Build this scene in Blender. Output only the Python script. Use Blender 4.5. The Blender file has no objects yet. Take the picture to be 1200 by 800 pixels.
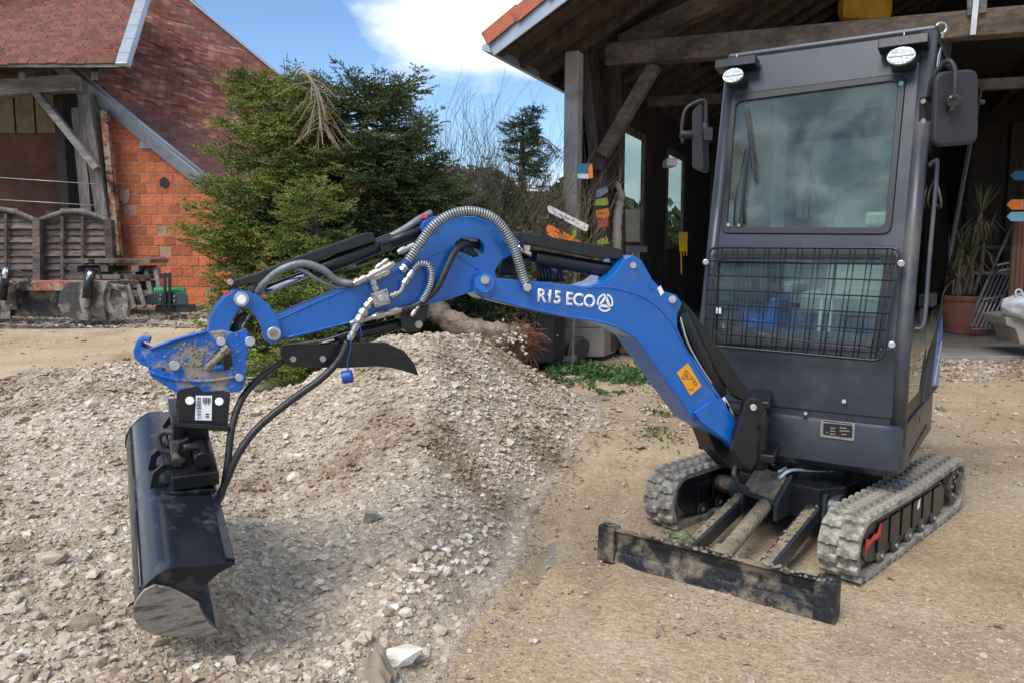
import bpy, bmesh, math, random
import numpy as np
from mathutils import Vector, Matrix, noise as mnoise
R = math.radians
random.seed(7); rng = np.random.default_rng(7)
S = bpy.context.scene
COL = S.collection

# ------------------------------------------------------------------ camera, world, sun, exposure
CAMH, PIT, FPX = 1.35, R(6.5), 920.0
cam_d = bpy.data.cameras.new('camera'); cam = bpy.data.objects.new('camera', cam_d); COL.objects.link(cam)
cam.location = (0, 0, CAMH); cam.rotation_euler = (R(90) - PIT, 0, 0)
cam_d.sensor_fit = 'HORIZONTAL'; cam_d.sensor_width = 36; cam_d.lens = 36 * FPX / 1200
cam_d.clip_start = 0.05; cam_d.clip_end = 2000
S.camera = cam
SUN_EL, SUN_AZ = 52, 215          # azimuth clockwise from +Y: behind and left of the camera
W = bpy.data.worlds.new('World'); S.world = W; W.use_nodes = True
nt = W.node_tree; nt.nodes.clear()
def N(t, k, **kw):
    n = t.nodes.new(k)
    for a, b in kw.items(): setattr(n, a, b)
    return n
sky = N(nt, 'ShaderNodeTexSky', sky_type='NISHITA', sun_disc=False, sun_elevation=R(SUN_EL), sun_rotation=R(SUN_AZ))
sky.air_density = 1.0; sky.dust_density = 0.15; sky.ozone_density = 6
tc = N(nt, 'ShaderNodeTexCoord'); mp = N(nt, 'ShaderNodeMapping')
mp.inputs['Scale'].default_value = (1.0, 1.0, 2.6); mp.inputs['Location'].default_value = (1.17, 0.4, 0.12)
n1 = N(nt, 'ShaderNodeTexNoise'); n1.inputs['Scale'].default_value = 2.0; n1.inputs['Detail'].default_value = 9; n1.inputs['Roughness'].default_value = .55
rp = N(nt, 'ShaderNodeValToRGB'); rp.color_ramp.elements[0].position = .485; rp.color_ramp.elements[1].position = .61
n2 = N(nt, 'ShaderNodeTexNoise'); n2.inputs['Scale'].default_value = 6; n2.inputs['Detail'].default_value = 6
cr = N(nt, 'ShaderNodeValToRGB')
cr.color_ramp.elements[0].position = .35; cr.color_ramp.elements[0].color = (6.8, 7.4, 8.3, 1)
cr.color_ramp.elements[1].position = .65; cr.color_ramp.elements[1].color = (9.2, 9.5, 10.0, 1)
mx = N(nt, 'ShaderNodeMix', data_type='RGBA'); bg = N(nt, 'ShaderNodeBackground'); wo = N(nt, 'ShaderNodeOutputWorld')
bg.inputs['Strength'].default_value = .122
L = nt.links.new
mq = N(nt, 'ShaderNodeMapping'); mq.inputs['Rotation'].default_value = (0, 0, R(16)); L(tc.outputs['Generated'], mq.inputs['Vector']); L(mq.outputs[0], mp.inputs['Vector']); L(mp.outputs[0], n1.inputs['Vector']); L(mp.outputs[0], n2.inputs['Vector'])
L(n1.outputs['Fac'], rp.inputs[0]); L(n2.outputs['Fac'], cr.inputs[0])
L(rp.outputs[0], mx.inputs['Factor']); L(sky.outputs[0], mx.inputs['A']); L(cr.outputs[0], mx.inputs['B'])
L(mx.outputs['Result'], bg.inputs['Color']); L(bg.outputs[0], wo.inputs[0])
sd = bpy.data.lights.new('sun', 'SUN'); sun = bpy.data.objects.new('sun', sd); COL.objects.link(sun)
sd.energy = 2.5; sd.angle = R(32); sd.color = (1, .95, .88)
sv = Vector((math.sin(R(SUN_AZ)) * math.cos(R(SUN_EL)), math.cos(R(SUN_AZ)) * math.cos(R(SUN_EL)), math.sin(R(SUN_EL))))
sun.rotation_euler = sv.to_track_quat('Z', 'Y').to_euler(); sun.location = (-5, -5, 12)
S.view_settings.view_transform = 'Standard'; S.view_settings.look = 'None'; S.view_settings.gamma = 1
S.view_settings.exposure = 0.58

# ------------------------------------------------------------------ point helpers (camera rays onto real planes)
CP, SP = math.cos(PIT), math.sin(PIT)
CAM = Vector((0, 0, CAMH))
def ray(px, py):
    x = (px - 600) / FPX; y = (400 - py) / FPX
    return Vector((x, CP + y * SP, -SP + y * CP))
def atY(px, py, Y): r = ray(px, py); return CAM + r * (Y / r.y)
def atZ(px, py, Z=0): r = ray(px, py); return CAM + r * ((Z - CAMH) / r.z)
def onplane(px, py, p0, n):
    r = ray(px, py); return CAM + r * ((p0 - CAM).dot(n) / r.dot(n))

# ------------------------------------------------------------------ materials
def mat(name, c, rough=.6, metal=0, var=.15, scale=6, bump=0, bscale=None, c2=None, mix=(.45, .6), stretch=None, spec=None, coat=0, detail=6, c3=None, mix3=(.5, .6), scale3=2, objrand=0):
    m = bpy.data.materials.new(name); m.use_nodes = True; t = m.node_tree; b = t.nodes['Principled BSDF']
    l = t.links.new
    b.inputs['Roughness'].default_value = rough; b.inputs['Metallic'].default_value = metal
    if spec is not None: b.inputs['Specular IOR Level'].default_value = spec
    if coat: b.inputs['Coat Weight'].default_value = coat; b.inputs['Coat Roughness'].default_value = .08
    tc = N(t, 'ShaderNodeTexCoord'); mp = N(t, 'ShaderNodeMapping'); l(tc.outputs['Object'], mp.inputs[0])
    if stretch: mp.inputs['Scale'].default_value = stretch
    n = N(t, 'ShaderNodeTexNoise'); n.inputs['Scale'].default_value = scale; n.inputs['Detail'].default_value = detail; l(mp.outputs[0], n.inputs['Vector'])
    rp = N(t, 'ShaderNodeValToRGB'); e = rp.color_ramp.elements
    lo = tuple(max(0, v * (1 - var)) for v in c); hi = tuple(min(1, v * (1 + var)) for v in c)
    if c2 is None: e[0].position, e[1].position = .3, .7; e[0].color = lo + (1,); e[1].color = hi + (1,)
    else:
        e[0].position, e[1].position = mix; e[0].color = tuple(c) + (1,); e[1].color = tuple(c2) + (1,)
    l(n.outputs['Fac'], rp.inputs[0]); out = rp.outputs[0]
    if c2 is not None and var:
        nv = N(t, 'ShaderNodeTexNoise'); nv.inputs['Scale'].default_value = scale * 5; nv.inputs['Detail'].default_value = 4; l(mp.outputs[0], nv.inputs['Vector'])
        hv = N(t, 'ShaderNodeHueSaturation'); mr = N(t, 'ShaderNodeMapRange'); mr.inputs[1].default_value = .3; mr.inputs[2].default_value = .7
        mr.inputs[3].default_value = 1 - var; mr.inputs[4].default_value = 1 + var
        l(nv.outputs['Fac'], mr.inputs[0]); l(mr.outputs[0], hv.inputs['Value']); l(out, hv.inputs['Color']); out = hv.outputs[0]
    if c3 is not None:
        n3 = N(t, 'ShaderNodeTexNoise'); n3.inputs['Scale'].default_value = scale3; n3.inputs['Detail'].default_value = 8; n3.inputs['Roughness'].default_value = .65; l(tc.outputs['Object'], n3.inputs['Vector'])
        r3 = N(t, 'ShaderNodeValToRGB'); r3.color_ramp.elements[0].position, r3.color_ramp.elements[1].position = mix3
        m3 = N(t, 'ShaderNodeMix', data_type='RGBA'); l(n3.outputs['Fac'], r3.inputs[0]); l(r3.outputs[0], m3.inputs['Factor']); l(out, m3.inputs['A'])
        m3.inputs['B'].default_value = tuple(c3) + (1,); out = m3.outputs['Result']
        mr = N(t, 'ShaderNodeMapRange'); mr.inputs[3].default_value = rough; mr.inputs[4].default_value = .9; l(r3.outputs[0], mr.inputs[0]); l(mr.outputs[0], b.inputs['Roughness'])
    if objrand:
        oi = N(t, 'ShaderNodeObjectInfo'); hv = N(t, 'ShaderNodeHueSaturation'); mr = N(t, 'ShaderNodeMapRange')
        mr.inputs[3].default_value = 1 - objrand; mr.inputs[4].default_value = 1 + objrand
        l(oi.outputs['Random'], mr.inputs[0]); l(mr.outputs[0], hv.inputs['Value']); l(out, hv.inputs['Color']); out = hv.outputs[0]
    l(out, b.inputs['Base Color'])
    if bump:
        nb = N(t, 'ShaderNodeTexNoise'); nb.inputs['Scale'].default_value = bscale or scale * 4; nb.inputs['Detail'].default_value = 6; l(mp.outputs[0], nb.inputs['Vector'])
        bu = N(t, 'ShaderNodeBump'); bu.inputs['Strength'].default_value = bump; bu.inputs['Distance'].default_value = .02
        l(nb.outputs['Fac'], bu.inputs['Height']); l(bu.outputs[0], b.inputs['Normal'])
    return m
BLUE = mat('blue_paint', (.003, .105, .40), .30, 0, .06, 5, coat=.25, c3=(.10, .15, .26), mix3=(.56, .95), scale3=7)
BLUEMUD = mat('muddy_blue_paint', (.003, .10, .41), .4, 0, .1, 5, bump=.25, bscale=60, c3=(.27, .23, .185), mix3=(.50, .56), scale3=9)
BLUECAP = mat('blue_plastic', (.008, .07, .38), .45)
DARK = mat('anthracite_paint', (.033, .038, .049), .36, .15, .1, 4, c3=(.075, .08, .088), mix3=(.52, .95), scale3=4)
DARKS = mat('anthracite_side_paint', (.05, .052, .062), .4, .2, .12, 6, c3=(.14, .13, .11), mix3=(.5, .9), scale3=4)
BLACK = mat('black_paint', (.010, .011, .014), .32, .1, .2, 6, c3=(.05, .047, .043), mix3=(.55, .85), scale3=6)
BUCKETM = mat('black_bucket_steel', (.018, .020, .027), .22, .35, .2, 4, c3=(.12, .115, .11), mix3=(.53, .80), scale3=11, stretch=(1, 1, 1))
WORN = mat('worn_steel', (.30, .275, .235), .5, .3, .25, 14, c2=(.09, .085, .08), mix=(.50, .68), stretch=(1, 1, 5), bump=.1)
PLASTIC = mat('black_plastic', (.017, .017, .019), .55, 0, .1, 10, bump=.04, bscale=300)
GASKET = mat('black_rubber_gasket', (.008, .008, .009), .45)
RUBBER = mat('dusty_rubber', (.15, .135, .112), .85, 0, .25, 14, c2=(.36, .325, .265), mix=(.38, .60), bump=.3, bscale=70)
HOSE = mat('black_hose', (.017, .018, .02), .45, 0, .15, 30, bump=.15, bscale=160)
HOSEG = mat('grey_braided_hose', (.17, .19, .19), .35, .25, .2, 40, bump=.2, bscale=200)
HOSEB = mat('pale_blue_hose', (.45, .55, .66), .4, 0, .12, 20)
SPRING = mat('spring_guard', (.33, .36, .36), .35, .5, .2, 30)
STEEL = mat('zinc_fitting', (.42, .415, .39), .34, .8, .18, 25, bump=.05)
CHROME = mat('chrome_rod', (.7, .7, .72), .14, 1, .04, 5)
BOLT = mat('bolt_steel', (.38, .37, .345), .4, .5, .2, 40)
MUDDY = mat('mud_caked_steel', (.016, .017, .022), .5, .1, .25, 8, bump=.5, bscale=40, c3=(.23, .185, .125), mix3=(.47, .62), scale3=8)
MUDTOP = mat('dried_mud', (.24, .195, .13), .95, 0, .35, 25, bump=.8, bscale=60)
WHITE = mat('white_vinyl', (.78, .79, .8), .5, 0, .03)
PRINT = mat('black_print', (.012, .012, .012), .5, 0, .05)
ORANGE = mat('orange_sticker', (.75, .30, .02), .45, 0, .05)
RED = mat('red_decal', (.62, .035, .03), .5, 0, .1)
ZINC = mat('zinc_sheet', (.36, .40, .45), .42, .45, .12, 3, c3=(.2, .22, .25), mix3=(.45, .75), scale3=3)
ROOFT = mat('old_clay_tile', (.19, .065, .045), .85, 0, .4, 40, c2=(.10, .04, .035), mix=(.42, .62), bump=.3, bscale=60, c3=(.085, .055, .045), mix3=(.5, .75), scale3=1.1, objrand=.35)
ROOFL = mat('clay_tile_left', (.165, .056, .034), .85, 0, .3, 45, c2=(.12, .045, .032), mix=(.45, .62), bump=.3, bscale=60, c3=(.12, .085, .06), mix3=(.52, .8), scale3=1.4, objrand=.3)
CANAL = mat('orange_ridge_tile', (.42, .115, .05), .8, 0, .2, 9, c2=(.22, .11, .08), mix=(.5, .62), bump=.25, bscale=60)
BRICK = mat('terracotta_block', (.50, .125, .042), .8, 0, .22, 9, stretch=(1, 1, 2.5), bump=.2, bscale=50, c3=(.38, .17, .10), mix3=(.55, .75), scale3=1.3, objrand=.28)
BRICKD = mat('broken_block', (.24, .1, .05), .9, 0, .3, 9, bump=.4, objrand=.3)
MORTAR = mat('mortar', (.42, .25, .17), .95, 0, .2, 20, bump=.3)
WOODG = mat('grey_weathered_wood', (.17, .15, .13), .85, 0, .4, 5, stretch=(1, 1, .18), bump=.4, bscale=22, c2=(.085, .075, .067), mix=(.4, .65))
WOODH = mat('grey_weathered_beam', (.24, .225, .205), .85, 0, .3, 5, stretch=(.18, 1, 1), bump=.4, bscale=22, c2=(.11, .10, .09), mix=(.4, .65))
WOODB = mat('brown_old_beam', (.075, .05, .037), .85, 0, .35, 6, stretch=(1, 1, .2), bump=.4, bscale=24, c2=(.04, .027, .021), mix=(.4, .65))
WOODBH = mat('brown_old_beam_long', (.13, .095, .07), .85, 0, .3, 6, stretch=(.2, 1, 1), bump=.4, bscale=24, c2=(.055, .04, .03), mix=(.4, .65))
SLATW = mat('dark_stained_slat', (.13, .095, .08), .85, 0, .4, 6, stretch=(.3, 1, 1), bump=.4, bscale=20, c2=(.06, .042, .038), mix=(.4, .65), objrand=.35)
PALLET = mat('old_pallet_wood', (.15, .125, .10), .9, 0, .35, 8, stretch=(.3, 1, 1), bump=.4, c2=(.05, .042, .036), mix=(.42, .65), objrand=.3)
POSTG = mat('grey_painted_post', (.36, .34, .33), .7, 0, .1, 4, stretch=(1, 1, .3), bump=.12, bscale=30, c3=(.17, .15, .14), mix3=(.5, .8), scale3=3)
CONC = mat('concrete', (.30, .27, .23), .9, 0, .15, 5, bump=.25, bscale=50, c3=(.2, .17, .14), mix3=(.5, .75), scale3=2)
RUST = mat('rusty_painted_steel', (.30, .10, .05), .7, .2, .25, 6, c2=(.33, .27, .17), mix=(.45, .55), bump=.3, c3=(.04, .035, .032), mix3=(.5, .56), scale3=4)
STEELD = mat('dirty_bucket_steel', (.055, .052, .05), .6, .3, .3, 5, c2=(.22, .19, .15), mix=(.5, .62), bump=.3)
STEELW = mat('dusty_bare_steel', (.28, .25, .215), .6, .3, .25, 6, c2=(.11, .095, .085), mix=(.45, .6), bump=.3)
GREEN = mat('green_paint', (.05, .30, .11), .5, 0, .1)
DKGREEN = mat('dark_green_paint', (.02, .035, .03), .5, .1, .1)
TERRA = mat('terracotta_plastic', (.36, .12, .075), .6, 0, .08, 5)
BARK = mat('bark', (.17, .135, .10), .95, 0, .3, 9, stretch=(1, 1, .4), bump=.7, bscale=30, c2=(.08, .06, .045), mix=(.42, .62))
TWIG = mat('twig_bark', (.12, .095, .075), .9, 0, .3, 5)
REED = mat('pale_reed', (.24, .18, .10), .9, 0, .3, 5)
NEEDLE = mat('spruce_needles', (.10, .14, .022), .6, 0, .5, 3.0, c2=(.25, .28, .042), mix=(.42, .62))
NEEDLED = mat('dark_spruce_needles', (.038, .062, .016), .65, 0, .5, 3.0, c2=(.09, .12, .026), mix=(.42, .62))
PINEN = mat('pine_needles', (.06, .095, .045), .65, 0, .4, 3.0)
DEADN = mat('dead_needles', (.26, .17, .06), .8, 0, .35, 8)
LEAF = mat('green_leaf', (.05, .11, .025), .55, 0, .45, 7)
LEAFO = mat('olive_leaf', (.085, .10, .035), .6, 0, .45, 5)
YUC = mat('yucca_leaf', (.13, .14, .05), .5, 0, .35, 6)
YUCD = mat('dry_yucca_leaf', (.30, .20, .10), .7, 0, .3, 6)
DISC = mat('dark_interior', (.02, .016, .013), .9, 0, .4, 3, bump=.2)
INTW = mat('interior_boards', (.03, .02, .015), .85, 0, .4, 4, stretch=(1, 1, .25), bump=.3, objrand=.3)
TEALG = mat('seat_grey_vinyl', (.42, .48, .46), .55, 0, .1)
BAG = mat('white_plastic_bag', (.55, .56, .58), .4, 0, .15, 8, bump=.5, bscale=15)
YELLOW = mat('yellow_tarp', (.75, .40, .01), .55, 0, .2, 4, bump=.2)
SIGNC = {k: mat(k + '_sign_paint', c, .55, 0, .1) for k, c in dict(teal=(.02, .15, .22), orange=(.85, .20, .02), red=(.45, .03, .04), lime=(.28, .38, .03), slate=(.16, .25, .32), sky=(.22, .48, .58), white=(.62, .58, .58), blue=(.01, .10, .22)).items()}

def glass(name, tint, refl=.0, rough=.0, pale_film=0):
    m = bpy.data.materials.new(name); m.use_nodes = True; t = m.node_tree; t.nodes.clear(); l = t.links.new
    o = N(t, 'ShaderNodeOutputMaterial'); tr = N(t, 'ShaderNodeBsdfTransparent'); tr.inputs[0].default_value = tint + (1,)
    g = N(t, 'ShaderNodeBsdfGlossy'); g.inputs['Roughness'].default_value = rough; g.inputs['Color'].default_value = (.86, .93, .88, 1)
    f0 = N(t, 'ShaderNodeLayerWeight'); f = N(t, 'ShaderNodeMath', operation='POWER'); f.inputs[1].default_value = 4; l(f0.outputs['Facing'], f.inputs[0])
    a = N(t, 'ShaderNodeMath', operation='ADD'); a.inputs[1].default_value = refl; a.use_clamp = True
    x = N(t, 'ShaderNodeMixShader'); l(f.outputs[0], a.inputs[0]); l(a.outputs[0], x.inputs[0]); l(g.outputs[0], x.inputs[2]); l(x.outputs[0], o.inputs[0])
    if pale_film:   # dusty pale film, lightens the glass in place of a grey cloud reflection
        df = N(t, 'ShaderNodeBsdfDiffuse'); df.inputs[0].default_value = (.60, .66, .60, 1); nn_ = N(t, 'ShaderNodeTexNoise'); nn_.inputs['Scale'].default_value = 5; nn_.inputs['Detail'].default_value = 7; nn_.inputs['Distortion'].default_value = .6
        tc_ = N(t, 'ShaderNodeTexCoord'); l(tc_.outputs['Object'], nn_.inputs['Vector']); mr_ = N(t, 'ShaderNodeMapRange'); mr_.inputs[1].default_value = .35; mr_.inputs[2].default_value = .7; mr_.inputs[3].default_value = pale_film * .45; mr_.inputs[4].default_value = pale_film * 1.8
        xd_ = N(t, 'ShaderNodeMixShader'); l(nn_.outputs['Fac'], mr_.inputs[0]); l(mr_.outputs[0], xd_.inputs[0]); l(tr.outputs[0], xd_.inputs[1]); l(df.outputs[0], xd_.inputs[2]); l(xd_.outputs[0], x.inputs[1])
    else: l(tr.outputs[0], x.inputs[1])
    return m
GLASS = glass('tinted_windscreen', (.80, .88, .83), .04, .02, .065)
GLASSD = glass('dark_door_glass', (.12, .2, .18), .05, .02)
GLASSL = glass('lower_window_glass', (.86, .92, .91), .03, .02, .03)
GLASSW = glass('window_pane', (.74, .84, .81), .04)
MIRR = mat('lamp_lens', (.52, .54, .52), .2, .6, .15, 60, bump=.4, bscale=120)

# ------------------------------------------------------------------ mesh builder
WL = {}   # world translation of every parent
def wl(o): return WL.get(o.name, Vector((0, 0, 0))) if o else Vector((0, 0, 0))
def link(name, data, parent=None, loc=(0, 0, 0), rot=None, scale=None):
    o = bpy.data.objects.new(name, data); COL.objects.link(o)
    if parent: o.parent = parent
    loc = Vector(loc); o.location = loc - wl(parent); WL[o.name] = loc.copy()
    if rot is not None: o.rotation_euler = rot
    if scale is not None: o.scale = scale
    return o
def tag(o, label=None, cat=None, group=None, kind=None):
    for k, v in (('label', label), ('category', cat), ('group', group), ('kind', kind)):
        if v: o[k] = v
    return o
def thing(name, label, cat, loc, group=None):
    o = link(name, None, None, loc); o.empty_display_size = .2
    return tag(o, label, cat, group)
class MB:
    def __init__(s): s.v = []; s.f = []; s.sm = []
    def add(s, vs, fs, sm=False):
        k = len(s.v); s.v += [tuple(v) for v in vs]; s.f += [tuple(i + k for i in f) for f in fs]; s.sm += [sm] * len(fs); return s
    def box(s, c, h, ax=None):
        c = Vector(c); ax = ax or (Vector((1, 0, 0)), Vector((0, 1, 0)), Vector((0, 0, 1)))
        vs = [c + ax[0] * (h[0] * a) + ax[1] * (h[1] * b) + ax[2] * (h[2] * d) for a in (-1, 1) for b in (-1, 1) for d in (-1, 1)]
        return s.add(vs, [(0, 1, 3, 2), (4, 6, 7, 5), (0, 4, 5, 1), (2, 3, 7, 6), (0, 2, 6, 4), (1, 5, 7, 3)])
    def beam(s, a, b, w, h, up=(0, 0, 1)):
        a, b = Vector(a), Vector(b); d = b - a; L_ = d.length; d.normalize(); up = Vector(up)
        x = d.cross(up)
        if x.length < 1e-4: x = d.cross(Vector((0, 1, 0)))
        x.normalize(); y = x.cross(d).normalized()
        return s.box((a + b) / 2, (L_ / 2, w / 2, h / 2), (d, x, y))
    def prism(s, pts, off, sm=False):
        pts = [Vector(p) for p in pts]; n = len(pts); off = Vector(off)
        return s.add(pts + [p + off for p in pts], [tuple(range(n)), tuple(range(2 * n - 1, n - 1, -1))] + [(i, i + n, (i + 1) % n + n, (i + 1) % n) for i in range(n)], sm)
    def ring(s, A, B, off):
        A = [Vector(p) for p in A]; B = [Vector(p) for p in B]; n = len(A); off = Vector(off)
        vs = A + B + [p + off for p in A] + [p + off for p in B]; fs = []
        for i in range(n):
            j = (i + 1) % n
            fs += [(i, j, j + n, i + n), (i + 2 * n, i + 3 * n, j + 3 * n, j + 2 * n), (i, i + 2 * n, j + 2 * n, j), (i + n, j + n, j + 3 * n, i + 3 * n)]
        return s.add(vs, fs)
    def tube(s, pts, r, n=8, cap=True, rs=None):
        pts = [Vector(p) for p in pts]; vs = []; fs = []; prev = None
        for i, p in enumerate(pts):
            d = (pts[min(i + 1, len(pts) - 1)] - pts[max(i - 1, 0)])
            if d.length < 1e-9: d = Vector((0, 0, 1))
            d.normalize()
            if prev is None:
                x = d.orthogonal().normalized()
            else:
                x = prev - d * prev.dot(d)
                x = x.normalized() if x.length > 1e-6 else d.orthogonal().normalized()
            prev = x; y = d.cross(x); q = rs[i] if rs else r
            vs += [p + x * (q * math.cos(2 * math.pi * k / n)) + y * (q * math.sin(2 * math.pi * k / n)) for k in range(n)]
        for i in range(len(pts) - 1):
            for k in range(n): fs.append((i * n + k, i * n + (k + 1) % n, (i + 1) * n + (k + 1) % n, (i + 1) * n + k))
        s.add(vs, fs, True)
        if cap:
            m = len(s.v) - len(vs); s.f += [tuple(m + k for k in range(n - 1, -1, -1)), tuple(m + (len(pts) - 1) * n + k for k in range(n))]; s.sm += [False, False]
        return s
    def cyl(s, a, b, r, n=20, r2=None):
        k = len(s.sm); s.tube([a, b], r, n, True, [r, r if r2 is None else r2])
        if n <= 8: s.sm[k:] = [False] * (len(s.sm) - k)
        return s
    def mesh(s, name, m):
        me = bpy.data.meshes.new(name); me.from_pydata(s.v, [], s.f); me.materials.append(m)
        me.polygons.foreach_set('use_smooth', s.sm); me.update()
        bm = bmesh.new(); bm.from_mesh(me); bmesh.ops.recalc_face_normals(bm, faces=bm.faces); bm.to_mesh(me); bm.free()
        return me
    def build(s, name, m, parent=None, bevel=0, loc=(0, 0, 0)):
        """mesh is in world coordinates; a thing of one mesh may sit at loc"""
        loc = Vector(loc)
        if loc.length: s.v = [tuple(Vector(v) - loc) for v in s.v]
        o = link(name, s.mesh(name, m), parent, loc)
        if bevel:
            b = o.modifiers.new('bevel', 'BEVEL'); b.width = bevel; b.segments = 2; b.limit_method = 'ANGLE'; b.angle_limit = R(35); b.harden_normals = False
        return o
def bez(pts, k=8):
    """Catmull-Rom through points"""
    P = [Vector(p) for p in pts]; P = [2 * P[0] - P[1]] + P + [2 * P[-1] - P[-2]]; out = []
    for i in range(1, len(P) - 2):
        for j in range(k):
            t = j / k; a, b, c, d = P[i - 1:i + 3]
            out.append(.5 * ((2 * b) + (c - a) * t + (2 * a - 5 * b + 4 * c - d) * t * t + (3 * b - 3 * c + d - a) * t ** 3))
    out.append(P[-2]); return out
def npmesh(name, V, F, m, smooth=False, mi=None):
    me = bpy.data.meshes.new(name); V = np.asarray(V, dtype=np.float32); F = np.asarray(F, dtype=np.int32); k = F.shape[1]
    me.vertices.add(len(V)); me.vertices.foreach_set('co', V.ravel())
    me.loops.add(F.size); me.loops.foreach_set('vertex_index', F.ravel())
    me.polygons.add(len(F)); me.polygons.foreach_set('loop_start', np.arange(0, F.size, k, dtype=np.int32))
    me.polygons.foreach_set('loop_total', np.full(len(F), k, dtype=np.int32))
    for q in (m if isinstance(m, (list, tuple)) else [m]): me.materials.append(q)
    if mi is not None: me.polygons.foreach_set('material_index', mi)
    me.polygons.foreach_set('use_smooth', [smooth] * len(F)); me.update(calc_edges=True); me.validate()
    return me

# ------------------------------------------------------------------ terrain
def sstep(a, b, x):
    t = np.clip((x - a) / (b - a), 0, 1); return t * t * (3 - 2 * t)
HXK = [-200, 0, 100, 190, 250, 300, 350, 400, 450, 520, 575, 620, 660, 705, 740]
HZK = [.30, .33, .47, .44, .28, .20, .26, .52, .68, .71, .68, .52, .36, .12, 0]
def vnoise(x, y, s, seed=0):
    """cheap smooth value noise, vectorised"""
    x = np.asarray(x) * s + seed * 17.3; y = np.asarray(y) * s + seed * 5.1
    xi = np.floor(x).astype(np.int64); yi = np.floor(y).astype(np.int64); xf = x - xi; yf = y - yi
    def h(a, b):
        n = (a * 374761393 + b * 668265263 + seed * 982451653) & 0x7fffffff
        n = ((n ^ (n >> 13)) * 1274126177) & 0x7fffffff
        return (n ^ (n >> 16)) / 0x7fffffff * 2 - 1
    u = xf * xf * (3 - 2 * xf); v = yf * yf * (3 - 2 * yf)
    return (h(xi, yi) * (1 - u) + h(xi + 1, yi) * u) * (1 - v) + (h(xi, yi + 1) * (1 - u) + h(xi + 1, yi + 1) * u) * v
def heap(x, y):
    x = np.asarray(x, float); y = np.asarray(y, float)
    yy = np.clip(y, 1.2, 9)
    c = 600 + 920 * x / yy
    ridge = np.interp(c, HXK, HZK)
    low = np.interp(c, [-400, 0, 300, 480, 560, 640, 720], [.30, .27, .17, .10, .05, .02, 0])
    g = sstep(2.2, 6.0, y); h = low * (1 - g) + ridge * g
    back = 1 - sstep(6.1, 7.4, y)
    h = h * back
    xe = -.27 + .224 * (y - 2.45) + .05 * vnoise(x * 0, y, 2.0, 3)
    h = np.minimum(h, np.maximum(0, (xe - x) * .75 + .0) * 1.0)
    h = h * sstep(0, .25, xe - x + .0) if False else h
    # dug hollow beside the bucket
    d = np.exp(-(((x + .72) / .22) ** 2 + ((y - 2.75) / .5) ** 2)); h = h - .10 * d
    w = np.clip((xe - x) * 3, 0, 1) * back
    return h + w * (.028 * vnoise(x, y, 3.1, 1) + .016 * vnoise(x, y, 8, 2) + .009 * vnoise(x, y, 21, 5))
def heapmask(x, y):
    xe = -.27 + .224 * (y - 2.45) + .05 * vnoise(x * 0, y, 2.0, 3)
    return np.clip((xe - x) * 3 + .35, 0, 1) * (1 - sstep(6.6, 7.6, y))
def ground(x, y):
    x = np.asarray(x, float); y = np.asarray(y, float)
    back = sstep(7.5, 15, y) * .34 * sstep(1.0, -3.0, x)
    return back + .012 * vnoise(x, y, .8, 8) * sstep(1, 3, y) + .005 * vnoise(x, y, 4, 9) + .0025 * vnoise(x, y, 13, 6)
def gz(x, y): return float(heap(np.array([x]), np.array([y]))[0] + ground(np.array([x]), np.array([y]))[0])

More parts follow.
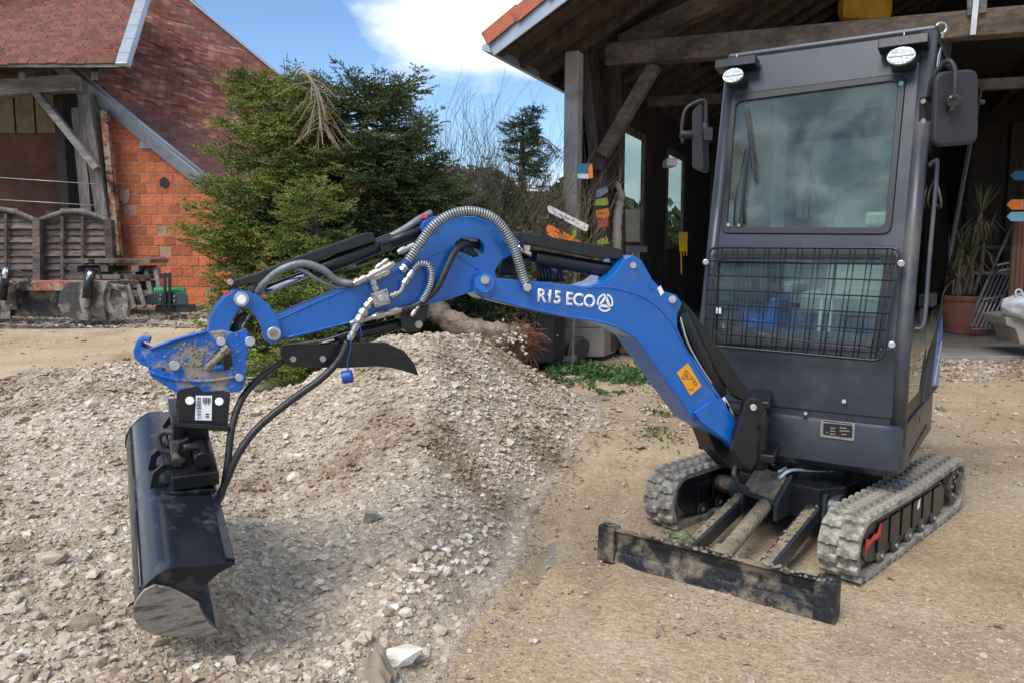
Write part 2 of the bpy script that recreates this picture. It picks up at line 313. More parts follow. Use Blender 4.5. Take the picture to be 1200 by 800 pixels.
def dirt_material():
    m = bpy.data.materials.new('yard_dirt'); m.use_nodes = True; t = m.node_tree; b = t.nodes['Principled BSDF']; l = t.links.new
    b.inputs['Roughness'].default_value = .95; b.inputs['Specular IOR Level'].default_value = .2
    tc = N(t, 'ShaderNodeTexCoord')
    def nz(s, d=8, r=.6):
        n = N(t, 'ShaderNodeTexNoise'); n.inputs['Scale'].default_value = s; n.inputs['Detail'].default_value = d; n.inputs['Roughness'].default_value = r; l(tc.outputs['Object'], n.inputs['Vector']); return n
    def rmp(src, stops):
        r = N(t, 'ShaderNodeValToRGB'); e = r.color_ramp.elements
        e[0].position, e[0].color = stops[0][0], stops[0][1] + (1,); e[1].position, e[1].color = stops[-1][0], stops[-1][1] + (1,)
        for p, c in stops[1:-1]: q = e.new(p); q.color = c + (1,)
        l(src, r.inputs[0]); return r
    def mixc(f, a, bb):
        x = N(t, 'ShaderNodeMix', data_type='RGBA'); l(f, x.inputs['Factor']); l(a, x.inputs['A']); l(bb, x.inputs['B']); return x.outputs['Result']
    a = rmp(nz(1.1).outputs['Fac'], [(.32, (.36, .245, .135)), (.5, (.47, .345, .205)), (.66, (.57, .45, .30))])
    f = rmp(nz(48, 10, .75).outputs['Fac'], [(.33, (.22, .16, .10)), (.5, (.42, .33, .22)), (.68, (.66, .57, .45))])
    f2 = N(t, 'ShaderNodeValue'); f2.outputs[0].default_value = .45
    c = mixc(f2.outputs[0], a.outputs[0], f.outputs[0])
    # crushed pebbles trodden into the dirt
    vo = N(t, 'ShaderNodeTexVoronoi'); vo.inputs['Scale'].default_value = 55; l(tc.outputs['Object'], vo.inputs['Vector'])
    pb = rmp(vo.outputs['Distance'], [(.16, (1, 1, 1)), (.24, (0, 0, 0))]); dn = rmp(nz(2.3).outputs['Fac'], [(.45, (0, 0, 0)), (.62, (1, 1, 1))])
    mu = N(t, 'ShaderNodeMix', data_type='RGBA', blend_type='MULTIPLY'); mu.inputs['Factor'].default_value = 1; l(pb.outputs[0], mu.inputs['A']); l(dn.outputs[0], mu.inputs['B'])
    pc = N(t, 'ShaderNodeRGB'); pc.outputs[0].default_value = (.5, .44, .35, 1)
    c = mixc(mu.outputs['Result'], c, pc.outputs[0])
    st = rmp(nz(.9, 10, .7).outputs['Fac'], [(.50, (0, 0, 0)), (.66, (.8, .8, .8))]); sc = N(t, 'ShaderNodeRGB'); sc.outputs[0].default_value = (.27, .185, .115, 1)
    c = mixc(st.outputs[0], c, sc.outputs[0])
    for vs_, lo_, hi_ in ((170, .80, 1.18), (48, .90, 1.10)):
        v2 = N(t, 'ShaderNodeTexVoronoi'); v2.inputs['Scale'].default_value = vs_; l(tc.outputs['Object'], v2.inputs['Vector'])
        se = N(t, 'ShaderNodeSeparateColor'); l(v2.outputs['Color'], se.inputs[0]); mr = N(t, 'ShaderNodeMapRange'); mr.inputs[3].default_value = lo_; mr.inputs[4].default_value = hi_; l(se.outputs[0], mr.inputs[0])
        hv = N(t, 'ShaderNodeHueSaturation'); l(mr.outputs[0], hv.inputs['Value']); l(c, hv.inputs['Color']); c = hv.outputs[0]
    l(c, b.inputs['Base Color'])
    bu = N(t, 'ShaderNodeBump'); bu.inputs['Strength'].default_value = .9; bu.inputs['Distance'].default_value = .02; nb = nz(30, 10, .7); l(nb.outputs['Fac'], bu.inputs['Height'])
    b2 = N(t, 'ShaderNodeBump'); b2.inputs['Strength'].default_value = .35; b2.inputs['Distance'].default_value = .01; b2.invert = True; l(vo.outputs['Distance'], b2.inputs['Height']); l(bu.outputs[0], b2.inputs['Normal'])
    l(b2.outputs[0], b.inputs['Normal'])
    return m
DIRT = dirt_material()
# ground: fine grid near the camera, growing coarser to the horizon, in one sheet
def grid_axis(lo, hi, fine_lo, fine_hi, step, grow=1.18):
    a = list(np.arange(fine_lo, fine_hi + step / 2, step)); s = step; x = a[-1]
    while x < hi: s *= grow; x += s; a.append(x)
    s = step; x = a[0]; b = []
    while x > lo: s *= grow; x -= s; b.append(x)
    return np.array(b[::-1] + a)
gx = grid_axis(-700, 700, -4.2, 4.2, .045); gy = grid_axis(-300, 900, 1.0, 8.2, .045)
XX, YY = np.meshgrid(gx, gy)
ZZ = ground(XX, YY)
# tyre / track ruts on the dirt right of the heap
rut = np.zeros_like(XX)
for off, dep in ((.20, .028), (.50, .018)):
    line = -.27 + off + .224 * (YY - 2.45) + .03 * np.sin(YY * 1.3)
    dd = XX - line; rut += -dep * np.exp(-(dd / .05) ** 2) + dep * .55 * np.exp(-((dd - .09) / .035) ** 2) + dep * .35 * np.sin(YY * 95) * np.exp(-(dd / .06) ** 2) * (YY > 3.2)
ZZ = ZZ + rut * sstep(2.4, 3, YY) * (1 - sstep(5.2, 6.4, YY))
pud = np.exp(-(((XX - .16 - .25 * (YY - 3.33)) / .055) ** 2 + ((YY - 3.33) / .20) ** 2)); ZZ -= .022 * pud
V = np.stack([XX, YY, ZZ], -1).reshape(-1, 3); ny, nx = XX.shape
idx = np.arange(nx * ny).reshape(ny, nx); Fq = np.stack([idx[:-1, :-1], idx[:-1, 1:], idx[1:, 1:], idx[1:, :-1]], -1).reshape(-1, 4)
tag(link('ground', npmesh('ground', V, Fq, DIRT, True)), 'tan compacted dirt yard with tracks and trodden pebbles', kind='structure')
# puddle water
WATER = bpy.data.materials.new('muddy_water'); WATER.use_nodes = True; _b = WATER.node_tree.nodes['Principled BSDF']
_b.inputs['Base Color'].default_value = (.30, .24, .13, 1); _b.inputs['Roughness'].default_value = .04; _b.inputs['Specular IOR Level'].default_value = .7
pz = ground(np.array([.16]), np.array([3.33]))[0] - .003
mb = MB(); mb.add([(.16 + .25 * .24 * math.sin(a) + .062 * math.cos(a), 3.33 + .24 * math.sin(a), pz) for a in [i * math.pi / 14 for i in range(28)]], [tuple(range(28))])
tag(mb.build('puddle', WATER), 'small muddy puddle beside the gravel heap', kind='structure')

# gravel heap surface
hx = np.arange(-5.6, 1.6, .035); hy = np.arange(.9, 8.0, .035); XX, YY = np.meshgrid(hx, hy)
H_ = heap(XX, YY); M_ = heapmask(XX, YY); ZZ = ground(XX, YY) + np.where(M_ > .02, H_ + .004, -.08)
V = np.stack([XX, YY, ZZ], -1).reshape(-1, 3); ny, nx = XX.shape; idx = np.arange(nx * ny).reshape(ny, nx)
Fq = np.stack([idx[:-1, :-1], idx[:-1, 1:], idx[1:, 1:], idx[1:, :-1]], -1).reshape(-1, 4)
km = (M_[:-1, :-1] > .0).ravel() & (H_[:-1, :-1] > -.2).ravel(); Fq = Fq[km]
GRAVB = mat('gravel_fines', (.38, .30, .215), .95, 0, .3, 30, c2=(.54, .46, .35), mix=(.4, .6), bump=.9, bscale=110, c3=(.16, .115, .075), mix3=(.52, .68), scale3=1.6)
heap_o = tag(link('gravel_heap', npmesh('gravel_heap', V, Fq, GRAVB, True)), 'long heap of pale limestone gravel and fines', kind='structure')

def stone_template(seed, sub=1, flat=.65):
    bm = bmesh.new(); bmesh.ops.create_icosphere(bm, subdivisions=sub, radius=1); rs = random.Random(seed)
    o = Vector((rs.uniform(0, 99), rs.uniform(0, 99), 0))
    for v in bm.verts:
        k = 1 + .38 * mnoise.noise(v.co * 1.1 + o) + rs.uniform(-.13, .13); v.co *= k; v.co.z *= flat
        v.co.x *= rs.choice((1, 1)) * 1.0
    bm.verts.ensure_lookup_table(); Vv = np.array([v.co[:] for v in bm.verts]); Ff = np.array([[v.index for v in f.verts] for f in bm.faces]); bm.free(); return Vv, Ff
def stone_mat(name, stops):
    m = bpy.data.materials.new(name); m.use_nodes = True; t = m.node_tree; b = t.nodes['Principled BSDF']; l = t.links.new; b.inputs['Roughness'].default_value = .92; b.inputs['Specular IOR Level'].default_value = .25
    g = N(t, 'ShaderNodeNewGeometry'); r = N(t, 'ShaderNodeValToRGB'); e = r.color_ramp.elements
    e[0].position, e[0].color = 0, stops[0] + (1,); e[1].position, e[1].color = 1, stops[-1] + (1,)
    for i, c in enumerate(stops[1:-1]): q = e.new((i + 1) / (len(stops) - 1)); q.color = c + (1,)
    l(g.outputs['Random Per Island'], r.inputs[0]); tc = N(t, 'ShaderNodeTexCoord'); n = N(t, 'ShaderNodeTexNoise'); n.inputs['Scale'].default_value = 55; n.inputs['Detail'].default_value = 5; l(tc.outputs['Object'], n.inputs['Vector'])
    big = N(t, 'ShaderNodeTexNoise'); big.inputs['Scale'].default_value = 1.6; big.inputs['Detail'].default_value = 5; l(tc.outputs['Object'], big.inputs['Vector'])
    br = N(t, 'ShaderNodeValToRGB'); br.color_ramp.elements[0].position = .46; br.color_ramp.elements[1].position = .66; l(big.outputs['Fac'], br.inputs[0])
    xd = N(t, 'ShaderNodeMix', data_type='RGBA', blend_type='MULTIPLY'); xd.inputs['B'].default_value = (.60, .51, .41, 1); l(br.outputs[0], xd.inputs['Factor']); l(r.outputs[0], xd.inputs['A'])
    h = N(t, 'ShaderNodeHueSaturation'); mr = N(t, 'ShaderNodeMapRange'); mr.inputs[1].default_value = .3; mr.inputs[2].default_value = .7; mr.inputs[3].default_value = .78; mr.inputs[4].default_value = 1.15
    l(n.outputs['Fac'], mr.inputs[0]); l(mr.outputs[0], h.inputs['Value']); l(xd.outputs['Result'], h.inputs['Color']); l(h.outputs[0], b.inputs['Base Color'])
    bu = N(t, 'ShaderNodeBump'); bu.inputs['Strength'].default_value = .4; bu.inputs['Distance'].default_value = .005; l(n.outputs['Fac'], bu.inputs['Height']); l(bu.outputs[0], b.inputs['Normal'])
    return m
STONES = [(.29, .22, .145), (.46, .38, .28), (.58, .50, .39), (.50, .41, .30), (.64, .57, .465), (.41, .33, .245), (.72, .67, .58)]
GRAVM = stone_mat('limestone_gravel', STONES); GRAVM2 = stone_mat('yard_gravel', [(.25, .2, .15), (.42, .36, .29), (.52, .46, .38), (.35, .29, .22)])
def euler_mats(n):
    a, b, c = rng.uniform(0, 2 * np.pi, n), rng.uniform(-.5, .5, n), rng.uniform(-.5, .5, n)
    ca, sa, cb, sb, cc, sc = np.cos(a), np.sin(a), np.cos(b), np.sin(b), np.cos(c), np.sin(c); Z = np.zeros(n); O = np.ones(n)
    Rz = np.stack([np.stack([ca, -sa, Z], -1), np.stack([sa, ca, Z], -1), np.stack([Z, Z, O], -1)], 1)
    Rx = np.stack([np.stack([O, Z, Z], -1), np.stack([Z, cb, -sb], -1), np.stack([Z, sb, cb], -1)], 1)
    Ry = np.stack([np.stack([cc, Z, sc], -1), np.stack([Z, O, Z], -1), np.stack([-sc, Z, cc], -1)], 1)
    return Rx @ Ry @ Rz
def scatter(name, P, size, m, parent=None, kind='stuff', label=None, sub=0, nt_=6):
    Vs, Fs = [], []; base = 0; n = len(P); ch = rng.integers(0, nt_, n)
    for k in range(nt_):
        Vt, Ft = stone_template(k + 11, sub) if sub else stone_template(k + 11, 1)
        if sub == 0:    # octahedron-like cheap stone
            Vt = np.array([[1, 0, 0], [0, 1, 0], [-1, 0, 0], [0, -1, 0], [.2, .1, .75], [-.1, 0, -.6]]) * (1 + rng.uniform(-.3, .3, (6, 1))); Vt = np.vstack([Vt, np.array([[.75, .7, .35], [-.7, .65, .4], [-.6, -.75, .35], [.7, -.6, .42]]) * (1 + rng.uniform(-.2, .2, (1, 3)))])
            Ft = np.array([[0, 6, 4], [6, 1, 4], [1, 7, 4], [7, 2, 4], [2, 8, 4], [8, 3, 4], [3, 9, 4], [9, 0, 4], [0, 5, 6], [6, 5, 1], [1, 5, 7], [7, 5, 2], [2, 5, 8], [8, 5, 3], [3, 5, 9], [9, 5, 0]])
        sel = np.where(ch == k)[0]; q = len(sel)
        if not q: continue
        sc = size[sel][:, None] * rng.uniform(.7, 1.25, (q, 3)); Rm = euler_mats(q)
        A = (Vt[None] * sc[:, None]) @ np.transpose(Rm, (0, 2, 1)) + P[sel][:, None]
        Vs.append(A.reshape(-1, 3)); Fs.append((Ft[None] + (np.arange(q) * len(Vt))[:, None, None]).reshape(-1, 3) + base); base += q * len(Vt)
    o = link(name, npmesh(name, np.vstack(Vs), np.vstack(Fs), m), parent)
    return tag(o, label, kind=kind)
def sample_px(n, x0, x1, y0, y1):
    """random points of the plane seen in an image window, so that near stones are not rarer in view than far ones"""
    px = rng.uniform(x0, x1, n); py = rng.uniform(y0, y1, n)
    x = (px - 600) / FPX; y = (400 - py) / FPX; dy = CP + y * SP; dz = -SP + y * CP; t = (.25 - CAMH) / dz; return np.stack([x * t, dy * t], -1)
# fine gravel: uniform + view weighted
def heap_pts(n, ymax=7.3):
    P = np.vstack([np.stack([rng.uniform(-5.2, 1.2, n), rng.uniform(1.3, ymax, n)], -1), sample_px(n, -100, 760, 395, 900)])
    m = (heapmask(P[:, 0], P[:, 1]) > rng.uniform(0.05, .9, len(P))) & (P[:, 1] < ymax) & (P[:, 0] > -5.4); return P[m]
P = heap_pts(40000, 6.75); s = rng.lognormal(math.log(.0080), .42, len(P)) * np.clip(P[:, 1] / 3.6, .8, 1.5)
z = heap(P[:, 0], P[:, 1]) + ground(P[:, 0], P[:, 1]) + s * .25
scatter('gravel', np.column_stack([P, z]), s, GRAVM, heap_o, sub=0)
P = heap_pts(3600); s = rng.lognormal(math.log(.0145), .3, len(P))
z = heap(P[:, 0], P[:, 1]) + ground(P[:, 0], P[:, 1]) + s * .3
scatter('coarse_gravel', np.column_stack([P, z]), s, GRAVM, heap_o, sub=1)
# the 300 largest stones, each its own part
tmpl = []
for k in range(10):
    Vt, Ft = stone_template(k + 40, 1, .6); Vt *= np.array([1.15, .85, 1])
    cval = STONES[(k * 3) % 7]; cval = tuple(v * 1.05 for v in cval)
    sm = mat('stone_%s' % 'abcdefghij'[k], cval, .92, 0, .2, 1.5, bump=.4, bscale=8)
    tmpl.append(npmesh('stone', Vt, Ft, sm))
big = [((432, 610), .030), (((420, 757)), .035), ((470, 770), .06), ((600, 395), .03), ((62, 655), .05), ((515, 738), .035), ((465, 600), .025), ((495, 655), .03), ((505, 645), .025), ((520, 640), .025), ((100, 735), .05), ((70, 690), .04), ((350, 535), .035), ((110, 490), .06), ((118, 505), .04), ((90, 560), .04), ((345, 560), .04), ((355, 555), .03)]
cnt = 0
for (q, s_) in big:
    p = atZ(q[0], q[1], .2); p = atZ(q[0], q[1], gz(p.x, p.y)); p = atZ(q[0], q[1], gz(p.x, p.y))
    link('stone', tmpl[cnt % 10], heap_o, (p.x, p.y, gz(p.x, p.y) + s_ * .3), (0, 0, random.uniform(0, 6)), (s_, s_, s_)); cnt += 1
while cnt < 300:
    if cnt % 5 < 2: q = (random.gauss(525, 45), random.gauss(655, 22))
    elif cnt % 5 < 3: q = (random.uniform(240, 520), random.uniform(690, 810))
    else: q = (random.uniform(-10, 620), random.uniform(470, 810))
    p = atZ(q[0], q[1], .12); p = atZ(q[0], q[1], gz(p.x, p.y))
    if heapmask(np.array([p.x]), np.array([p.y]))[0] < .4 or p.y > 6.5: continue
    s_ = random.choice((.012, .014, .017, .021)) * random.uniform(.8, 1.15) * (1.3 if p.y > 4 else 1)
    if (p - Vector((-.95, 2.5, 0))).length < .25: continue
    link('stone', tmpl[random.randrange(10)], heap_o, (p.x, p.y, gz(p.x, p.y) + s_ * .3), (random.uniform(-.3, .3), random.uniform(-.3, .3), random.uniform(0, 6)), (s_, s_, s_)); cnt += 1
# loose pebbles over the yard
n = 26000; P = np.vstack([sample_px(n // 2, 480, 1250, 440, 850), np.stack([rng.uniform(-9, 9, n), rng.uniform(1.5, 14, n)], -1)])
dens = .25 + .75 * (vnoise(P[:, 0], P[:, 1], 1.3, 4) > .15)
edge = np.exp(-np.abs(P[:, 0] - (-.15 + .224 * (P[:, 1] - 2.45))) / .25); dens = np.clip(dens * .55 + edge * 1.0, 0, 1)
P = P[(rng.uniform(0, 1, len(P)) < dens) & (heapmask(P[:, 0], P[:, 1]) < .5)]
s = rng.lognormal(math.log(.0046), .55, len(P)) * np.clip(P[:, 1] / 4, .8, 2.2); z = ground(P[:, 0], P[:, 1]) + s * .15
tag(scatter('loose_pebbles', np.column_stack([P, z]), s, GRAVM2, None, sub=0), 'loose pale pebbles scattered over the dirt yard', 'pebbles')
# pale gravel bands: in front of the brick barn, before the slab, front patch by the blade
def patch(px0, px1, py0, py1, n):
    px = rng.uniform(px0, px1, n); py = rng.uniform(py0, py1, n); x = (px - 600) / FPX; y = (400 - py) / FPX; dy = CP + y * SP; dz = -SP + y * CP
    zg = np.full(n, 0.0); 
    for _ in range(3):
        t = (zg - CAMH) / dz; zg = ground(x * t, dy * t)
    return np.stack([x * t, dy * t, zg], -1)
P = np.vstack([patch(-60, 300, 368, 392, 5200), patch(1085, 1260, 423, 447, 1500), patch(560, 830, 440, 520, 1500), patch(770, 910, 690, 750, 700), patch(1000, 1260, 440, 560, 500)])
P = P[rng.uniform(0, 1, len(P)) < .35 + .65 * (vnoise(P[:, 0], P[:, 1], 2.1, 12) > -.2)]
s = rng.lognormal(math.log(.0078), .4, len(P)) * np.clip(P[:, 1] / 4, .7, 3.2); P[:, 2] += s * .2
tag(scatter('spread_gravel', P, s, GRAVM2, None, sub=0), 'pale gravel spread in thin bands across the yard', 'gravel')

# ================================================================== EXCAVATOR
EXB = Vector((1.35, 3.8, 0))
ex = thing('mini_excavator', 'blue and anthracite mini excavator with closed cab, rubber tracks and a ditching bucket', 'excavator', EXB)
# --- boom plane
F0 = Vector((1.02, 3.42, 0)); BD = Vector((-math.cos(R(22)), -math.sin(R(22)), 0)); BP = Vector((math.sin(R(22)), -math.cos(R(22)), 0))
def bp(px, py, off=0): return onplane(px, py, F0 + BP * off, BP)
def bpl(pts, off): return [bp(x, y, off) for x, y in pts]
def plate(name, pts, off, th, m, parent=ex, bevel=.003):
    """flat plate whose near face lies at off and which is th thick"""
    return MB().prism(bpl(pts, off), -BP * th).build(name, m, parent, bevel)
def pin(px, py, off, r, parent=ex, name='pin', m=BOLT, h=.012):
    c = bp(px, py, off); return MB().cyl(c - BP * .01, c + BP * h, r, 18).build(name, m, parent, .002)
boom_top = [(556, 327), (568, 319), (583, 326), (640, 331), (688, 336), (706, 331), (720, 321), (732, 305), (742, 299), (752, 305), (765, 328), (777, 341), (793, 346), (800, 356), (794, 368), (794, 384), (802, 405), (822, 432), (843, 462), (866, 500), (875, 511), (875, 520), (866, 527), (855, 520), (838, 509), (817, 496), (792, 462), (767, 427), (745, 397), (729, 388), (711, 380), (660, 371), (600, 358), (570, 350), (556, 342)]
boom = plate('boom', boom_top, .085, .17, BLUE, bevel=.004)
# raised weld flange along the lower edge of the boom, foot casting and apex cheeks
def edge_bead(pts, off, r, m, parent, name='edge_bead', n=6): return MB().tube(bez(bpl(pts, off), 5), r, n).build(name, m, parent)
edge_bead([(575, 349), (620, 361), (660, 370), (711, 379), (745, 396), (767, 426), (792, 461), (815, 492)], .086, .006, BLUE, boom)
edge_bead([(690, 337), (720, 338), (757, 350), (785, 375), (800, 402), (818, 432), (842, 466)], .086, .003, BLUE, boom, 'weld_seam')
plate('foot_casting', [(813, 483), (834, 469), (843, 478), (871, 508), (876, 517), (870, 526), (861, 526), (853, 517), (822, 495)], .096, .19, BLUE, boom, .004)
MB().cyl(bp(742, 311, -.10), bp(742, 311, .095), .0125, 14).build('cylinder_pin', STEEL, boom); MB().cyl(bp(788, 351, -.10), bp(788, 351, .097), .0155, 14).build('cylinder_pin', BOLT, boom)
MB().cyl(bp(867.5, 517, -.11), bp(867.5, 517, .112), .019, 16).build('foot_pin', BOLT, boom); MB().cyl(bp(867.5, 517, -.105), bp(867.5, 517, .105), .032, 18).build('foot_boss', BLUE, boom)
MB().cyl(bp(568, 332, -.1), bp(568, 332, .098), .034, 22).build('elbow_boss', BLUE, boom); MB().cyl(bp(568.5, 328, -.1), bp(568.5, 328, .11), .016, 14).build('elbow_pin', BOLT, boom)
pin(764, 337, .086, .008, boom, 'plug', BLUE, .006)
MB().prism(bpl([(770, 338), (774, 335), (778, 343), (774, 347)], .087), BP * .002).build('label_plate', WHITE, boom)
# warning sticker with its triangle and hand symbol
stk = MB().prism(bpl([(793, 436), (806, 425), (822, 452), (809, 463)], .0865), BP * .0012).build('warning_sticker', ORANGE, boom)
def line3(pts, off, r, m, name, parent, closed=False):
    pts = bpl(pts, off); pts = pts + [pts[0]] if closed else pts; mb = MB()
    for a, b in zip(pts, pts[1:]):
        if (b - a).length > 1e-5: mb.beam(a, b, r * 2, .0012, BP)
    return mb.build(name, m, parent)
sk = boom
line3([(799.5, 443), (803.8, 433), (812.5, 443.5)], .0885, .0010, PRINT, 'warning_triangle', sk, True)
line3([(803.5, 441), (804.5, 437), (806.5, 441.5), (803, 439.5)], .0885, .0009, PRINT, 'triangle_symbol', sk)
line3([(813.5, 444.5), (817, 450), (815, 451), (812, 448)], .0885, .0012, PRINT, 'hand_symbol', sk, True)
line3([(807, 455), (811, 457), (812, 453)], .0885, .0008, PRINT, 'arrow_symbol', sk)
# lettering R15 ECO
def text_obj(name, body, px0, py0, px1, py1, hpx, off, m, parent):
    cu = bpy.data.curves.new(name, 'FONT'); cu.body = body; cu.size = 1; cu.extrude = .0; cu.offset = .028
    o = bpy.data.objects.new('tmp', cu); COL.objects.link(o); bpy.context.view_layer.update()
    dg = bpy.context.evaluated_depsgraph_get(); me = bpy.data.meshes.new_from_object(o.evaluated_get(dg)); bpy.data.objects.remove(o)
    xs = [v.co.x for v in me.vertices]; ys = [v.co.y for v in me.vertices]; x0, x1, y0, y1 = min(xs), max(xs), min(ys), max(ys)
    A, B = bp(px0, py0, off), bp(px1, py1, off); C_ = bp(px0 + 1, py0 - hpx, off)
    for v in me.vertices:
        u = (v.co.x - x0) / (x1 - x0); w = (v.co.y - y0) / (y1 - y0); v.co = A + (B - A) * u + (C_ - A) * w
    bm = bmesh.new(); bm.from_mesh(me); r = bmesh.ops.extrude_face_region(bm, geom=bm.faces[:])
    for v in [g for g in r['geom'] if isinstance(g, bmesh.types.BMVert)]: v.co += BP * .001
    bmesh.ops.recalc_face_normals(bm, faces=bm.faces); bm.to_mesh(me); bm.free(); me.materials.clear(); me.materials.append(m)
    return link(name, me, parent)
text_obj('lettering', 'R15 ECO', 629.5, 354, 697, 361.5, 16, .0865, WHITE, boom)
MB().prism(bpl([(641.6, 344.9), (645.2, 341.9), (645.6, 344.4), (642.4, 347.3)], .0866), BP * .0011).build('lettering', WHITE, boom)
lc = bp(709, 355, .0865); UX = (bp(719, 356, .0865) - lc).normalized(); UY = BP.cross(UX).normalized(); UY = UY if UY.z > 0 else -UY; rr = (bp(718.5, 355, .0865) - lc).length
def emblem():
    mb = MB(); n = 40
    for k in range(3):
        a0 = R(90 + 120 * k + 9); a1 = R(90 + 120 * (k + 1) - 9)
        outer = [lc + (UX * math.cos(a0 + (a1 - a0) * i / 12) + UY * math.sin(a0 + (a1 - a0) * i / 12)) * rr for i in range(13)]
        inner = [lc + (UX * math.cos(a0 + (a1 - a0) * i / 12) + UY * math.sin(a0 + (a1 - a0) * i / 12)) * rr * .80 for i in range(13)]
        for i in range(12): mb.prism([outer[i], outer[i + 1], inner[i + 1], inner[i]], BP * .001)
    tri = [lc + (UX * math.cos(R(90 + 120 * k)) + UY * math.sin(R(90 + 120 * k))) * rr * .82 for k in range(3)]
    for k in range(3):
        a, b = tri[k], tri[(k + 1) % 3]; s_ = .62
        mb.beam(a.lerp(b, -.0), a.lerp(b, .86), rr * .17, .001, BP); c = lc
        a2, b2 = a.lerp(lc, .34), b.lerp(lc, .34); mb.beam(a2.lerp(b2, .05), a2.lerp(b2, .80), rr * .13, .0012, BP)
    return mb.build('emblem', WHITE, boom)
emblem()
# --- dipper arm
arm_pts = [(554, 342), (520, 353), (470, 365), (400, 382), (331, 399), (318, 402), (309, 394), (311, 383), (326, 370), (370, 352), (416, 333), (455, 320), (477, 308), (497, 292), (500, 280), (493, 268), (497, 259), (508, 254), (520, 253), (556, 254), (580, 262), (596, 272), (609, 283), (607, 293), (598, 300), (587, 306), (580, 318), (584, 332), (578, 345), (566, 351)]
hole = [(534, 285), (540, 280), (552, 279), (562, 281), (567, 287), (568, 295), (563, 301), (554, 302), (543, 296), (534, 292)]
def plate_hole(name, outer, hole_, off, th, m, parent, bevel=.003):
    bm = bmesh.new(); O = [bm.verts.new(p) for p in bpl(outer, off)]; Hh = [bm.verts.new(p) for p in bpl(hole_, off)]
    es = [bm.edges.new((O[i], O[(i + 1) % len(O)])) for i in range(len(O))] + [bm.edges.new((Hh[i], Hh[(i + 1) % len(Hh)])) for i in range(len(Hh))]
    bmesh.ops.triangle_fill(bm, edges=es, use_beauty=True, use_dissolve=False)
    # drop any triangle inside the hole
    hc = sum((v.co for v in Hh), Vector()) / len(Hh)
    hs = set(Hh); bad = [f for f in bm.faces if all(v in hs for v in f.verts)]; bmesh.ops.delete(bm, geom=bad, context='FACES_ONLY')
    r = bmesh.ops.extrude_face_region(bm, geom=bm.faces[:])
    for v in [g for g in r['geom'] if isinstance(g, bmesh.types.BMVert)]: v.co -= BP * th
    bmesh.ops.recalc_face_normals(bm, faces=bm.faces); me = bpy.data.meshes.new(name); bm.to_mesh(me); bm.free(); me.materials.append(m)
    o = link(name, me, parent); b = o.modifiers.new('bevel', 'BEVEL'); b.width = bevel; b.segments = 2; b.limit_method = 'ANGLE'; b.angle_limit = R(40); return o
arm = plate_hole('arm', arm_pts, hole, .06, .12, BLUE, ex)
edge_bead([(331, 397), (400, 380), (470, 363), (520, 351), (552, 341)], .061, .0045, BLUE, arm)
edge_bead([(318, 378), (370, 354.5), (416, 336), (457, 322), (480, 311), (505, 300), (525, 292)], .061, .0025, BLUE, arm, 'weld_seam')
edge_bead([(536, 300), (548, 308), (560, 316)], .061, .003, BLUE, arm, 'weld_seam')
pin(507, 266, .061, .0105, arm, 'pivot_pin', STEEL); pin(594, 283, .061, .010, arm, 'pivot_pin', STEEL)
MB().box(bp(498, 254, .03), (.010, .012, .006)).build('red_cap', RED, arm)
# arm cylinder above the boom
def cylinder(name, body, rod, r, rr_, off, guard=None, gt=.05, parent=ex, parts=None):
    a, b = bp(*body[0], off), bp(*body[1], off); o = MB().cyl(a, b, r, 22).build(name, BLACK, parent, .003)
    if rod: MB().cyl(bp(*rod[0], off), bp(*rod[1], off), rr_, 16).build('rod', CHROME, o)
    if guard: MB().prism(bpl(guard, off + gt / 2), -BP * gt).build('guard', BLACK, o, .003)
    return o
cylinder('arm_cylinder', ((626, 302), (738, 321)), ((604, 288), (628, 302.5)), .030, .015, 0, [(610, 272), (640, 277), (728, 292), (732, 304), (700, 303), (640, 291), (610, 284)], .09)
MB().box(bp(617, 291, .045), (.012, .010, .010), (BD, BP, Vector((0, 0, 1)))).build('cylinder_fitting', STEEL, ex, .002)
MB().tube(bez([bp(612, 298, -.02), bp(640, 306, -.03), bp(700, 316, -.03), bp(736, 328, 0)], 6), .008, 8).build('steel_pipe', BLACK, ex)
# boom cylinder between apex and swing post
bc = cylinder('boom_cylinder', ((796, 366), (842, 463)), ((838, 452), (866, 500)), .040, .0165, .0, None)
MB().prism([bp(801, 352, .02), bp(818, 372, .02), bp(881, 463, .02), bp(873, 470, .02), bp(858, 462, .02), bp(800, 378, .02)], -BP * .05).build('cylinder_guard', BLACK, ex, .004)
MB().tube(bez([bp(797, 372, .05), bp(805, 400, .055), bp(820, 428, .05), bp(836, 452, .04)], 5), .0055, 8).build('steel_pipe', CHROME, ex)
# bucket cylinder above the arm
cylinder('bucket_cylinder', ((366, 319), (496, 267)), ((287, 349), (368, 318)), .027, .0135, 0, [(268, 331), (272, 337), (300, 332), (360, 309), (440, 283), (438, 273), (430, 273), (340, 305), (300, 321)], .07)
MB().cyl(bp(447, 287, .034), bp(500, 266, .034), .013, 14).build('port_tube', BLACK, ex); MB().box(bp(452, 289, .03), (.02, .015, .02), (BD, BP, Vector((0, 0, 1)))).build('port_block', BLACK, ex, .003)
MB().tube(bez([bp(452, 281, .0), bp(475, 268, .02), bp(490, 258, .02), bp(505, 250, .0)], 6), .013, 10).build('hydraulic_hose', HOSEG, ex)
MB().tube([bp(392, 322, .03), bp(445, 305, .03), bp(456, 296, .03)], .003, 6).build('steel_pipe', BLACK, ex)
pin(270, 331, .035, .010, ex, 'guard_bolt', STEEL)
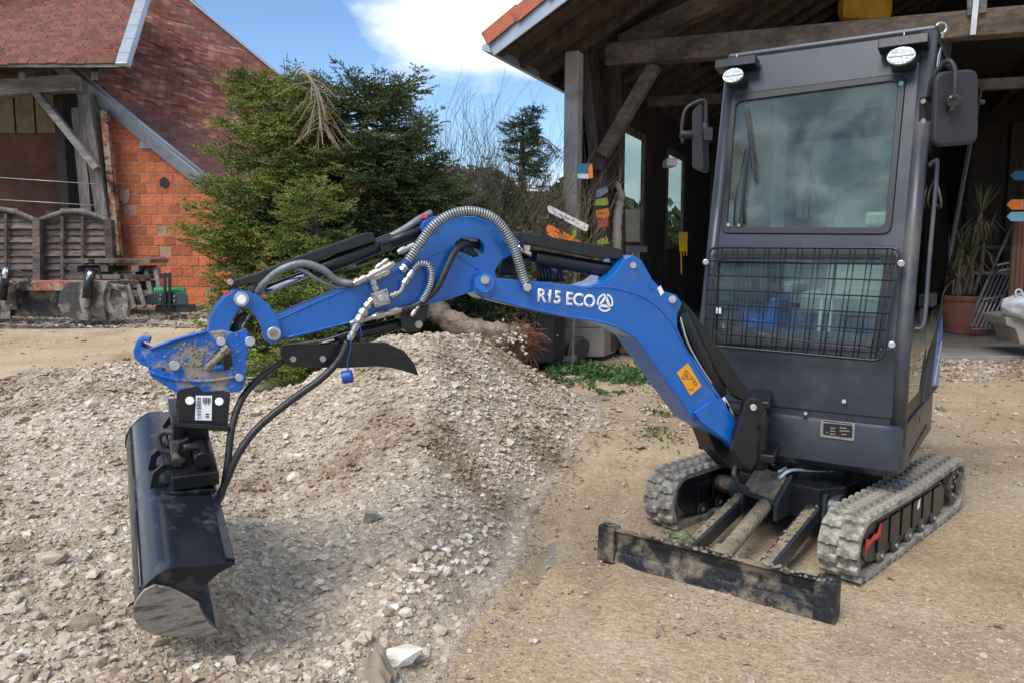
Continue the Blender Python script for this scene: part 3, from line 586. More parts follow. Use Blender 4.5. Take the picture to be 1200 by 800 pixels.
# linkage plates
def arcplate(name, C0, pts_out, pts_in, off, th): return plate(name, pts_out + pts_in[::-1], off, th, BLUE)
link_r = plate('linkage_plate', [(279, 341), (290, 341), (303, 347), (316, 358), (325, 372), (330, 388), (329, 398), (319, 404), (309, 398), (307, 386), (301, 374), (293, 363), (280, 361), (273, 352)], .085, .018, BLUE)
plate('linkage_plate', [(279, 341), (290, 341), (303, 347), (316, 358), (325, 372), (330, 388), (329, 398), (319, 404), (309, 398), (307, 386), (301, 374), (293, 363), (280, 361), (273, 352)], -.065, .018, BLUE)
plate('curved_link', [(243, 390), (245, 374), (252, 361), (263, 348), (274, 341), (284, 340), (292, 346), (290, 357), (280, 364), (272, 376), (268, 392), (255, 396)], .06, .12, BLUE)
for q, r_ in (((283, 351), .024), ((321, 391), .023)):
    MB().cyl(bp(*q, -.09), bp(*q, .105), r_, 20).build('linkage_pin', STEEL, ex, .003); MB().cyl(bp(*q, .1), bp(*q, .112), r_ * .62, 16).build('pin_cap', STEELW if q[0] > 300 else WHITE, ex)
MB().box(bp(266, 345, .03), (.010, .015, .010), (BD, BP, Vector((0, 0, 1)))).build('red_rubber_cap', RED, ex, .003)
MB().tube(bez([bp(289, 367, .02), bp(279, 376, .02), bp(270, 392, .0)], 6), .009, 8).build('grease_hose', HOSE, ex)
MB().tube([bp(292, 368, .0), bp(277, 394, .0)], .008, 8).build('grease_pipe', STEEL, ex)
# --- quick coupler
coup = [(173, 427), (168, 418), (177, 409), (200, 401), (243, 389), (262, 387), (276, 390), (284, 386), (291, 388), (292, 400), (289, 420), (288, 446), (283, 458), (262, 461), (240, 462), (205, 459), (186, 447), (176, 440)]
qc = plate('quick_coupler', coup, .075, .022, BLUEMUD, bevel=.004); plate('quick_coupler_far_plate', coup, -.055, .022, BLUEMUD)
plate('coupler_web', [(186, 412), (240, 396), (284, 400), (282, 450), (240, 456), (196, 450)], .052, .105, BLUEMUD)
plate('coupler_hook', [(177, 411), (171, 408), (166, 406), (166, 402), (170, 400), (176, 402), (175, 397), (166, 396), (159, 401), (156, 411), (158, 420), (165, 427), (173, 430), (180, 420)], .06, .12, BLUEMUD)
MB().tube(bez(bpl([(176, 409), (200, 400), (225, 393), (243, 388)], .078), 4), .0055, 6).build('edge_bead', BLUE, qc); MB().tube(bez(bpl([(173, 434), (200, 443), (240, 446), (284, 440)], .078), 4), .006, 6).build('edge_bead', BLUEMUD, qc)
plate('locking_recess', [(243, 428), (250, 418), (262, 414), (271, 415), (273, 428), (268, 433), (246, 434)], .0765, .012, BLACK, qc, .001)
MB().cyl(bp(241, 433, .085), bp(262, 412, .085), .011, 12).build('locking_cylinder', MUDTOP, qc); MB().cyl(bp(262, 412, .085), bp(268, 406, .085), .016, 6).build('locking_nut', STEELW, qc)
MB().cyl(bp(245, 430, .08), bp(262, 430, .08), .012, 10).build('locking_cylinder', BLUE, qc)
for q, r_ in (((204.5, 428), .0165), ((259, 400), .0145), ((293, 400), .0165), ((280.5, 442), .0135)): MB().cyl(bp(*q, .07), bp(*q, .092), r_, 16).build('coupler_pin', STEEL, qc, .002)
MB().cyl(bp(191.5, 432, .07), bp(191.5, 432, .0775), .006, 4).build('square_hole', PRINT, qc)
# mud lumps on the coupler
rs = random.Random(3); mb = MB()
for k in range(120):
    x = rs.uniform(190, 262); y = rs.uniform(400, 432) + (226 - x) * .12
    if rs.random() < .3: x = rs.uniform(222, 282); y = rs.uniform(392, 455)
    c = bp(x, y, .0765); r_ = rs.uniform(.002, .0065); vs = [c + UX * (r_ * rs.uniform(.6, 1.3) * math.cos(a)) + UY * (r_ * rs.uniform(.6, 1.3) * math.sin(a)) for a in [i * math.pi / 3 for i in range(6)]] + [c + BP * r_ * .5]
    mb.add(vs, [(i, (i + 1) % 6, 6) for i in range(6)])
tag(mb.build('mud_clods', MUDTOP, qc), kind='stuff')
# black mounting ear under the coupler with its barcode plate
ear = plate('mounting_ear', [(207, 459), (211, 456), (232, 452), (238, 459), (262, 457), (270, 460), (269, 474), (267, 499), (262, 505), (212, 501), (203, 498), (209, 490)], .078, .03, BLACK)
plate('mounting_ear_far_plate', [(207, 459), (232, 452), (262, 457), (270, 460), (267, 499), (205, 498)], -.05, .03, BLACK)
MB().prism(bpl([(203, 494), (268, 499), (268, 505), (203, 500)], .10), -BP * .2).build('ear_foot', BLACK, ex, .003)
for q in ((222.5, 469), (257, 470)): MB().cyl(bp(*q, .07), bp(*q, .092), .0135, 16).build('ear_bolt', WHITE, ear, .002)
MB().prism(bpl([(229.5, 463), (248.5, 463), (248, 492), (228.5, 491.5)], .079), BP * .002).build('data_plate', WHITE, ear)
mb = MB(); rs = random.Random(5)
for k in range(15):
    y = 465.5 + k * 1.7; w = rs.choice((.3, .55, .8)); mb.prism(bpl([(231, y), (235.5, y), (235.5, y + w), (231, y + w)], .0815), BP * .0008)
for k in range(5):
    x = 238 + k * 1.9; mb.prism(bpl([(x, 465.5), (x + 1, 465.5), (x + 1, 472 + (k % 2) * 2), (x, 472 + (k % 2) * 2)], .0815), BP * .0008)
for y in (484, 487): mb.prism(bpl([(241, y), (245, y), (245, y + 1.6), (241, y + 1.6)], .0815), BP * .0008)
mb.build('barcode', PRINT, ear)
# --- ditching bucket: section swept along a tilted axis
Pn, Pf = Vector((-.895, 2.08, .50)), Vector((-1.355, 3.0, .735)); AX = (Pn - Pf).normalized(); BS = -BD.copy()
BS = (BS - AX * BS.dot(AX)).normalized(); BV = AX.cross(BS).normalized(); BV = (BV if BV.z > 0 else -BV) * 1.2
sec = [(.118, -.016), (.03, -.008), (-.045, 0), (-.085, -.018), (-.115, -.043), (-.133, -.075), (-.137, -.105), (-.122, -.135), (-.085, -.160), (-.03, -.180), (.02, -.190), (.066, -.197)]
def sp_(s_, v_, base): return base + BS * s_ + BV * v_
def bez2(pts, k): return [(p.x, p.y) for p in bez([Vector((a, b, 0)) for a, b in pts], k)]
sec2 = bez2(sec, 4)
bucket = MB()
inn = []
for i, (a, b) in enumerate(sec2):
    p0 = Vector(sec2[max(i - 1, 0)]); p1 = Vector(sec2[min(i + 1, len(sec2) - 1)]); d = (p1 - p0).normalized(); nn = Vector((d.y, -d.x))
    nn = Vector((-d.y, d.x)); c = Vector((-.01, -.1)); nn = nn if (c - Vector((a, b))).dot(nn) > 0 else -nn; inn.append((a + nn.x * .009, b + nn.y * .009))
poly = sec2 + inn[::-1]; n = len(sec2)
A = [sp_(a, b, Pf) for a, b in sec2]; B = [sp_(a, b, Pn) for a, b in sec2]; Ai = [sp_(a, b, Pf) for a, b in inn]; Bi = [sp_(a, b, Pn) for a, b in inn]
vs = A + B + Ai + Bi; fs = []; sm = []
for i in range(n - 1): fs += [(i, i + 1, i + 1 + n, i + n), (i + 2 * n, i + 3 * n, i + 1 + 3 * n, i + 1 + 2 * n), (i + n, i + 1 + n, i + 1 + 3 * n, i + 3 * n), (i, i + 2 * n, i + 1 + 2 * n, i + 1)]
fs += [(0, n, 3 * n, 2 * n), (n - 1, 3 * n - 1, 4 * n - 1, 2 * n - 1)]
bucket.add(vs, fs, True); buck = bucket.build('bucket', BUCKETM, ex)
em = buck.modifiers.new('split', 'EDGE_SPLIT'); em.split_angle = R(35)
mouth = bez2([(.118, -.016), (.122, -.022), (.080, -.038), (.040, -.068), (.022, -.100), (.034, -.140), (.055, -.175), (.082, -.208)], 3)
side = bez2([(.080, -.205), (.02, -.190), (-.03, -.180), (-.085, -.160), (-.122, -.135), (-.137, -.105), (-.133, -.075), (-.115, -.043), (-.085, -.018), (-.045, 0), (.03, -.008), (.118, -.016)], 3)
side = [(a * 1.03, b * 1.03) for a, b in side]
for base, sg in ((Pn, 1), (Pf, -1)):
    MB().prism([sp_(a, b, base - AX * .004 * sg) for a, b in side + mouth[1:-1]], AX * .014 * sg).build('side_plate', BUCKETM, buck, .0025)
    # worn lower side cutter welded outside
    lo = [(-.130, -.060), (-.112, -.040), (-.085, -.032), (-.045, -.048), (-.005, -.078), (.024, -.104), (.026, -.118), (.034, -.140), (.052, -.172), (.090, -.214), (.02, -.196), (-.03, -.187), (-.088, -.167), (-.128, -.141), (-.143, -.107), (-.139, -.075)]
    MB().prism([sp_(a, b, base + AX * .0115 * sg) for a, b in lo], AX * .010 * sg).build('side_cutter', WORN, buck, .002)
MB().prism([sp_(a, b, Pf) for a, b in ((.066, -.193), (.02, -.186), (.02, -.199), (.075, -.206))], (Pn - Pf)).build('cutting_edge', WORN, buck)
MB().tube([sp_(-.118, -.046, Pf), sp_(-.118, -.046, Pn)], .006, 6).build('edge_rib', BUCKETM, buck)
MB().prism([sp_(a, b, Pf) for a, b in ((.125, -.012), (.10, -.004), (.10, -.024), (.125, -.028))], (Pn - Pf)).build('top_rail', BUCKETM, buck, .002)
MB().prism([sp_(a, b, Pf.lerp(Pn, .35)) for a, b in ((.118, -.014), (.0, -.004), (-.02, .008), (.118, .0))], (Pn - Pf) * .28).build('wear_plate', BUCKETM, buck, .002)
# tilt head between ear and bucket: frame, cylinder, lugs, hoses
up = Vector((0, 0, 1))
def bk(t, s_, v_): return sp_(s_, v_, Pf.lerp(Pn, t))
tilt = MB(); tilt.box(bk(.42, .06, .09), (.055, .10, .075), (BS, AX, BV)); tilt.box(bk(.42, .06, .03), (.07, .22, .02), (BS, AX, BV)); tiltm = tilt.build('tilt_head', BLACK, buck, .004)
MB().cyl(bk(.30, .085, .10), bk(.62, .085, .085), .028, 18).build('tilt_cylinder', BLACK, buck, .003)
MB().cyl(bk(.40, .01, .10), bk(.58, .01, .07), .016, 14).build('tilt_rod', STEELD, buck)
MB().prism([bk(.36, .02, .15), bk(.36, -.02, .10), bk(.36, .0, .03), bk(.36, .05, .03), bk(.36, .06, .15)], AX * .02).build('tilt_lug', BLACK, buck, .003)
MB().prism([bk(.54, .02, .12), bk(.54, .0, .03), bk(.54, .06, .03), bk(.54, .05, .13)], AX * .02).build('tilt_lug', BLACK, buck, .003)
for t in (.44, .56):
    outer = [bk(t, -.075, .0), bk(t, -.062, .045), bk(t, -.03, .068), bk(t, .0, .066), bk(t, .0, .0)]; inner = [bk(t, -.05, .012), bk(t, -.044, .035), bk(t, -.026, .048), bk(t, -.012, .048), bk(t, -.012, .012)]
    MB().ring(outer, inner, AX * .014).build('lifting_lug', BLACK, buck, .0015)
    MB().box(bk(t - .01, .01, .06), (.012, .012, .02), (BS, AX, BV)).build('lug_bolt', STEELW, buck, .002)
for t in (.38, .5, .6): MB().cyl(bk(t, .03, .12), bk(t, .07, .12), .014, 12).build('tilt_fitting', BLACK, buck, .002)
MB().tube(bez([bp(210, 508, .05), bp(194, 505, .03), bp(186, 512, .02), bp(190, 526, .02), bp(205, 530, .02)], 6), .011, 10).build('steel_elbow_pipe', STEELD, ex)
MB().box(bp(209, 528, .07), (.02, .02, .035), (BD, BP, up)).build('valve_block', STEELD, ex, .004)
for q in ((235, 508, .03), (222, 535, .04), (243, 528, .03), (231, 552, .05)): MB().cyl(bp(*q), bp(q[0] + 6, q[1] + 14, q[2]), .012, 10).build('hydraulic_fitting', BLACK, ex, .002)
for k in range(3): MB().tube(bez([bp(228 + 5 * k, 520, .03), bp(226 + 6 * k, 545, .05), bp(234 + 5 * k, 570, .05), bp(246 + 2 * k, 590, .06)], 6), .0085, 8).build('hydraulic_hose', HOSE, ex)
for k in range(4): MB().tube(bez([bp(213 + 8 * k, 588, .12), bp(226 + 7 * k, 602, .13), bp(252 + k, 600, .14)], 6), .004, 6).build('wire_loop', HOSE, ex)
# long black hoses from the arm down to the bucket
MB().tube(bez([bp(407, 400, .075), bp(398, 420, .08), bp(378, 442, .085), bp(345, 466, .09), bp(305, 498, .1), bp(280, 530, .11), bp(263, 568, .11), bp(252, 590, .11), bp(243, 594, .11)], 8), .0125, 12).build('hydraulic_hose', HOSE, ex)
MB().tube(bez([bp(352, 408, -.02), bp(330, 424, -.01), bp(305, 442, .02), bp(284, 466, .05), bp(272, 500, .08), bp(267, 540, .1), bp(261, 575, .1), bp(252, 592, .11)], 8), .0115, 12).build('hydraulic_hose', HOSE, ex)
# thumb plate and its cylinder under the arm
plate('thumb', [(333, 405), (345, 404), (404, 403), (454, 402), (474, 411), (486, 426), (491, 440), (479, 436), (460, 431), (444, 429), (400, 431), (343, 430), (331, 423), (328, 414)], .02, .05, BLACK)
for q in ((343, 420), (378, 420)): pin(*q, .02, .011, ex, 'thumb_bolt', BOLT)
pin(429, 411, .0205, .011, ex, 'thumb_hole', PRINT, .001)
MB().cyl(bp(395, 396, 0), bp(484, 376, 0), .022, 16).build('thumb_cylinder', BLACK, ex, .003); MB().cyl(bp(375, 402, .0), bp(396, 396, .0), .011, 10).build('thumb_rod', CHROME, ex)
plate('thumb_bracket', [(470, 366), (503, 357), (500, 372), (492, 388), (478, 390), (470, 382)], .05, .1, BLACK); pin(490, 380, .05, .014, ex, 'thumb_pin', BOLT)
MB().tube([bp(330, 404, .02), bp(380, 398, .02), bp(420, 385, .02)], .004, 6).build('thumb_pipe', BOLT, ex)
# valve block, fittings and hoses on the arm
vb = MB().prism(bpl([(435, 345), (454, 338), (458, 356), (440, 361)], .11), -BP * .05).build('valve', STEEL, ex, .003)
MB().cyl(bp(447, 350, .10), bp(447, 350, .125), .012, 12).build('valve_cap', STEEL, vb, .002)
for q in ((438, 347), (452, 342), (455, 354), (442, 358)): MB().cyl(bp(*q, .108), bp(*q, .115), .003, 6).build('valve_screw', PRINT, vb)
def fitting(a, b, r, off=.085, off2=None):
    o2 = off if off2 is None else off2; A_, B_ = bp(*a, off), bp(*b, o2); d = B_ - A_; mb = MB()
    mb.cyl(A_, B_, r * .72, 12); mb.cyl(A_ + d * .12, A_ + d * .42, r, 6); mb.cyl(A_ + d * .55, A_ + d * .9, r * .95, 6); return mb.build('hose_fitting', STEEL, ex, .001)
fitting((438, 350), (428, 361), .015); fitting((428, 362), (419, 378), .019); fitting((419, 378), (409, 399), .014); fitting((441, 342), (436, 327), .013); fitting((437, 326), (456, 318), .016)
fitting((414, 333), (430, 325), .014); fitting((430, 326), (462, 309), .016); fitting((457, 348), (466, 344), .012); fitting((472, 335), (484, 317), .0125); fitting((466, 296), (488, 287), .0125)
fitting((410, 379), (436, 372), .011); fitting((436, 372), (470, 363), .014); fitting((492, 355), (482, 371), .009); fitting((440, 315), (455, 304), .009); fitting((476, 312), (470, 318), .016)
MB().tube(bez([bp(466, 344, .085), bp(470, 341, .09), bp(473, 334, .09)], 5), .008, 8).build('steel_elbow_pipe', STEEL, ex)
# spring guarded hose over the elbow
def coil(path, r, wr, pitch, name, m, core=HOSE):
    P_ = bez(path, 14); mb = MB(); d = [0]
    for a, b in zip(P_, P_[1:]): d.append(d[-1] + (b - a).length)
    tot = d[-1]; k = int(tot / pitch)
    for i in range(k):
        s_ = (i + .5) * pitch; j = next(q for q in range(1, len(d)) if d[q] >= s_); u = (s_ - d[j - 1]) / max(1e-6, d[j] - d[j - 1]); c = P_[j - 1].lerp(P_[j], u); t = (P_[j] - P_[j - 1]).normalized()
        mb.cyl(c - t * wr * .55, c + t * wr * .55, r, 12)
    o = MB().tube(P_, r * .86, 12).build(name, core, ex); g = mb.build('spring_guard', m, o); return o
coil([bp(478, 306, .085), bp(492, 286, .095), bp(508, 265, .11), bp(530, 251, .12), bp(555, 248, .125), bp(578, 256, .125), bp(594, 274, .12), bp(604, 295, .11), bp(611, 318, .10), bp(616, 332, .095)], .0175, .006, .0095, 'guarded_hose', SPRING)
MB().cyl(bp(612, 322, .098), bp(617, 338, .096), .014, 12).build('hose_end', STEEL, ex, .002); MB().cyl(bp(618, 337, .08), bp(618, 337, .115), .017, 6).build('banjo_bolt', STEEL, ex, .002)
coil([bp(485, 316, .085), bp(493, 309, .095), bp(503, 312, .1), bp(506, 325, .1), bp(502, 340, .095), bp(494, 354, .085)], .0115, .005, .008, 'looped_hose', SPRING)
MB().tube(bez([bp(470, 363, .08), bp(484, 360, .08), bp(500, 350, .085), bp(512, 337, .09), bp(523, 315, .09), bp(531, 298, .085), bp(541, 288, .07), bp(556, 287, .02), bp(566, 293, -.04)], 8), .0125, 12).build('hydraulic_hose', HOSE, ex)
coil([bp(540, 286, -.01), bp(549, 293, -.02), bp(560, 302, -.02)], .012, .005, .009, 'inner_hose', SPRING)
MB().tube(bez([bp(414, 333, .07), bp(395, 329, .06), bp(378, 316, .07), bp(355, 309, .07), bp(330, 316, .06), bp(311, 331, .04), bp(302, 343, .02)], 8), .013, 12).build('hydraulic_hose', HOSEG, ex)
MB().tube(bez([bp(412, 337, .05), bp(392, 336, .05), bp(372, 328, .06), bp(352, 316, .06), bp(325, 314, .02), bp(300, 330, .0), bp(296, 345, .0)], 8), .008, 10).build('hydraulic_hose', HOSEG, ex)
# bundle of hoses inside the elbow crook, running up to the boom
for k in range(8): MB().tube(bez([bp(587 + 2.6 * k, 322, -.05 + .012 * k), bp(590 + 3.6 * k, 308, -.05 + .012 * k), bp(600 + 4 * k, 297 + k, -.04), bp(618 + 4 * k, 293 + 2 * k, -.04), bp(628 + 4 * k, 302 + 2 * k, -.04), bp(632 + 4 * k, 330, -.04)], 5), .0075, 8).build('hydraulic_hose', HOSE, ex)
MB().cyl(bp(641, 305, -.03), bp(651, 319, -.03), .013, 10).build('hose_fitting', STEEL, ex)
MB().tube(bez([bp(720, 317, .03), bp(712, 328, .0), bp(698, 336, -.04)], 6), .006, 8).build('hydraulic_hose', HOSEB, ex)
# blue dust cap on a cord
MB().tube(bez([bp(416, 378, .1), bp(410, 390, .11), bp(411, 408, .11), bp(407, 424, .11), bp(408, 434, .11)], 5), .0018, 6).build('cap_cord', BLUECAP, ex)
MB().tube(bez([bp(420, 376, .1), bp(423, 388, .11), bp(424, 400, .11)], 5), .0016, 6).build('cap_cord', BLUECAP, ex)
MB().cyl(bp(401, 442, .11), bp(413, 440, .12), .0225, 18).build('dust_cap', BLUECAP, ex, .003)

# --- undercarriage
TH = R(45); TF = Vector((-math.sin(TH), -math.cos(TH), 0)); TU = Vector((math.cos(TH), -math.sin(TH), 0)); A0 = Vector((1.468, 3.10, 0))
TL = 1.17; TW = .165; THt = .305
def tp(u, t, z, base): return base + TU * u + TF * t + up * z
def track_path(n=96):
    # side outline: front idler smaller than rear sprocket, straight runs between; clockwise
    rf, rr_ = .133, .130; pts = []
    for i in range(17): a = -90 + 180 * i / 16; pts.append((rf * math.cos(R(a)) * .95, rf + rf * math.sin(R(a))))
    for i in range(1, 20): f = i / 20; pts.append((-TL * f, 2 * rf + (2 * rr_ + .012 - 2 * rf) * f - .010 * math.sin(math.pi * f)))
    for i in range(17): a = 90 + 180 * i / 16; pts.append((-TL + rr_ * math.cos(R(a)), .012 + rr_ + rr_ * math.sin(R(a))))
    for i in range(1, 20): f = i / 20; pts.append((-TL + TL * f, .012 * (1 - f) ** 3))
    return [(t, z + .012) for t, z in pts]
tpth = track_path()
def resample(P_, n):
    P_ = [Vector(p) for p in P_]; P_.append(P_[0]); d = [0]
    for a, b in zip(P_, P_[1:]): d.append(d[-1] + (b - a).length)
    out = []; j = 1
    for i in range(n):
        s_ = d[-1] * i / n
        while d[j] < s_: j += 1
        u = (s_ - d[j - 1]) / (d[j] - d[j - 1]); out.append((P_[j - 1].lerp(P_[j], u), (P_[j] - P_[j - 1]).normalized()))
    return out
lug_me = None
def build_track(base, name_lab):
    global lug_me
    rs_ = resample(tpth, 120); mb = MB(); n = len(rs_); vs = []
    for (p, d) in rs_:
        nn = Vector((d.y, -d.x)); q = p - nn * .022
        vs += [tp(0, p.x, p.y, base), tp(-TW, p.x, p.y, base), tp(0, q.x, q.y, base), tp(-TW, q.x, q.y, base)]
    fs = []
    for i in range(n):
        j = (i + 1) % n
        fs += [(4 * i, 4 * j, 4 * j + 1, 4 * i + 1), (4 * i + 2, 4 * i + 3, 4 * j + 3, 4 * j + 2), (4 * i, 4 * i + 2, 4 * j + 2, 4 * j), (4 * i + 1, 4 * j + 1, 4 * j + 3, 4 * i + 3)]
    mb.add(vs, fs, True); tr = mb.build('track', RUBBER, ex); e = tr.modifiers.new('split', 'EDGE_SPLIT'); e.split_angle = R(40)
    if lug_me is None:
        lb = MB(); hw = TW * .25
        b_ = [(-.017, -hw), (.017, -hw), (.017, -.012), (.008, 0), (.017, .012), (.017, hw * .98), (-.017, hw * .98), (-.017, .012), (-.026, 0), (-.017, -.012)]
        lo = [Vector((a, b, -.004)) for a, b in b_]; hi = [Vector((a * .72, b * .93, .019)) for a, b in b_]; m_ = len(lo)
        lb.add(lo + hi, [tuple(range(m_ - 1, -1, -1)), tuple(range(m_, 2 * m_))] + [(i, (i + 1) % m_, (i + 1) % m_ + m_, i + m_) for i in range(m_)]); lug_me = lb.mesh('tread_lug', RUBBER)
    rs2 = resample(tpth, 46)
    for side_ in (0, 1):
        for i, (p, d) in enumerate(rs2):
            if side_: 
                q = rs2[(i + 1) % 46][0]; p = (p + q) / 2; d = (q - rs2[i][0]).normalized()
            nn = Vector((d.y, -d.x)); c = tp(-TW * (.255 if side_ == 0 else .745), p.x, p.y, base)
            X_ = TF * d.x + up * d.y; Z_ = TF * nn.x + up * nn.y; Y_ = Z_.cross(X_)
            o = link('tread_lug', lug_me, tr, c); o.rotation_euler = Matrix((X_, Y_, Z_)).transposed().to_euler()
    return tr
def undercarriage_side(base, front_label=True):
    tr = build_track(base, '')
    fr = MB().prism([tp(-.022, t, z, base) for t, z in ((-.02, .075), (-.09, .055), (-.96, .055), (-1.02, .09), (-1.02, .16), (-.96, .225), (-.5, .235), (-.02, .245), (.03, .20), (.03, .12))], -TU * (TW - .05)).build('track_frame', BLACK, ex, .004)
    # side skirt bands
    for k in range(6):
        t0 = -.12 - k * .14; MB().box(tp(-.018, t0 - .062, .15, base), (.055, .004, .062), (TF, TU, up)).build('frame_rib', BLACK, fr, .003)
    for k in range(5): MB().cyl(tp(-.03, -.17 - k * .17, .062, base), tp(-.012, -.17 - k * .17, .062, base), .038, 18).build('roller', STEELD, fr, .004); MB().cyl(tp(-.02, -.17 - k * .17, .062, base), tp(-.006, -.17 - k * .17, .062, base), .011, 8).build('roller_bolt', BOLT, fr)
    MB().cyl(tp(-.05, -TL, .165, base), tp(-.014, -TL, .165, base), .092, 24).build('sprocket', MUDDY, fr, .004); MB().cyl(tp(-.03, -TL, .165, base), tp(.0, -TL, .165, base), .045, 16).build('drive_motor', BLACK, fr, .004)
    for k in range(8):
        a = k * math.pi / 4; MB().cyl(tp(-.02, -TL + .066 * math.cos(a), .165 + .066 * math.sin(a), base), tp(-.006, -TL + .066 * math.cos(a), .165 + .066 * math.sin(a), base), .008, 6).build('sprocket_bolt', BOLT, fr)
    MB().cyl(tp(-.06, 0, .157, base), tp(-.03, 0, .157, base), .10, 24).build('idler', MUDDY, fr, .004)
    return fr
frR = undercarriage_side(A0)
frL = undercarriage_side(A0 - TU * .87)
# red mark and white sticker on the near frame
mb = MB()
for a in ([(-.03, .150), (.015, .125), (.015, .185), (-.03, .170)], [(-.03, .150), (-.03, .170), (-.075, .185), (-.075, .165)], [(-.075, .152), (-.075, .185), (-.105, .178), (-.105, .160)], [(-.105, .148), (-.105, .180), (-.130, .205), (-.130, .168)], [(-.130, .158), (-.130, .212), (-.145, .216), (-.145, .15)], [(.005, .118), (.015, .118), (.01, .145), (.0, .14)]):
    mb.prism([tp(-.0135, t, z, A0) for t, z in a], TU * .0015)
mb.build('red_decal', RED, frR); MB().prism([tp(-.0135, t, z, A0) for t, z in ((-.595, .165), (-.625, .17), (-.628, .212), (-.602, .202))], TU * .0015).build('white_decal', WHITE, frR)
CX = A0 - TU * .515 - TF * .52   # slew centre on the ground
def cc(u, t, z): return CX + TU * u + TF * t + up * z
carb = MB().prism([cc(-.20, .30, .13), cc(.20, .30, .13), cc(.27, .18, .13), cc(.27, -.30, .13), cc(-.27, -.30, .13), cc(-.27, .18, .13)], up * .15).build('car_body', BLACK, ex, .008)
MB().cyl(cc(-.40, .20, .17), cc(.40, .20, .17), .045, 18).build('track_adjust_tube', MUDDY, carb); MB().cyl(cc(-.27, .20, .17), cc(.27, .20, .17), .075, 22).build('cross_tube', DARK, carb, .003)
MB().cyl(cc(-.40, -.22, .17), cc(.40, -.22, .17), .045, 18).build('track_adjust_tube', MUDDY, carb)
MB().cyl(cc(0, 0, .27), cc(0, 0, .34), .20, 40).build('slew_ring', BLACK, carb, .004); MB().cyl(cc(0, 0, .33), cc(0, 0, .38), .24, 40).build('slew_base', BLACK, carb, .004)
for k in range(20):
    a = k * math.pi / 10; MB().cyl(cc(.222 * math.cos(a), .222 * math.sin(a), .322), cc(.222 * math.cos(a), .222 * math.sin(a), .336), .008, 6).build('slew_bolt', BOLT, carb)
# blade with arms
BL, BR = Vector((.385, 3.335, .0)), Vector((1.172, 2.725, .0)); Bd = (BR - BL).normalized(); Bn = Vector((Bd.y, -Bd.x, 0)); Bn = Bn if Bn.y < 0 else -Bn
prof = [(0.0, .004), (-.022, .05), (-.03, .095), (-.018, .138), (.0, .152), (-.035, .156), (-.052, .138), (-.052, .045), (-.012, .004)]
bl = MB().prism([BL + Bn * a + up * z for a, z in prof], BR - BL); blade = bl.build('dozer_blade', MUDDY, ex, .003)
for base, nm in ((BL - Bd * .006, 'blade_end'), (BR - Bd * .075, 'blade_end')):
    w_ = .08; MB().prism([base + Bn * a + up * z for a, z in ((.010, .006), (.003, .160), (-.06, .160), (-.06, .02), (-.01, .002))], Bd * w_).build(nm, MUDDY, blade, .004)
MB().prism([BL + Bd * .08 + Bn * a + up * z for a, z in ((.004, .004), (-.004, .045), (-.012, .045), (-.006, .002))], Bd * (.845)).build('cutting_edge', MUDDY, blade, .002)
def barm(f, u_, w, z0, z1, nm='blade_arm', m=DARK, h=.07, t1=.27):
    a = BL + (BR - BL) * f - Bn * .05 + up * z0; b = cc(u_, t1, z1); o = MB().beam(a, b, w, h).build(nm, m, ex, .005)
    MB().beam(a + up * (h / 2 + .003), b.lerp(a, .12) + up * (h / 2 + .002), w * .6, .006).build('dried_mud', MUDTOP, o); return o
barm(.36, -.17, .06, .075, .16); barm(.70, .17, .065, .075, .16)
MB().cyl(BL + (BR - BL) * .52 - Bn * .07 + up * .10, cc(-.02, .33, .19), .034, 16).build('blade_cylinder', MUDTOP, ex, .003); MB().cyl(BL + (BR - BL) * .52 - Bn * .05 + up * .08, BL + (BR - BL) * .52 - Bn * .13 + up * .13, .045, 12).build('blade_cylinder_head', MUDTOP, ex, .006)
MB().prism([cc(-.12, .42, .21), cc(.04, .42, .19), cc(.04, .28, .27), cc(-.12, .28, .29)], up * .025).build('step_plate', DARK, ex, .003)
MB().prism([cc(-.115, .415, .237), cc(.035, .415, .217), cc(.035, .285, .297), cc(-.115, .285, .317)], up * .006).build('dried_mud', MUDTOP, ex)
for u_ in (-.13, .04): MB().prism([cc(u_, .42, .20), cc(u_, .42, .12), cc(u_, .27, .12), cc(u_, .27, .31)], TU * .018).build('step_cheek', DARK, ex, .002)
for u_ in (-.20, -.13, .12, .21): MB().prism([cc(u_, .30, .10), cc(u_, .22, .08), cc(u_, .20, .27), cc(u_, .28, .25)], TU * .016).build('arm_bracket', DARK, ex, .002)
rs = random.Random(9); mb = MB()
for k in range(260):
    if k < 110: f = rs.random(); c = BL + (BR - BL) * f - Bn * rs.uniform(-.0, .05) + up * .158
    elif k < 190: f = rs.random(); c = cc(-.12 + .15 * rs.random(), .29 + .12 * rs.random(), .24 + 0); c.z = .245 + .08 * (1 - (c - cc(0, .29, 0)).length * 3) if False else .25
    else:
        f = rs.random(); c = (BL + (BR - BL) * (.36 if k % 2 else .70) - Bn * .05 + up * .13).lerp(cc(-.17 if k % 2 else .17, .27, .2), f) + TU * rs.uniform(-.025, .025)
    r_ = rs.uniform(.003, .011)
    if 110 <= k < 190: c = cc(-.115 + .15 * rs.random(), .285 + .125 * (q := rs.random()), .308 - .078 * q)
    mb.add([c + Vector((r_ * rs.uniform(.6, 1.3) * math.cos(a), r_ * rs.uniform(.6, 1.3) * math.sin(a), -.002)) for a in [i * math.pi / 3 for i in range(6)]] + [c + up * r_ * .8], [(i, (i + 1) % 6, 6) for i in range(6)])
tag(mb.build('mud_clods', MUDTOP, blade), kind='stuff')
mb = MB(); a0 = BL + (BR - BL) * .33 - Bn * .12 + up * .14
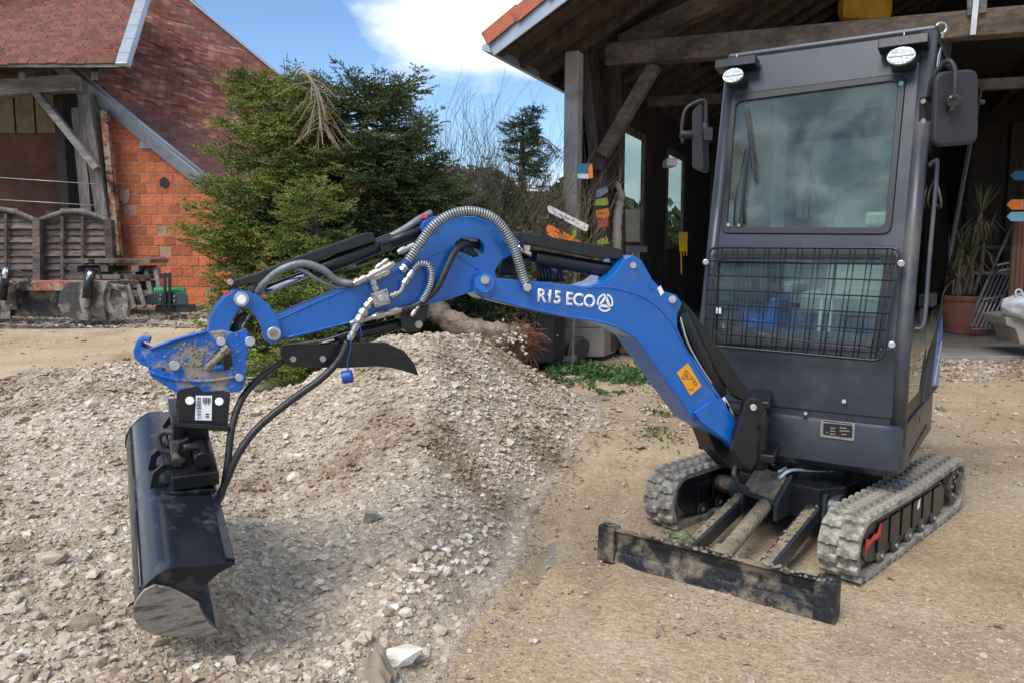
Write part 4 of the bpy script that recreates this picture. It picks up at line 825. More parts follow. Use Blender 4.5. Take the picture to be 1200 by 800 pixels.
for k in range(90):
    c = a0 + Vector((rs.uniform(-.06, .06), rs.uniform(-.04, .04), rs.uniform(-.05, .02))); d = Vector((rs.uniform(-1, 1), rs.uniform(-1, 1), rs.uniform(-.3, .6))).normalized() * rs.uniform(.03, .07); x = d.orthogonal().normalized() * .003
    mb.add([c - x, c + x, c + d], [(0, 1, 2)])
tag(mb.build('grass_clump', LEAF, blade), kind='stuff')
MB().tube(bez([cc(.02, .33, .30), cc(.05, .26, .33), cc(.14, .15, .325), cc(.2, .08, .34), cc(.17, .02, .37), cc(.10, .02, .40)], 7), .0085, 8).build('blade_hose', HOSEB, ex)
MB().cyl(cc(-.02, .25, .30), cc(.02, .24, .33), .016, 6).build('blade_valve', STEEL, ex, .002)

# --- upper structure and cab
K = Vector((1.70, 3.35, 0)); LF = Vector((-.829, .559, 0)); KB = Vector((.559, .829, 0)); CW = .93
ZK, LEAN = .95, .215
FN_low = -KB; PU = (up + KB * LEAN).normalized(); FN_up = (up * LEAN - KB).normalized()
def fu(px, py, off=0):  # pixel onto the leaning front plane
    return onplane(px, py, K + up * ZK + FN_up * off, FN_up)
def fl(px, py, off=0): return onplane(px, py, K + FN_low * off, FN_low)
def rq(c, rad, n=5):
    """four corners (3D) -> rounded outline"""
    c = [Vector(p) for p in c]; out = []
    for i in range(4):
        p, a, b = c[i], c[i - 1], c[(i + 1) % 4]; da = (a - p).normalized(); db = (b - p).normalized(); s_ = p + da * rad; e = p + db * rad
        for k in range(n + 1): t = k / n; out.append(s_ * (1 - t) ** 2 + p * (2 * t * (1 - t)) + e * t ** 2)
    return out
cab = ex   # cab pieces are parts of the excavator, so their own pieces stay sub-parts
def cb(u, d, z, lean=True):
    """cab frame: u from near corner to the left, d backwards, z up; follows the lean of the front above the kink"""
    return K + LF * u + KB * (d + (max(0, z - ZK) * LEAN if lean else 0)) + up * z
# roof
fo = [fu(849, 79), fu(1093, 42), fu(1059, 330), fu(826, 330)]
z_top = 2.315
roof = MB().prism([cb(-.01, .015, z_top), cb(CW + .01, .015, z_top), cb(CW + .01, 1.13, z_top - .02, False), cb(-.01, 1.20, z_top - .02, False)], up * .035).build('roof', DARK, cab, .015)
# front upper frame round the windscreen
outer = [cb(CW, 0, z_top), cb(0, 0, z_top), cb(0, 0, 1.305), cb(CW, 0, 1.305)]
ws = [fu(855, 112), fu(1062, 86.5), fu(1044, 275), fu(845, 274)]; wi = [fu(862.5, 120), fu(1053, 94.5), fu(1037, 267), fu(852, 266)]
MB().ring(rq(outer, .03), rq(ws, .04), -FN_up * .045).build('front_frame', DARK, cab, .004)
MB().ring(rq([p + FN_up * .006 for p in ws], .04), rq([p + FN_up * .006 for p in wi], .035), -FN_up * .03).build('windscreen_gasket', GASKET, cab, .003)
MB().prism(rq([p - FN_up * .004 for p in wi], .035), -FN_up * .005).build('windscreen', GLASS, cab)
MB().prism([p - FN_up * .012 for p in (fu(848, 269), fu(848, 239), fu(891, 240), fu(899, 247), fu(899, 269))], -FN_up * .004).build('sun_strip', PLASTIC, cab)
# lower front window frame
outer2 = [cb(CW, 0, 1.30), cb(0, 0, 1.30), cb(0, 0, .955), cb(CW, 0, .955)]
gw = [fu(830, 293), fu(1051, 294), fu(1031, 413), fu(823, 401)]
MB().ring(rq(outer2, .012), rq(gw, .035), -FN_up * .045).build('lower_front_frame', DARK, cab, .004)
MB().ring(rq([p + FN_up * .005 for p in gw], .035), rq([fu(842, 303, .005), fu(1037, 303, .005), fu(1021, 408, .005), fu(838, 394, .005)], .04), -FN_up * .02).build('lower_window_gasket', GASKET, cab, .002)
MB().prism(rq([p - FN_up * .012 for p in gw], .03), -FN_up * .004).build('lower_window', GLASSL, cab)
# bar guard
gg = [(831, 290), (1056, 291), (1034, 423), (824, 404)]
fr_o = rq([fu(*p, .05) for p in gg], .045, 4); MB().tube(fr_o + [fr_o[0]], .0065, 8, False).build('grille_rim', BLACK, cab)
def gq(u, v, off=.05):
    p = [fu(*q, off) for q in gg]; return p[0].lerp(p[1], u).lerp(p[3].lerp(p[2], u), v)
for k in range(6): v = (k + .95) / 6.75; MB().tube([gq(.0, v, .054), gq(1, v, .054)], .0032, 6).build('grille_bar', BLACK, cab)
for k in range(11):
    for e_ in (-.0125, .0125): u = (k + .75) / 11.3 + e_; MB().tube([gq(u, 0), gq(u, 1)], .0027, 6).build('grille_bar', BLACK, cab)
for q in ((827, 307.5), (1056, 309), (1045, 404)): MB().cyl(fu(*q, .0), fu(*q, .06), .007, 8).build('grille_stud', BLACK, cab); MB().cyl(fu(*q, .055), fu(*q, .075), .0155, 16).build('grille_knob', STEEL, cab, .004)
MB().prism([fu(831, 360, .004), fu(845, 361, .004), fu(845, 368, .004), fu(831, 367, .004)], -FN_up * .001).build('window_label', WHITE, cab)
# corner pillars
for u0, du in ((0, .045), (CW - .045, .045)):
    MB().tube([cb(u0 + du / 2, .02, .50), cb(u0 + du / 2, .02, ZK), cb(u0 + du / 2, .02, z_top)], .035, 16).build('corner_pillar', DARKS if u0 == 0 else DARK, cab)
MB().tube([cb(.012, .012, .62), cb(.012, .012, ZK), cb(.012, .012, 2.22)], .006, 8).build('pillar_seam', GASKET, cab)
# lower front panel
MB().prism([cb(.0, .0, .955), cb(CW, 0, .955), cb(CW, 0, .585), cb(0, 0, .585)], KB * .04).build('front_panel', DARK, cab, .006)
MB().prism([cb(.04, -.006, .625), cb(CW - .02, -.006, .625), cb(CW - .02, -.006, .935), cb(.04, -.006, .935)], KB * .01).build('access_panel', DARK, cab, .006)
MB().cyl(fl(989, 470, .0), fl(989, 470, .022), .010, 8).build('panel_bolt', BOLT, cab, .001)
# lower housing with rounded front corner
def hs(u, d, z): return K + LF * u + KB * d + up * z
def hull(u0, u1, d0, d1, z0, z1, rad, name, m, par, n=7, chamf=.06):
    o = rq([hs(u0, d0, 0), hs(u0, d1, 0), hs(u1, d1, 0), hs(u1, d0, 0)], rad, n); c_ = sum(o, Vector()) / len(o); mb = MB(); lv = [(z0, .86), (z0 + chamf * .4, .95), (z0 + chamf, 1.0), (z1 - .02, 1.0), (z1, .985)]
    k = len(o); vs = [];
    for z, s_ in lv: vs += [c_ + (p - c_) * s_ + up * z for p in o]
    fs = [tuple(range(k - 1, -1, -1)), tuple((len(lv) - 1) * k + i for i in range(k))]
    for j in range(len(lv) - 1): fs += [(j * k + i, j * k + (i + 1) % k, (j + 1) * k + (i + 1) % k, (j + 1) * k + i) for i in range(k)]
    mb.add(vs, fs, True); ob_ = mb.build(name, m, par); e = ob_.modifiers.new('split', 'EDGE_SPLIT'); e.split_angle = R(40); return ob_
hull(-.015, .68, -.055, 1.08, .355, .60, .11, 'lower_housing', DARK, cab, chamf=.05)
MB().prism([hs(-.018, .16, .43), hs(-.018, .16, .445), hs(-.018, .74, .475), hs(-.018, .74, .455)], LF * .01).build('housing_groove', GASKET, cab)
MB().prism([hs(-.017, .42, .54), hs(-.017, .45, .54), hs(-.017, .45, .565), hs(-.017, .42, .565)], LF * .01).build('housing_hole', GASKET, cab)
hf = lambda px, py, off=0: onplane(px, py, K - KB * (.058 + off), -KB)
npl = MB().prism(rq([hf(962, 491), hf(1002, 495), hf(1001, 516), hf(961, 511)], .006, 2), -KB * .003).build('name_plate', STEEL, cab)
MB().prism(rq([hf(965, 495, .0032), hf(999, 498, .0032), hf(998.5, 513, .0032), hf(964.5, 508.5, .0032)], .004, 2), -KB * .001).build('plate_field', PRINT, npl)
mb = MB()
for (a, b, y) in ((973, 979, 500), (973, 979, 503.5), (973, 979, 507), (984, 992, 500), (984, 996, 503.5), (986, 992, 507.5), (968, 970, 505)): mb.prism([hf(a, y, .0045), hf(b, y + .6, .0045), hf(b, y + 1.9, .0045), hf(a, y + 1.3, .0045)], -KB * .0008)
mb.build('plate_print', STEEL, npl); 
mb = MB(); mb.prism([hf(965, 492.3, .0035), hf(998, 496, .0035), hf(998, 497, .0035), hf(965, 493.3, .0035)], -KB * .0006); mb.build('plate_print', PRINT, npl)
MB().cyl(hf(943, 485, .0), hf(943, 485, .006), .012, 16).build('lock_hole', GASKET, cab); MB().cyl(hf(944, 484, .004), hf(944, 484, .012), .008, 8).build('lock_bolt', STEEL, cab)
# housing part under the left of the cab, floor, hood
MB().prism([hs(.68, .02, .36), hs(CW, .02, .36), hs(CW, 1.0, .36), hs(.68, 1.0, .36)], up * .23).build('floor_frame', BLACK, cab, .01)
MB().prism([hs(.02, .06, .60), hs(CW - .02, .06, .60), hs(CW - .02, 1.1, .60), hs(.02, 1.1, .60)], up * .03).build('cab_floor', PLASTIC, cab)
# side walls with openings (near side: door frame, glass; far side: window)
def side_ring(u, name, m):
    ou = [cb(u, .03, .60), cb(u, .03, 1.25), cb(u, .03, 2.29), cb(u, 1.14, 2.28, False), cb(u, 1.14, 1.2, False), cb(u, 1.14, .60, False)]
    inn_ = [cb(u, .095, .68), cb(u, .095, 1.25), cb(u, .10, 2.2), cb(u, 1.06, 2.2, False), cb(u, 1.06, 1.2, False), cb(u, .72, .68, False)]
    return MB().ring(ou, inn_, LF * (.03 if u == 0 else -.03)).build(name, m, cab, .005)
side_ring(0.0, 'door_frame', GASKET); side_ring(CW, 'side_frame', DARK)
dg_ = [cb(.0, .07, .68), cb(.0, .07, 1.25), cb(-.008, .04, 2.2), cb(-.13, 1.16, 2.2, False), cb(-.045, 1.10, 1.35, False), cb(.0, 1.0, 1.15, False), cb(.0, .72, .68, False)]
MB().prism(dg_, LF * .005).build('door_glass', GLASSD, cab); MB().tube(dg_[2:6], .011, 8).build('door_edge_seal', GASKET, cab)
MB().prism([cb(CW - .012, .095, .68), cb(CW - .012, .10, 2.2), cb(CW - .012, 1.06, 2.2, False), cb(CW - .012, 1.0, .68, False)], LF * .005).build('side_glass', GLASSD, cab)
MB().prism([cb(-.012, .30, 1.02), cb(-.012, 1.12, .98, False), cb(-.012, 1.12, 1.05, False), cb(-.012, .30, 1.09)], LF * .012).build('door_rail', PLASTIC, cab, .003)
# rear lower fender, blue stripe, cover
MB().prism([cb(-.02, .62, .60), cb(-.02, 1.16, .60, False), cb(-.02, 1.19, .95, False), cb(-.02, 1.12, 1.12, False), cb(-.02, .96, 1.03, False), cb(-.02, .78, .85, False)], LF * .06).build('fender_cover', PLASTIC, cab, .01)
MB().prism([cb(-.024, .82, .66), cb(-.024, 1.15, .62, False), cb(-.024, 1.18, .92, False), cb(-.024, 1.12, 1.0, False), cb(-.024, .98, .93, False)], LF * .004).build('blue_panel', BLUE, cab)
for (a, b) in (((.9, .66), (1.14, .86)), ((.96, .80), (1.12, .72))): MB().beam(cb(-.026, a[0], a[1], False), cb(-.026, b[0], b[1], False), .006, .002, LF).build('pale_stripe', WHITE, cab)
# rear wall: window frame, counterweight hood in blue
MB().ring(rq([cb(.0, 1.14, 2.28, False), cb(CW, 1.08, 2.28, False), cb(CW, 1.08, 1.0, False), cb(0, 1.14, 1.0, False)], .02), rq([cb(.09, 1.14, 2.17, False), cb(CW - .09, 1.08, 2.17, False), cb(CW - .09, 1.08, 1.32, False), cb(.09, 1.14, 1.32, False)], .06), KB * .03).build('rear_frame', DARK, cab, .004)
MB().ring(rq([cb(.02, 1.12, 2.26, False), cb(CW - .02, 1.06, 2.26, False), cb(CW - .02, 1.06, 1.05, False), cb(.02, 1.12, 1.05, False)], .02), rq([cb(.10, 1.12, 2.15, False), cb(CW - .10, 1.06, 2.15, False), cb(CW - .10, 1.06, 1.34, False), cb(.10, 1.12, 1.34, False)], .06), KB * .015).build('brightening_ring', TEALG, cab)  # pale ring added to brighten the cab seen through the windscreen
MB().prism(rq([cb(.09, 1.15, 2.17, False), cb(CW - .09, 1.09, 2.17, False), cb(CW - .09, 1.09, 1.32, False), cb(.09, 1.15, 1.32, False)], .06), KB * .005).build('rear_window', GLASSW, cab)
hull(.02, CW + .04, .95, 1.38, .50, 1.02, .16, 'engine_hood', BLUE, cab)
# work lamps on brackets
for (px, py, rx) in ((859, 89, .050), (1056, 66, .056)):
    c = fu(px, py, .10); d = FN_up; x = LF; z_ = (up - FN_up * up.dot(FN_up)).normalized()
    wl_ = MB(); wl_.cyl(c - d * .085, c - d * .005, rx * .95, 26); lamp = wl_.build('work_lamp', PLASTIC, cab, .006)
    MB().cyl(c - d * .012, c + d * .006, rx * 1.03, 30).build('lamp_lens', MIRR, lamp, .003)
    mb = MB(); mb.beam(c + d * .007 - x * rx * .95, c + d * .007 + x * rx * .95, rx * .16, .004, d)
    for s_ in (-1, 1):
        for j in range(-3, 4): mb.box(c + d * .006 + x * (rx * .22 * j) + z_ * (s_ * rx * .55), (rx * .07, .002, rx * .2), (x, d, z_))
    mb.build('lens_rib', ZINC, lamp)
    for o_ in [lamp] + [q for q in bpy.data.objects if q.parent == lamp]:
        for v in o_.data.vertices: v.co -= z_ * ((v.co - c).dot(z_) * .30)
    for s_ in (-1, 1): MB().beam(c + x * (.022 * s_) - d * .05, c + x * (.022 * s_) - d * .05 + up * .085, .008, .012).build('lamp_bracket', PLASTIC, lamp); MB().cyl(c + x * (.022 * s_) - d * .045 + up * .06, c + x * (.022 * s_) + up * .06 - d * .03, .006, 6).build('bracket_bolt', BOLT, lamp)
    MB().box(c - d * .06 + up * .075, (.10, .04, .022), (x, d, z_)).build('lamp_mount', BLACK, cab, .003)
    MB().tube([c + up * .09 - d * .05, c + up * .125 - d * .05], .003, 6).build('mount_pin', STEEL, lamp)
# lifting eye
c = cb(-.005, .16, z_top + .05); mb = MB(); mb.tube([c + Vector((.024 * math.cos(a), 0, .024 * math.sin(a))) for a in [i * math.pi / 9 for i in range(19)]], .007, 8, False); mb.build('lifting_eye', STEEL, cab); MB().cyl(c - up * .045, c - up * .02, .012, 8).build('eye_stem', STEEL, cab)
# protective film remains on the pillar top
FILM = mat('peeling_blue_film', (.22, .30, .50), .35, 0, .3, 30, c2=(.55, .62, .74), mix=(.4, .62), bump=.3)
MB().prism([cb(-.022, .00, 2.20), cb(-.022, .08, 2.26), cb(-.024, .06, 2.05), cb(-.024, .03, 1.93), cb(-.022, .0, 1.90)], LF * .003).build('peeling_film', FILM, cab)
# mirrors
def rounded_pad(px, Y, name, par):
    pts = rq([atY(*p, Y) for p in px], .045, 6); return MB().prism(pts, Vector((.10, .5, 0)).normalized() * .045).build(name, PLASTIC, par, .012)
MY = 3.30; mr_ = rounded_pad([(1096, 84), (1147, 80), (1147, 168), (1093, 172)], MY, 'mirror', cab)
MB().cyl(atY(1118, 119, MY - .035), atY(1118, 119, MY), .028, 22).build('mirror_hub', PLASTIC, mr_, .006); MB().cyl(atY(1116, 131, MY - .035), atY(1116, 126, MY), .012, 12).build('mirror_ball', PLASTIC, mr_, .003)
for q in ((1123, 119), (1114, 114)): MB().cyl(atY(*q, MY - .04), atY(*q, MY - .03), .005, 6).build('hub_screw', BOLT, mr_)
MB().cyl(atY(1147, 120, MY + .02), atY(1153, 120, MY + .02), .010, 8).build('edge_knob', PLASTIC, mr_)
MB().tube(bez([atY(1118, 117, MY - .03), atY(1119, 100, MY - .03), atY(1119, 82, MY - .02), atY(1113, 72, MY), atY(1104, 76, MY + .03), atY(1093, 92, MY + .05), atY(1088, 115, MY + .08)], 6), .010, 10).build('mirror_arm', PLASTIC, mr_)
MB().box(atY(1085, 128, MY + .1), (.02, .02, .05)).build('mirror_clamp', PLASTIC, mr_, .004)
for y in (119, 142): MB().cyl(atY(1082, y, MY + .06), atY(1082, y, MY + .09), .010, 8).build('clamp_bolt', STEEL, mr_)
LY = 3.78; o = rq([atY(*p, LY) for p in ((811, 131), (821, 120), (828, 122), (826, 198), (815, 203), (810, 190))][0:1] + [atY(822, 120, LY), atY(824, 200, LY), atY(811, 198, LY)], .02, 5)
ml = MB().prism(o, Vector((.25, .55, 0)).normalized() * .16).build('mirror', PLASTIC, cab, .010)
MB().tube(bez([atY(800, 168, LY), atY(799, 150, LY), atY(803, 130, LY), atY(814, 121, LY), atY(826, 119, LY), atY(827, 135, LY), atY(826, 150, LY)], 6), .0085, 10).build('mirror_arm', PLASTIC, ml)
MB().cyl(atY(797, 158, LY), atY(811, 158, LY), .018, 14).build('mirror_hub', PLASTIC, ml, .004); MB().cyl(atY(826, 145, LY), atY(827, 165, LY), .016, 12).build('mirror_clamp', PLASTIC, ml, .003)
MB().box(atY(829, 158, LY), (.02, .02, .03)).build('hinge', PLASTIC, cab, .003)
# grab rail, door handle pieces
MB().tube(bez([cb(-.02, .01, 1.72), cb(-.045, .0, 1.74), cb(-.055, .0, 1.70), cb(-.055, .0, 1.3), cb(-.055, .0, 1.05), cb(-.02, .0, 1.02)], 5), .009, 10).build('grab_rail', DARKS, cab)
MB().box(cb(-.02, .5, 1.12), (.02, .10, .03), (LF, KB, up)).build('door_latch', PLASTIC, cab, .006); MB().tube(bez([cb(-.01, .35, 1.70), cb(-.03, .36, 1.64), cb(-.04, .40, 1.58), cb(-.03, .46, 1.56), cb(-.01, .48, 1.58)], 5), .006, 8).build('door_handle', STEELD, cab)
MB().box(cb(.03, .12, 1.48), (.008, .012, .03), (LF, KB, up)).build('red_reflector', RED, cab, .002)
# wiper
W0 = (867.5, 262)
wp = MB().tube([fu(860, 264, .012), fu(861.5, 235, .02), fu(874, 175, .03)], .004, 8).build('wiper', BLACK, cab); MB().tube([fu(872, 262, .012), fu(871, 240, .02), fu(879, 165, .028)], .005, 8).build('wiper_arm', BLACK, wp)
MB().prism([fu(865, 262, .02), fu(868, 262, .02), fu(880, 170, .034), fu(877, 170, .034)], FN_up * .006).build('wiper_arm', BLACK, wp)
MB().beam(fu(873, 120, .03), fu(879, 158, .03), .014, .014, FN_up).build('wiper_blade', BLACK, wp, .002); MB().beam(fu(878, 156, .028), fu(885.5, 212, .024), .016, .012, FN_up).build('wiper_blade', BLACK, wp, .002)
for q in ((853.5, 264), (866, 264)): MB().cyl(fu(*q, .0), fu(*q, .016), .009, 10).build('wiper_bolt', BOLT, wp, .001)
MB().cyl(fu(1056, 98, .007), fu(1056, 98, .010), .010, 14).build('green_tag', mat('green_tag', (.2, .55, .42), .5), cab)
# cab interior
seat = MB(); seat.box(hs(.34, .62, 1.09), (.22, .22, .06), (LF, KB, up)); s_ = seat.build('seat', TEALG, cab, .03)
MB().prism([hs(.12, .80, 1.10), hs(.54, .80, 1.10), hs(.50, .86, 1.68), hs(.16, .86, 1.68)], KB * .10).build('seat_back', TEALG, s_, .04); MB().box(hs(.33, .90, 1.80), (.13, .045, .08), (LF, KB, up)).build('headrest', TEALG, s_, .03)
MB().prism([hs(.08, .5, .63), hs(.78, .5, .63), hs(.78, .9, .63), hs(.08, .9, .63)], up * .40).build('seat_base', BLUE, cab, .01)
MB().prism([hs(.62, .22, .63), hs(.80, .22, .63), hs(.80, .5, .63), hs(.62, .5, .63)], up * .50).build('console', BLUE, cab, .02)
MB().box(hs(.74, .26, 1.20), (.09, .10, .11), (LF, KB, up)).build('control_pod', PLASTIC, cab, .03); MB().box(hs(.72, .24, 1.33), (.07, .05, .035), (LF, KB, up)).build('display', TEALG, cab, .01)
for u_ in (.66, .12): MB().tube(bez([hs(u_, .45, 1.05), hs(u_, .43, 1.2), hs(u_ - .01, .40, 1.30)], 5), .012, 10).build('joystick', PLASTIC, cab); MB().box(hs(u_, .62, 1.16), (.05, .17, .03), (LF, KB, up)).build('armrest', TEALG, cab, .015)
for u_ in (.385, .43): MB().tube([hs(u_, .18, .66), hs(u_ - .02, .20, 1.0), hs(u_ - .03, .24, 1.33)], .0085, 10).build('pole_reflection', TEALG, cab)  # pale rods standing in for pole reflections in the lower window
MB().box(hs(.16, .35, 1.50), (.09, .06, .035), (LF, KB, up)).build('sun_visor', TEALG, cab, .015)
MB().prism([cb(CW - .03, .10, .98), cb(.03, .10, .98), cb(.03, .10, .64), cb(CW - .03, .10, .64)], KB * .01).build('inner_panel', PLASTIC, cab)
# --- swing post
def pl2(pts, D_, n_, th, name, m=BLACK):
    return MB().prism([onplane(*p, D_, n_) for p in pts], -n_ * th).build(name, m, ex, .004)
SPc = bp(884, 510, .13)
plate('swing_post', [(880, 466), (892, 467), (897, 474), (896, 482), (889, 492), (888, 541), (880, 551), (866, 541), (859, 528), (863, 505), (869, 487), (873, 472)], .135, .03, BLACK, bevel=.006)
plate('swing_post', [(878, 466), (892, 467), (897, 474), (888, 492), (888, 541), (880, 551), (864, 545), (850, 530), (858, 505), (869, 487)], -.10, .03, BLACK, bevel=.006)
MB().cyl(bp(883, 477, -.12), bp(883, 477, .148), .014, 14).build('post_pin', BOLT, ex, .002)
for (a, b, w, h) in (((888, 474), (922, 484), .10, .035), ((886, 536), (922, 530), .16, .04), ((884, 500), (900, 505), .06, .02)):
    p = bp(*a, .05); q = hs(.62 if a[1] < 520 else .60, .02, 0); q.z = p.z; MB().beam(p, q, w, h).build('swing_bracket', BLACK, ex, .008)
MB().cyl(bp(888, 470, .02), bp(887, 548, .02), .045, 20).build('swing_pin', BLACK, ex, .004)
for k in range(5):
    a = bp(884, 500 + 7 * k, .02 + .02 * k); b = hs(.62 + .03 * k, .05, a.z + .02); m_ = (a + b) / 2 + Vector((.02, -.06, -.03 * (k % 3)))
    MB().tube(bez([bp(862, 488 + 6 * k, -.03), a, m_, b], 6), .011, 10).build('hydraulic_hose', HOSE, ex)
for k in range(3): MB().tube(bez([bp(868, 486, -.06 + .03 * k), bp(856, 480, -.06 + .03 * k), bp(850, 490, -.05 + .03 * k), bp(853, 504, -.05 + .03 * k)], 6), .011, 10).build('hydraulic_hose', HOSE, ex)
MB().tube(bez([bp(862, 545, .10), bp(860, 556, .12), bp(866, 568, .12), bp(876, 572, .1)], 6), .011, 10).build('hydraulic_hose', HOSE, ex)
for (q, w) in (((840, 504), .02), ((846, 517), .02)): MB().cyl(bp(*q, -.03), bp(q[0] + 18, q[1] + 4, -.03), .018, 12).build('swing_cylinder', BOLT if q[1] < 510 else BLACK, ex, .003)
plate('swing_casting', [(826, 498), (845, 500), (868, 520), (872, 548), (858, 550), (838, 528)], .03, .12, BLACK)
MB().prism([hs(.55, -.04, .40), hs(.86, -.02, .40), hs(.86, .05, .40), hs(.55, .05, .40)], up * .14).build('post_mount', BLACK, ex, .01)

# ================================================================== LEFT BARN (brick gable, timber bay, two tiled roof slopes)
BZ = .34
def g3(x, y): return float(ground(np.array([x]), np.array([y]))[0])
barn = thing('brick_barn', 'old barn with steep clay tile roofs, orange block gable and open timber bay', 'barn', (-8.0, 15, 0))
XA_ = Vector((1, 0, 0)); YA_ = Vector((0, 1, 0)); ZA_ = up
WY = 15.0
wall = MB().prism([(-8.05, WY - .034, 0), (-4.0, WY - .034, 0), (-4.0, WY - .034, 1.35), (-8.05, WY - .034, 4.72)], YA_ * .3).build('wall', MORTAR, barn)
bm_ = MB().box((0, 0, 0), (.0945, .045, .0845)); bme = bm_.mesh('brick', BRICK); bme2 = MB().box((0, 0, 0), (.0945, .045, .0845)).mesh('brick', BRICKD)
hexh = MB().ring([(math.cos(a) * .098 * (1.0), 0, math.sin(a) * .09) for a in [R(22.5 + 45 * i) for i in range(8)]], [(math.cos(a) * .06 - .01, 0, math.sin(a) * .065) for a in [R(22.5 + 45 * i) for i in range(8)]], (0, .05, 0)).mesh('brick', BRICK)
topz = lambda x: 4.66 + (x + 8.2) * -.85
rs = random.Random(21); row = 0; z = .30
while z < 4.6:
    off = (.1 if row % 2 else 0) + rs.uniform(-.02, .02); x = -8.02 + off
    while x < -4.2:
        if z + .19 < topz(x + .0) and x > -8.1:
            px = 600 + 920 * x / WY
            r_ = rs.random(); m_ = bme2 if r_ < .03 else bme
            o = link('brick', m_, wall, (x + .1, WY + rs.uniform(-.006, .006) + (.02 if m_ is bme2 else 0), z + .095)); o.scale = (rs.uniform(.97, 1.0), 1, rs.uniform(.97, 1.0))
        x += .208
    z += .1935; row += 1
# the round hole knocked through the blocks
hp = atY(192, 214, WY - .065); MB().prism([hp + Vector((.085 * math.cos(a) * random.uniform(.85, 1.15), 0, .1 * math.sin(a) * random.uniform(.85, 1.15))) for a in [i * math.pi / 6 for i in range(12)]], YA_ * .05).build('wall_hole', GASKET, wall)
MB().prism([atY(*p, WY - .10) for p in ((165, 158), (176, 158), (176, 174), (164, 174))], YA_ * .06).build('grey_patch', ZINC, wall)
MB().prism([atY(*p, WY - .075) for p in ((140, 224), (152, 222), (151, 236), (146, 240), (140, 234))], YA_ * .04).build('mortar_patch', MORTAR, wall)
# right roof plane: front rake P0->P1, courses run along DR
P0 = Vector((-8.2, WY - .12, 4.70)); RK = (Vector((-5.72, WY - .12, 2.64)) - P0).normalized(); DR = Vector((.64, .77, 0)).normalized()
RN = RK.cross(DR).normalized(); RN = RN if RN.z > 0 else -RN
# back rake distance from the photograph
bq = onplane(250, 30, P0, RN); bcoef = (bq - P0); 
den = RK.cross(DR); bdist = (RK.cross(bcoef)).dot(den) / den.dot(den)
roofR = MB().prism([onplane(97, 88, P0, RN), onplane(122, 68, P0, RN), onplane(165, -60, P0, RN), P0 - RK * 5.5 + DR * bdist, P0 + RK * 4.4 + DR * bdist, P0 + RK * 4.4], -RN * .10).build('roof', DISC, barn)
tl = MB(); tw, tlg, th = .165, .155, .016
tl.box((0, 0, 0), (tw / 2 - .003, tlg, th / 2)); tme = tl.mesh('roof_tile', ROOFT)
TX, TY = DR, RK; TZ = RN; tilt_ = R(5)
def tile_mat(TX, TY, TZ, ti): 
    m_ = Matrix((TX, TY, TZ)).transposed(); return (m_ @ Matrix.Rotation(ti, 3, 'X')).to_euler()
te = tile_mat(DR, RK, DR.cross(RK), R(4) if DR.cross(RK).z > 0 else R(4))
zsgn = 1 if DR.cross(RK).z > 0 else -1
tiles = []
nrow = int(9.8 / .092)
for r_ in range(nrow):
    d = -5.4 + r_ * .092; o_ = (r_ % 2) * tw / 2
    for c in range(int(bdist / tw)):
        p = P0 + RK * d + DR * (c * tw + o_ + .08) + RN * (.035)
        zz = CP * p.y - SP * (p.z - CAMH); px = 600 + 920 * p.x / zz; py = 400 - 920 * (p.y * SP + (p.z - CAMH) * CP) / zz
        if px < 90 or (py < 72 and px < 121 + (72 - py) * .34) or px > 420 or py < -60 or py > 270: continue
        tiles.append((c * .4 + abs(r_ - nrow * .62) * .05, p, px, py))
tiles.sort(key=lambda t: (t[1] - CAM).length)
vis = [t for t in tiles if (t[3] > t[2] * .0 and t[2] < 330)]
pick = set(id(t) for t in vis[:300])
def joined_tiles(name, lst, ex_, ey_, ez_, m, parent, hx_, hy_, hz_, ti, jit=.5):
    n = len(lst); C_ = np.array([t[1][:] for t in lst]); B_ = np.array([[a, b, c] for a in (-1, 1) for b in (-1, 1) for c in (-1, 1)]) * [hx_, hy_, hz_]
    ang = ti + rng.normal(0, R(1.6), n) * jit; ca, sa = np.cos(ang), np.sin(ang)
    y_ = B_[None, :, 1] * ca[:, None] - B_[None, :, 2] * sa[:, None]; z_ = B_[None, :, 1] * sa[:, None] + B_[None, :, 2] * ca[:, None]; x_ = np.repeat(B_[None, :, 0], n, 0)
    V_ = C_[:, None] + x_[..., None] * np.array(ex_) + (y_ + rng.normal(0, .010, n)[:, None] * jit)[..., None] * np.array(ey_) + (z_ + rng.normal(0, .004, n)[:, None] * jit)[..., None] * np.array(ez_)
    f = np.array([(0, 1, 3, 2), (4, 6, 7, 5), (0, 4, 5, 1), (2, 3, 7, 6), (0, 2, 6, 4), (1, 5, 7, 3)]); F_ = (f[None] + (np.arange(n) * 8)[:, None, None]).reshape(-1, 4)
    return tag(link(name, npmesh(name, V_.reshape(-1, 3), F_, m), parent), kind='stuff')
def tile_material(name, cols, dark, sc3):
    m = stone_mat(name, cols); t = m.node_tree; b = t.nodes['Principled BSDF']; l = t.links.new; src = b.inputs['Base Color'].links[0].from_socket
    tc = N(t, 'ShaderNodeTexCoord'); n = N(t, 'ShaderNodeTexNoise'); n.inputs['Scale'].default_value = sc3; n.inputs['Detail'].default_value = 8; n.inputs['Roughness'].default_value = .7; l(tc.outputs['Object'], n.inputs['Vector'])
    r = N(t, 'ShaderNodeValToRGB'); r.color_ramp.elements[0].position = .47; r.color_ramp.elements[1].position = .66; l(n.outputs['Fac'], r.inputs[0])
    x = N(t, 'ShaderNodeMix', data_type='RGBA'); l(r.outputs[0], x.inputs['Factor']); l(src, x.inputs['A']); x.inputs['B'].default_value = dark + (1,); l(x.outputs['Result'], b.inputs['Base Color']); return m
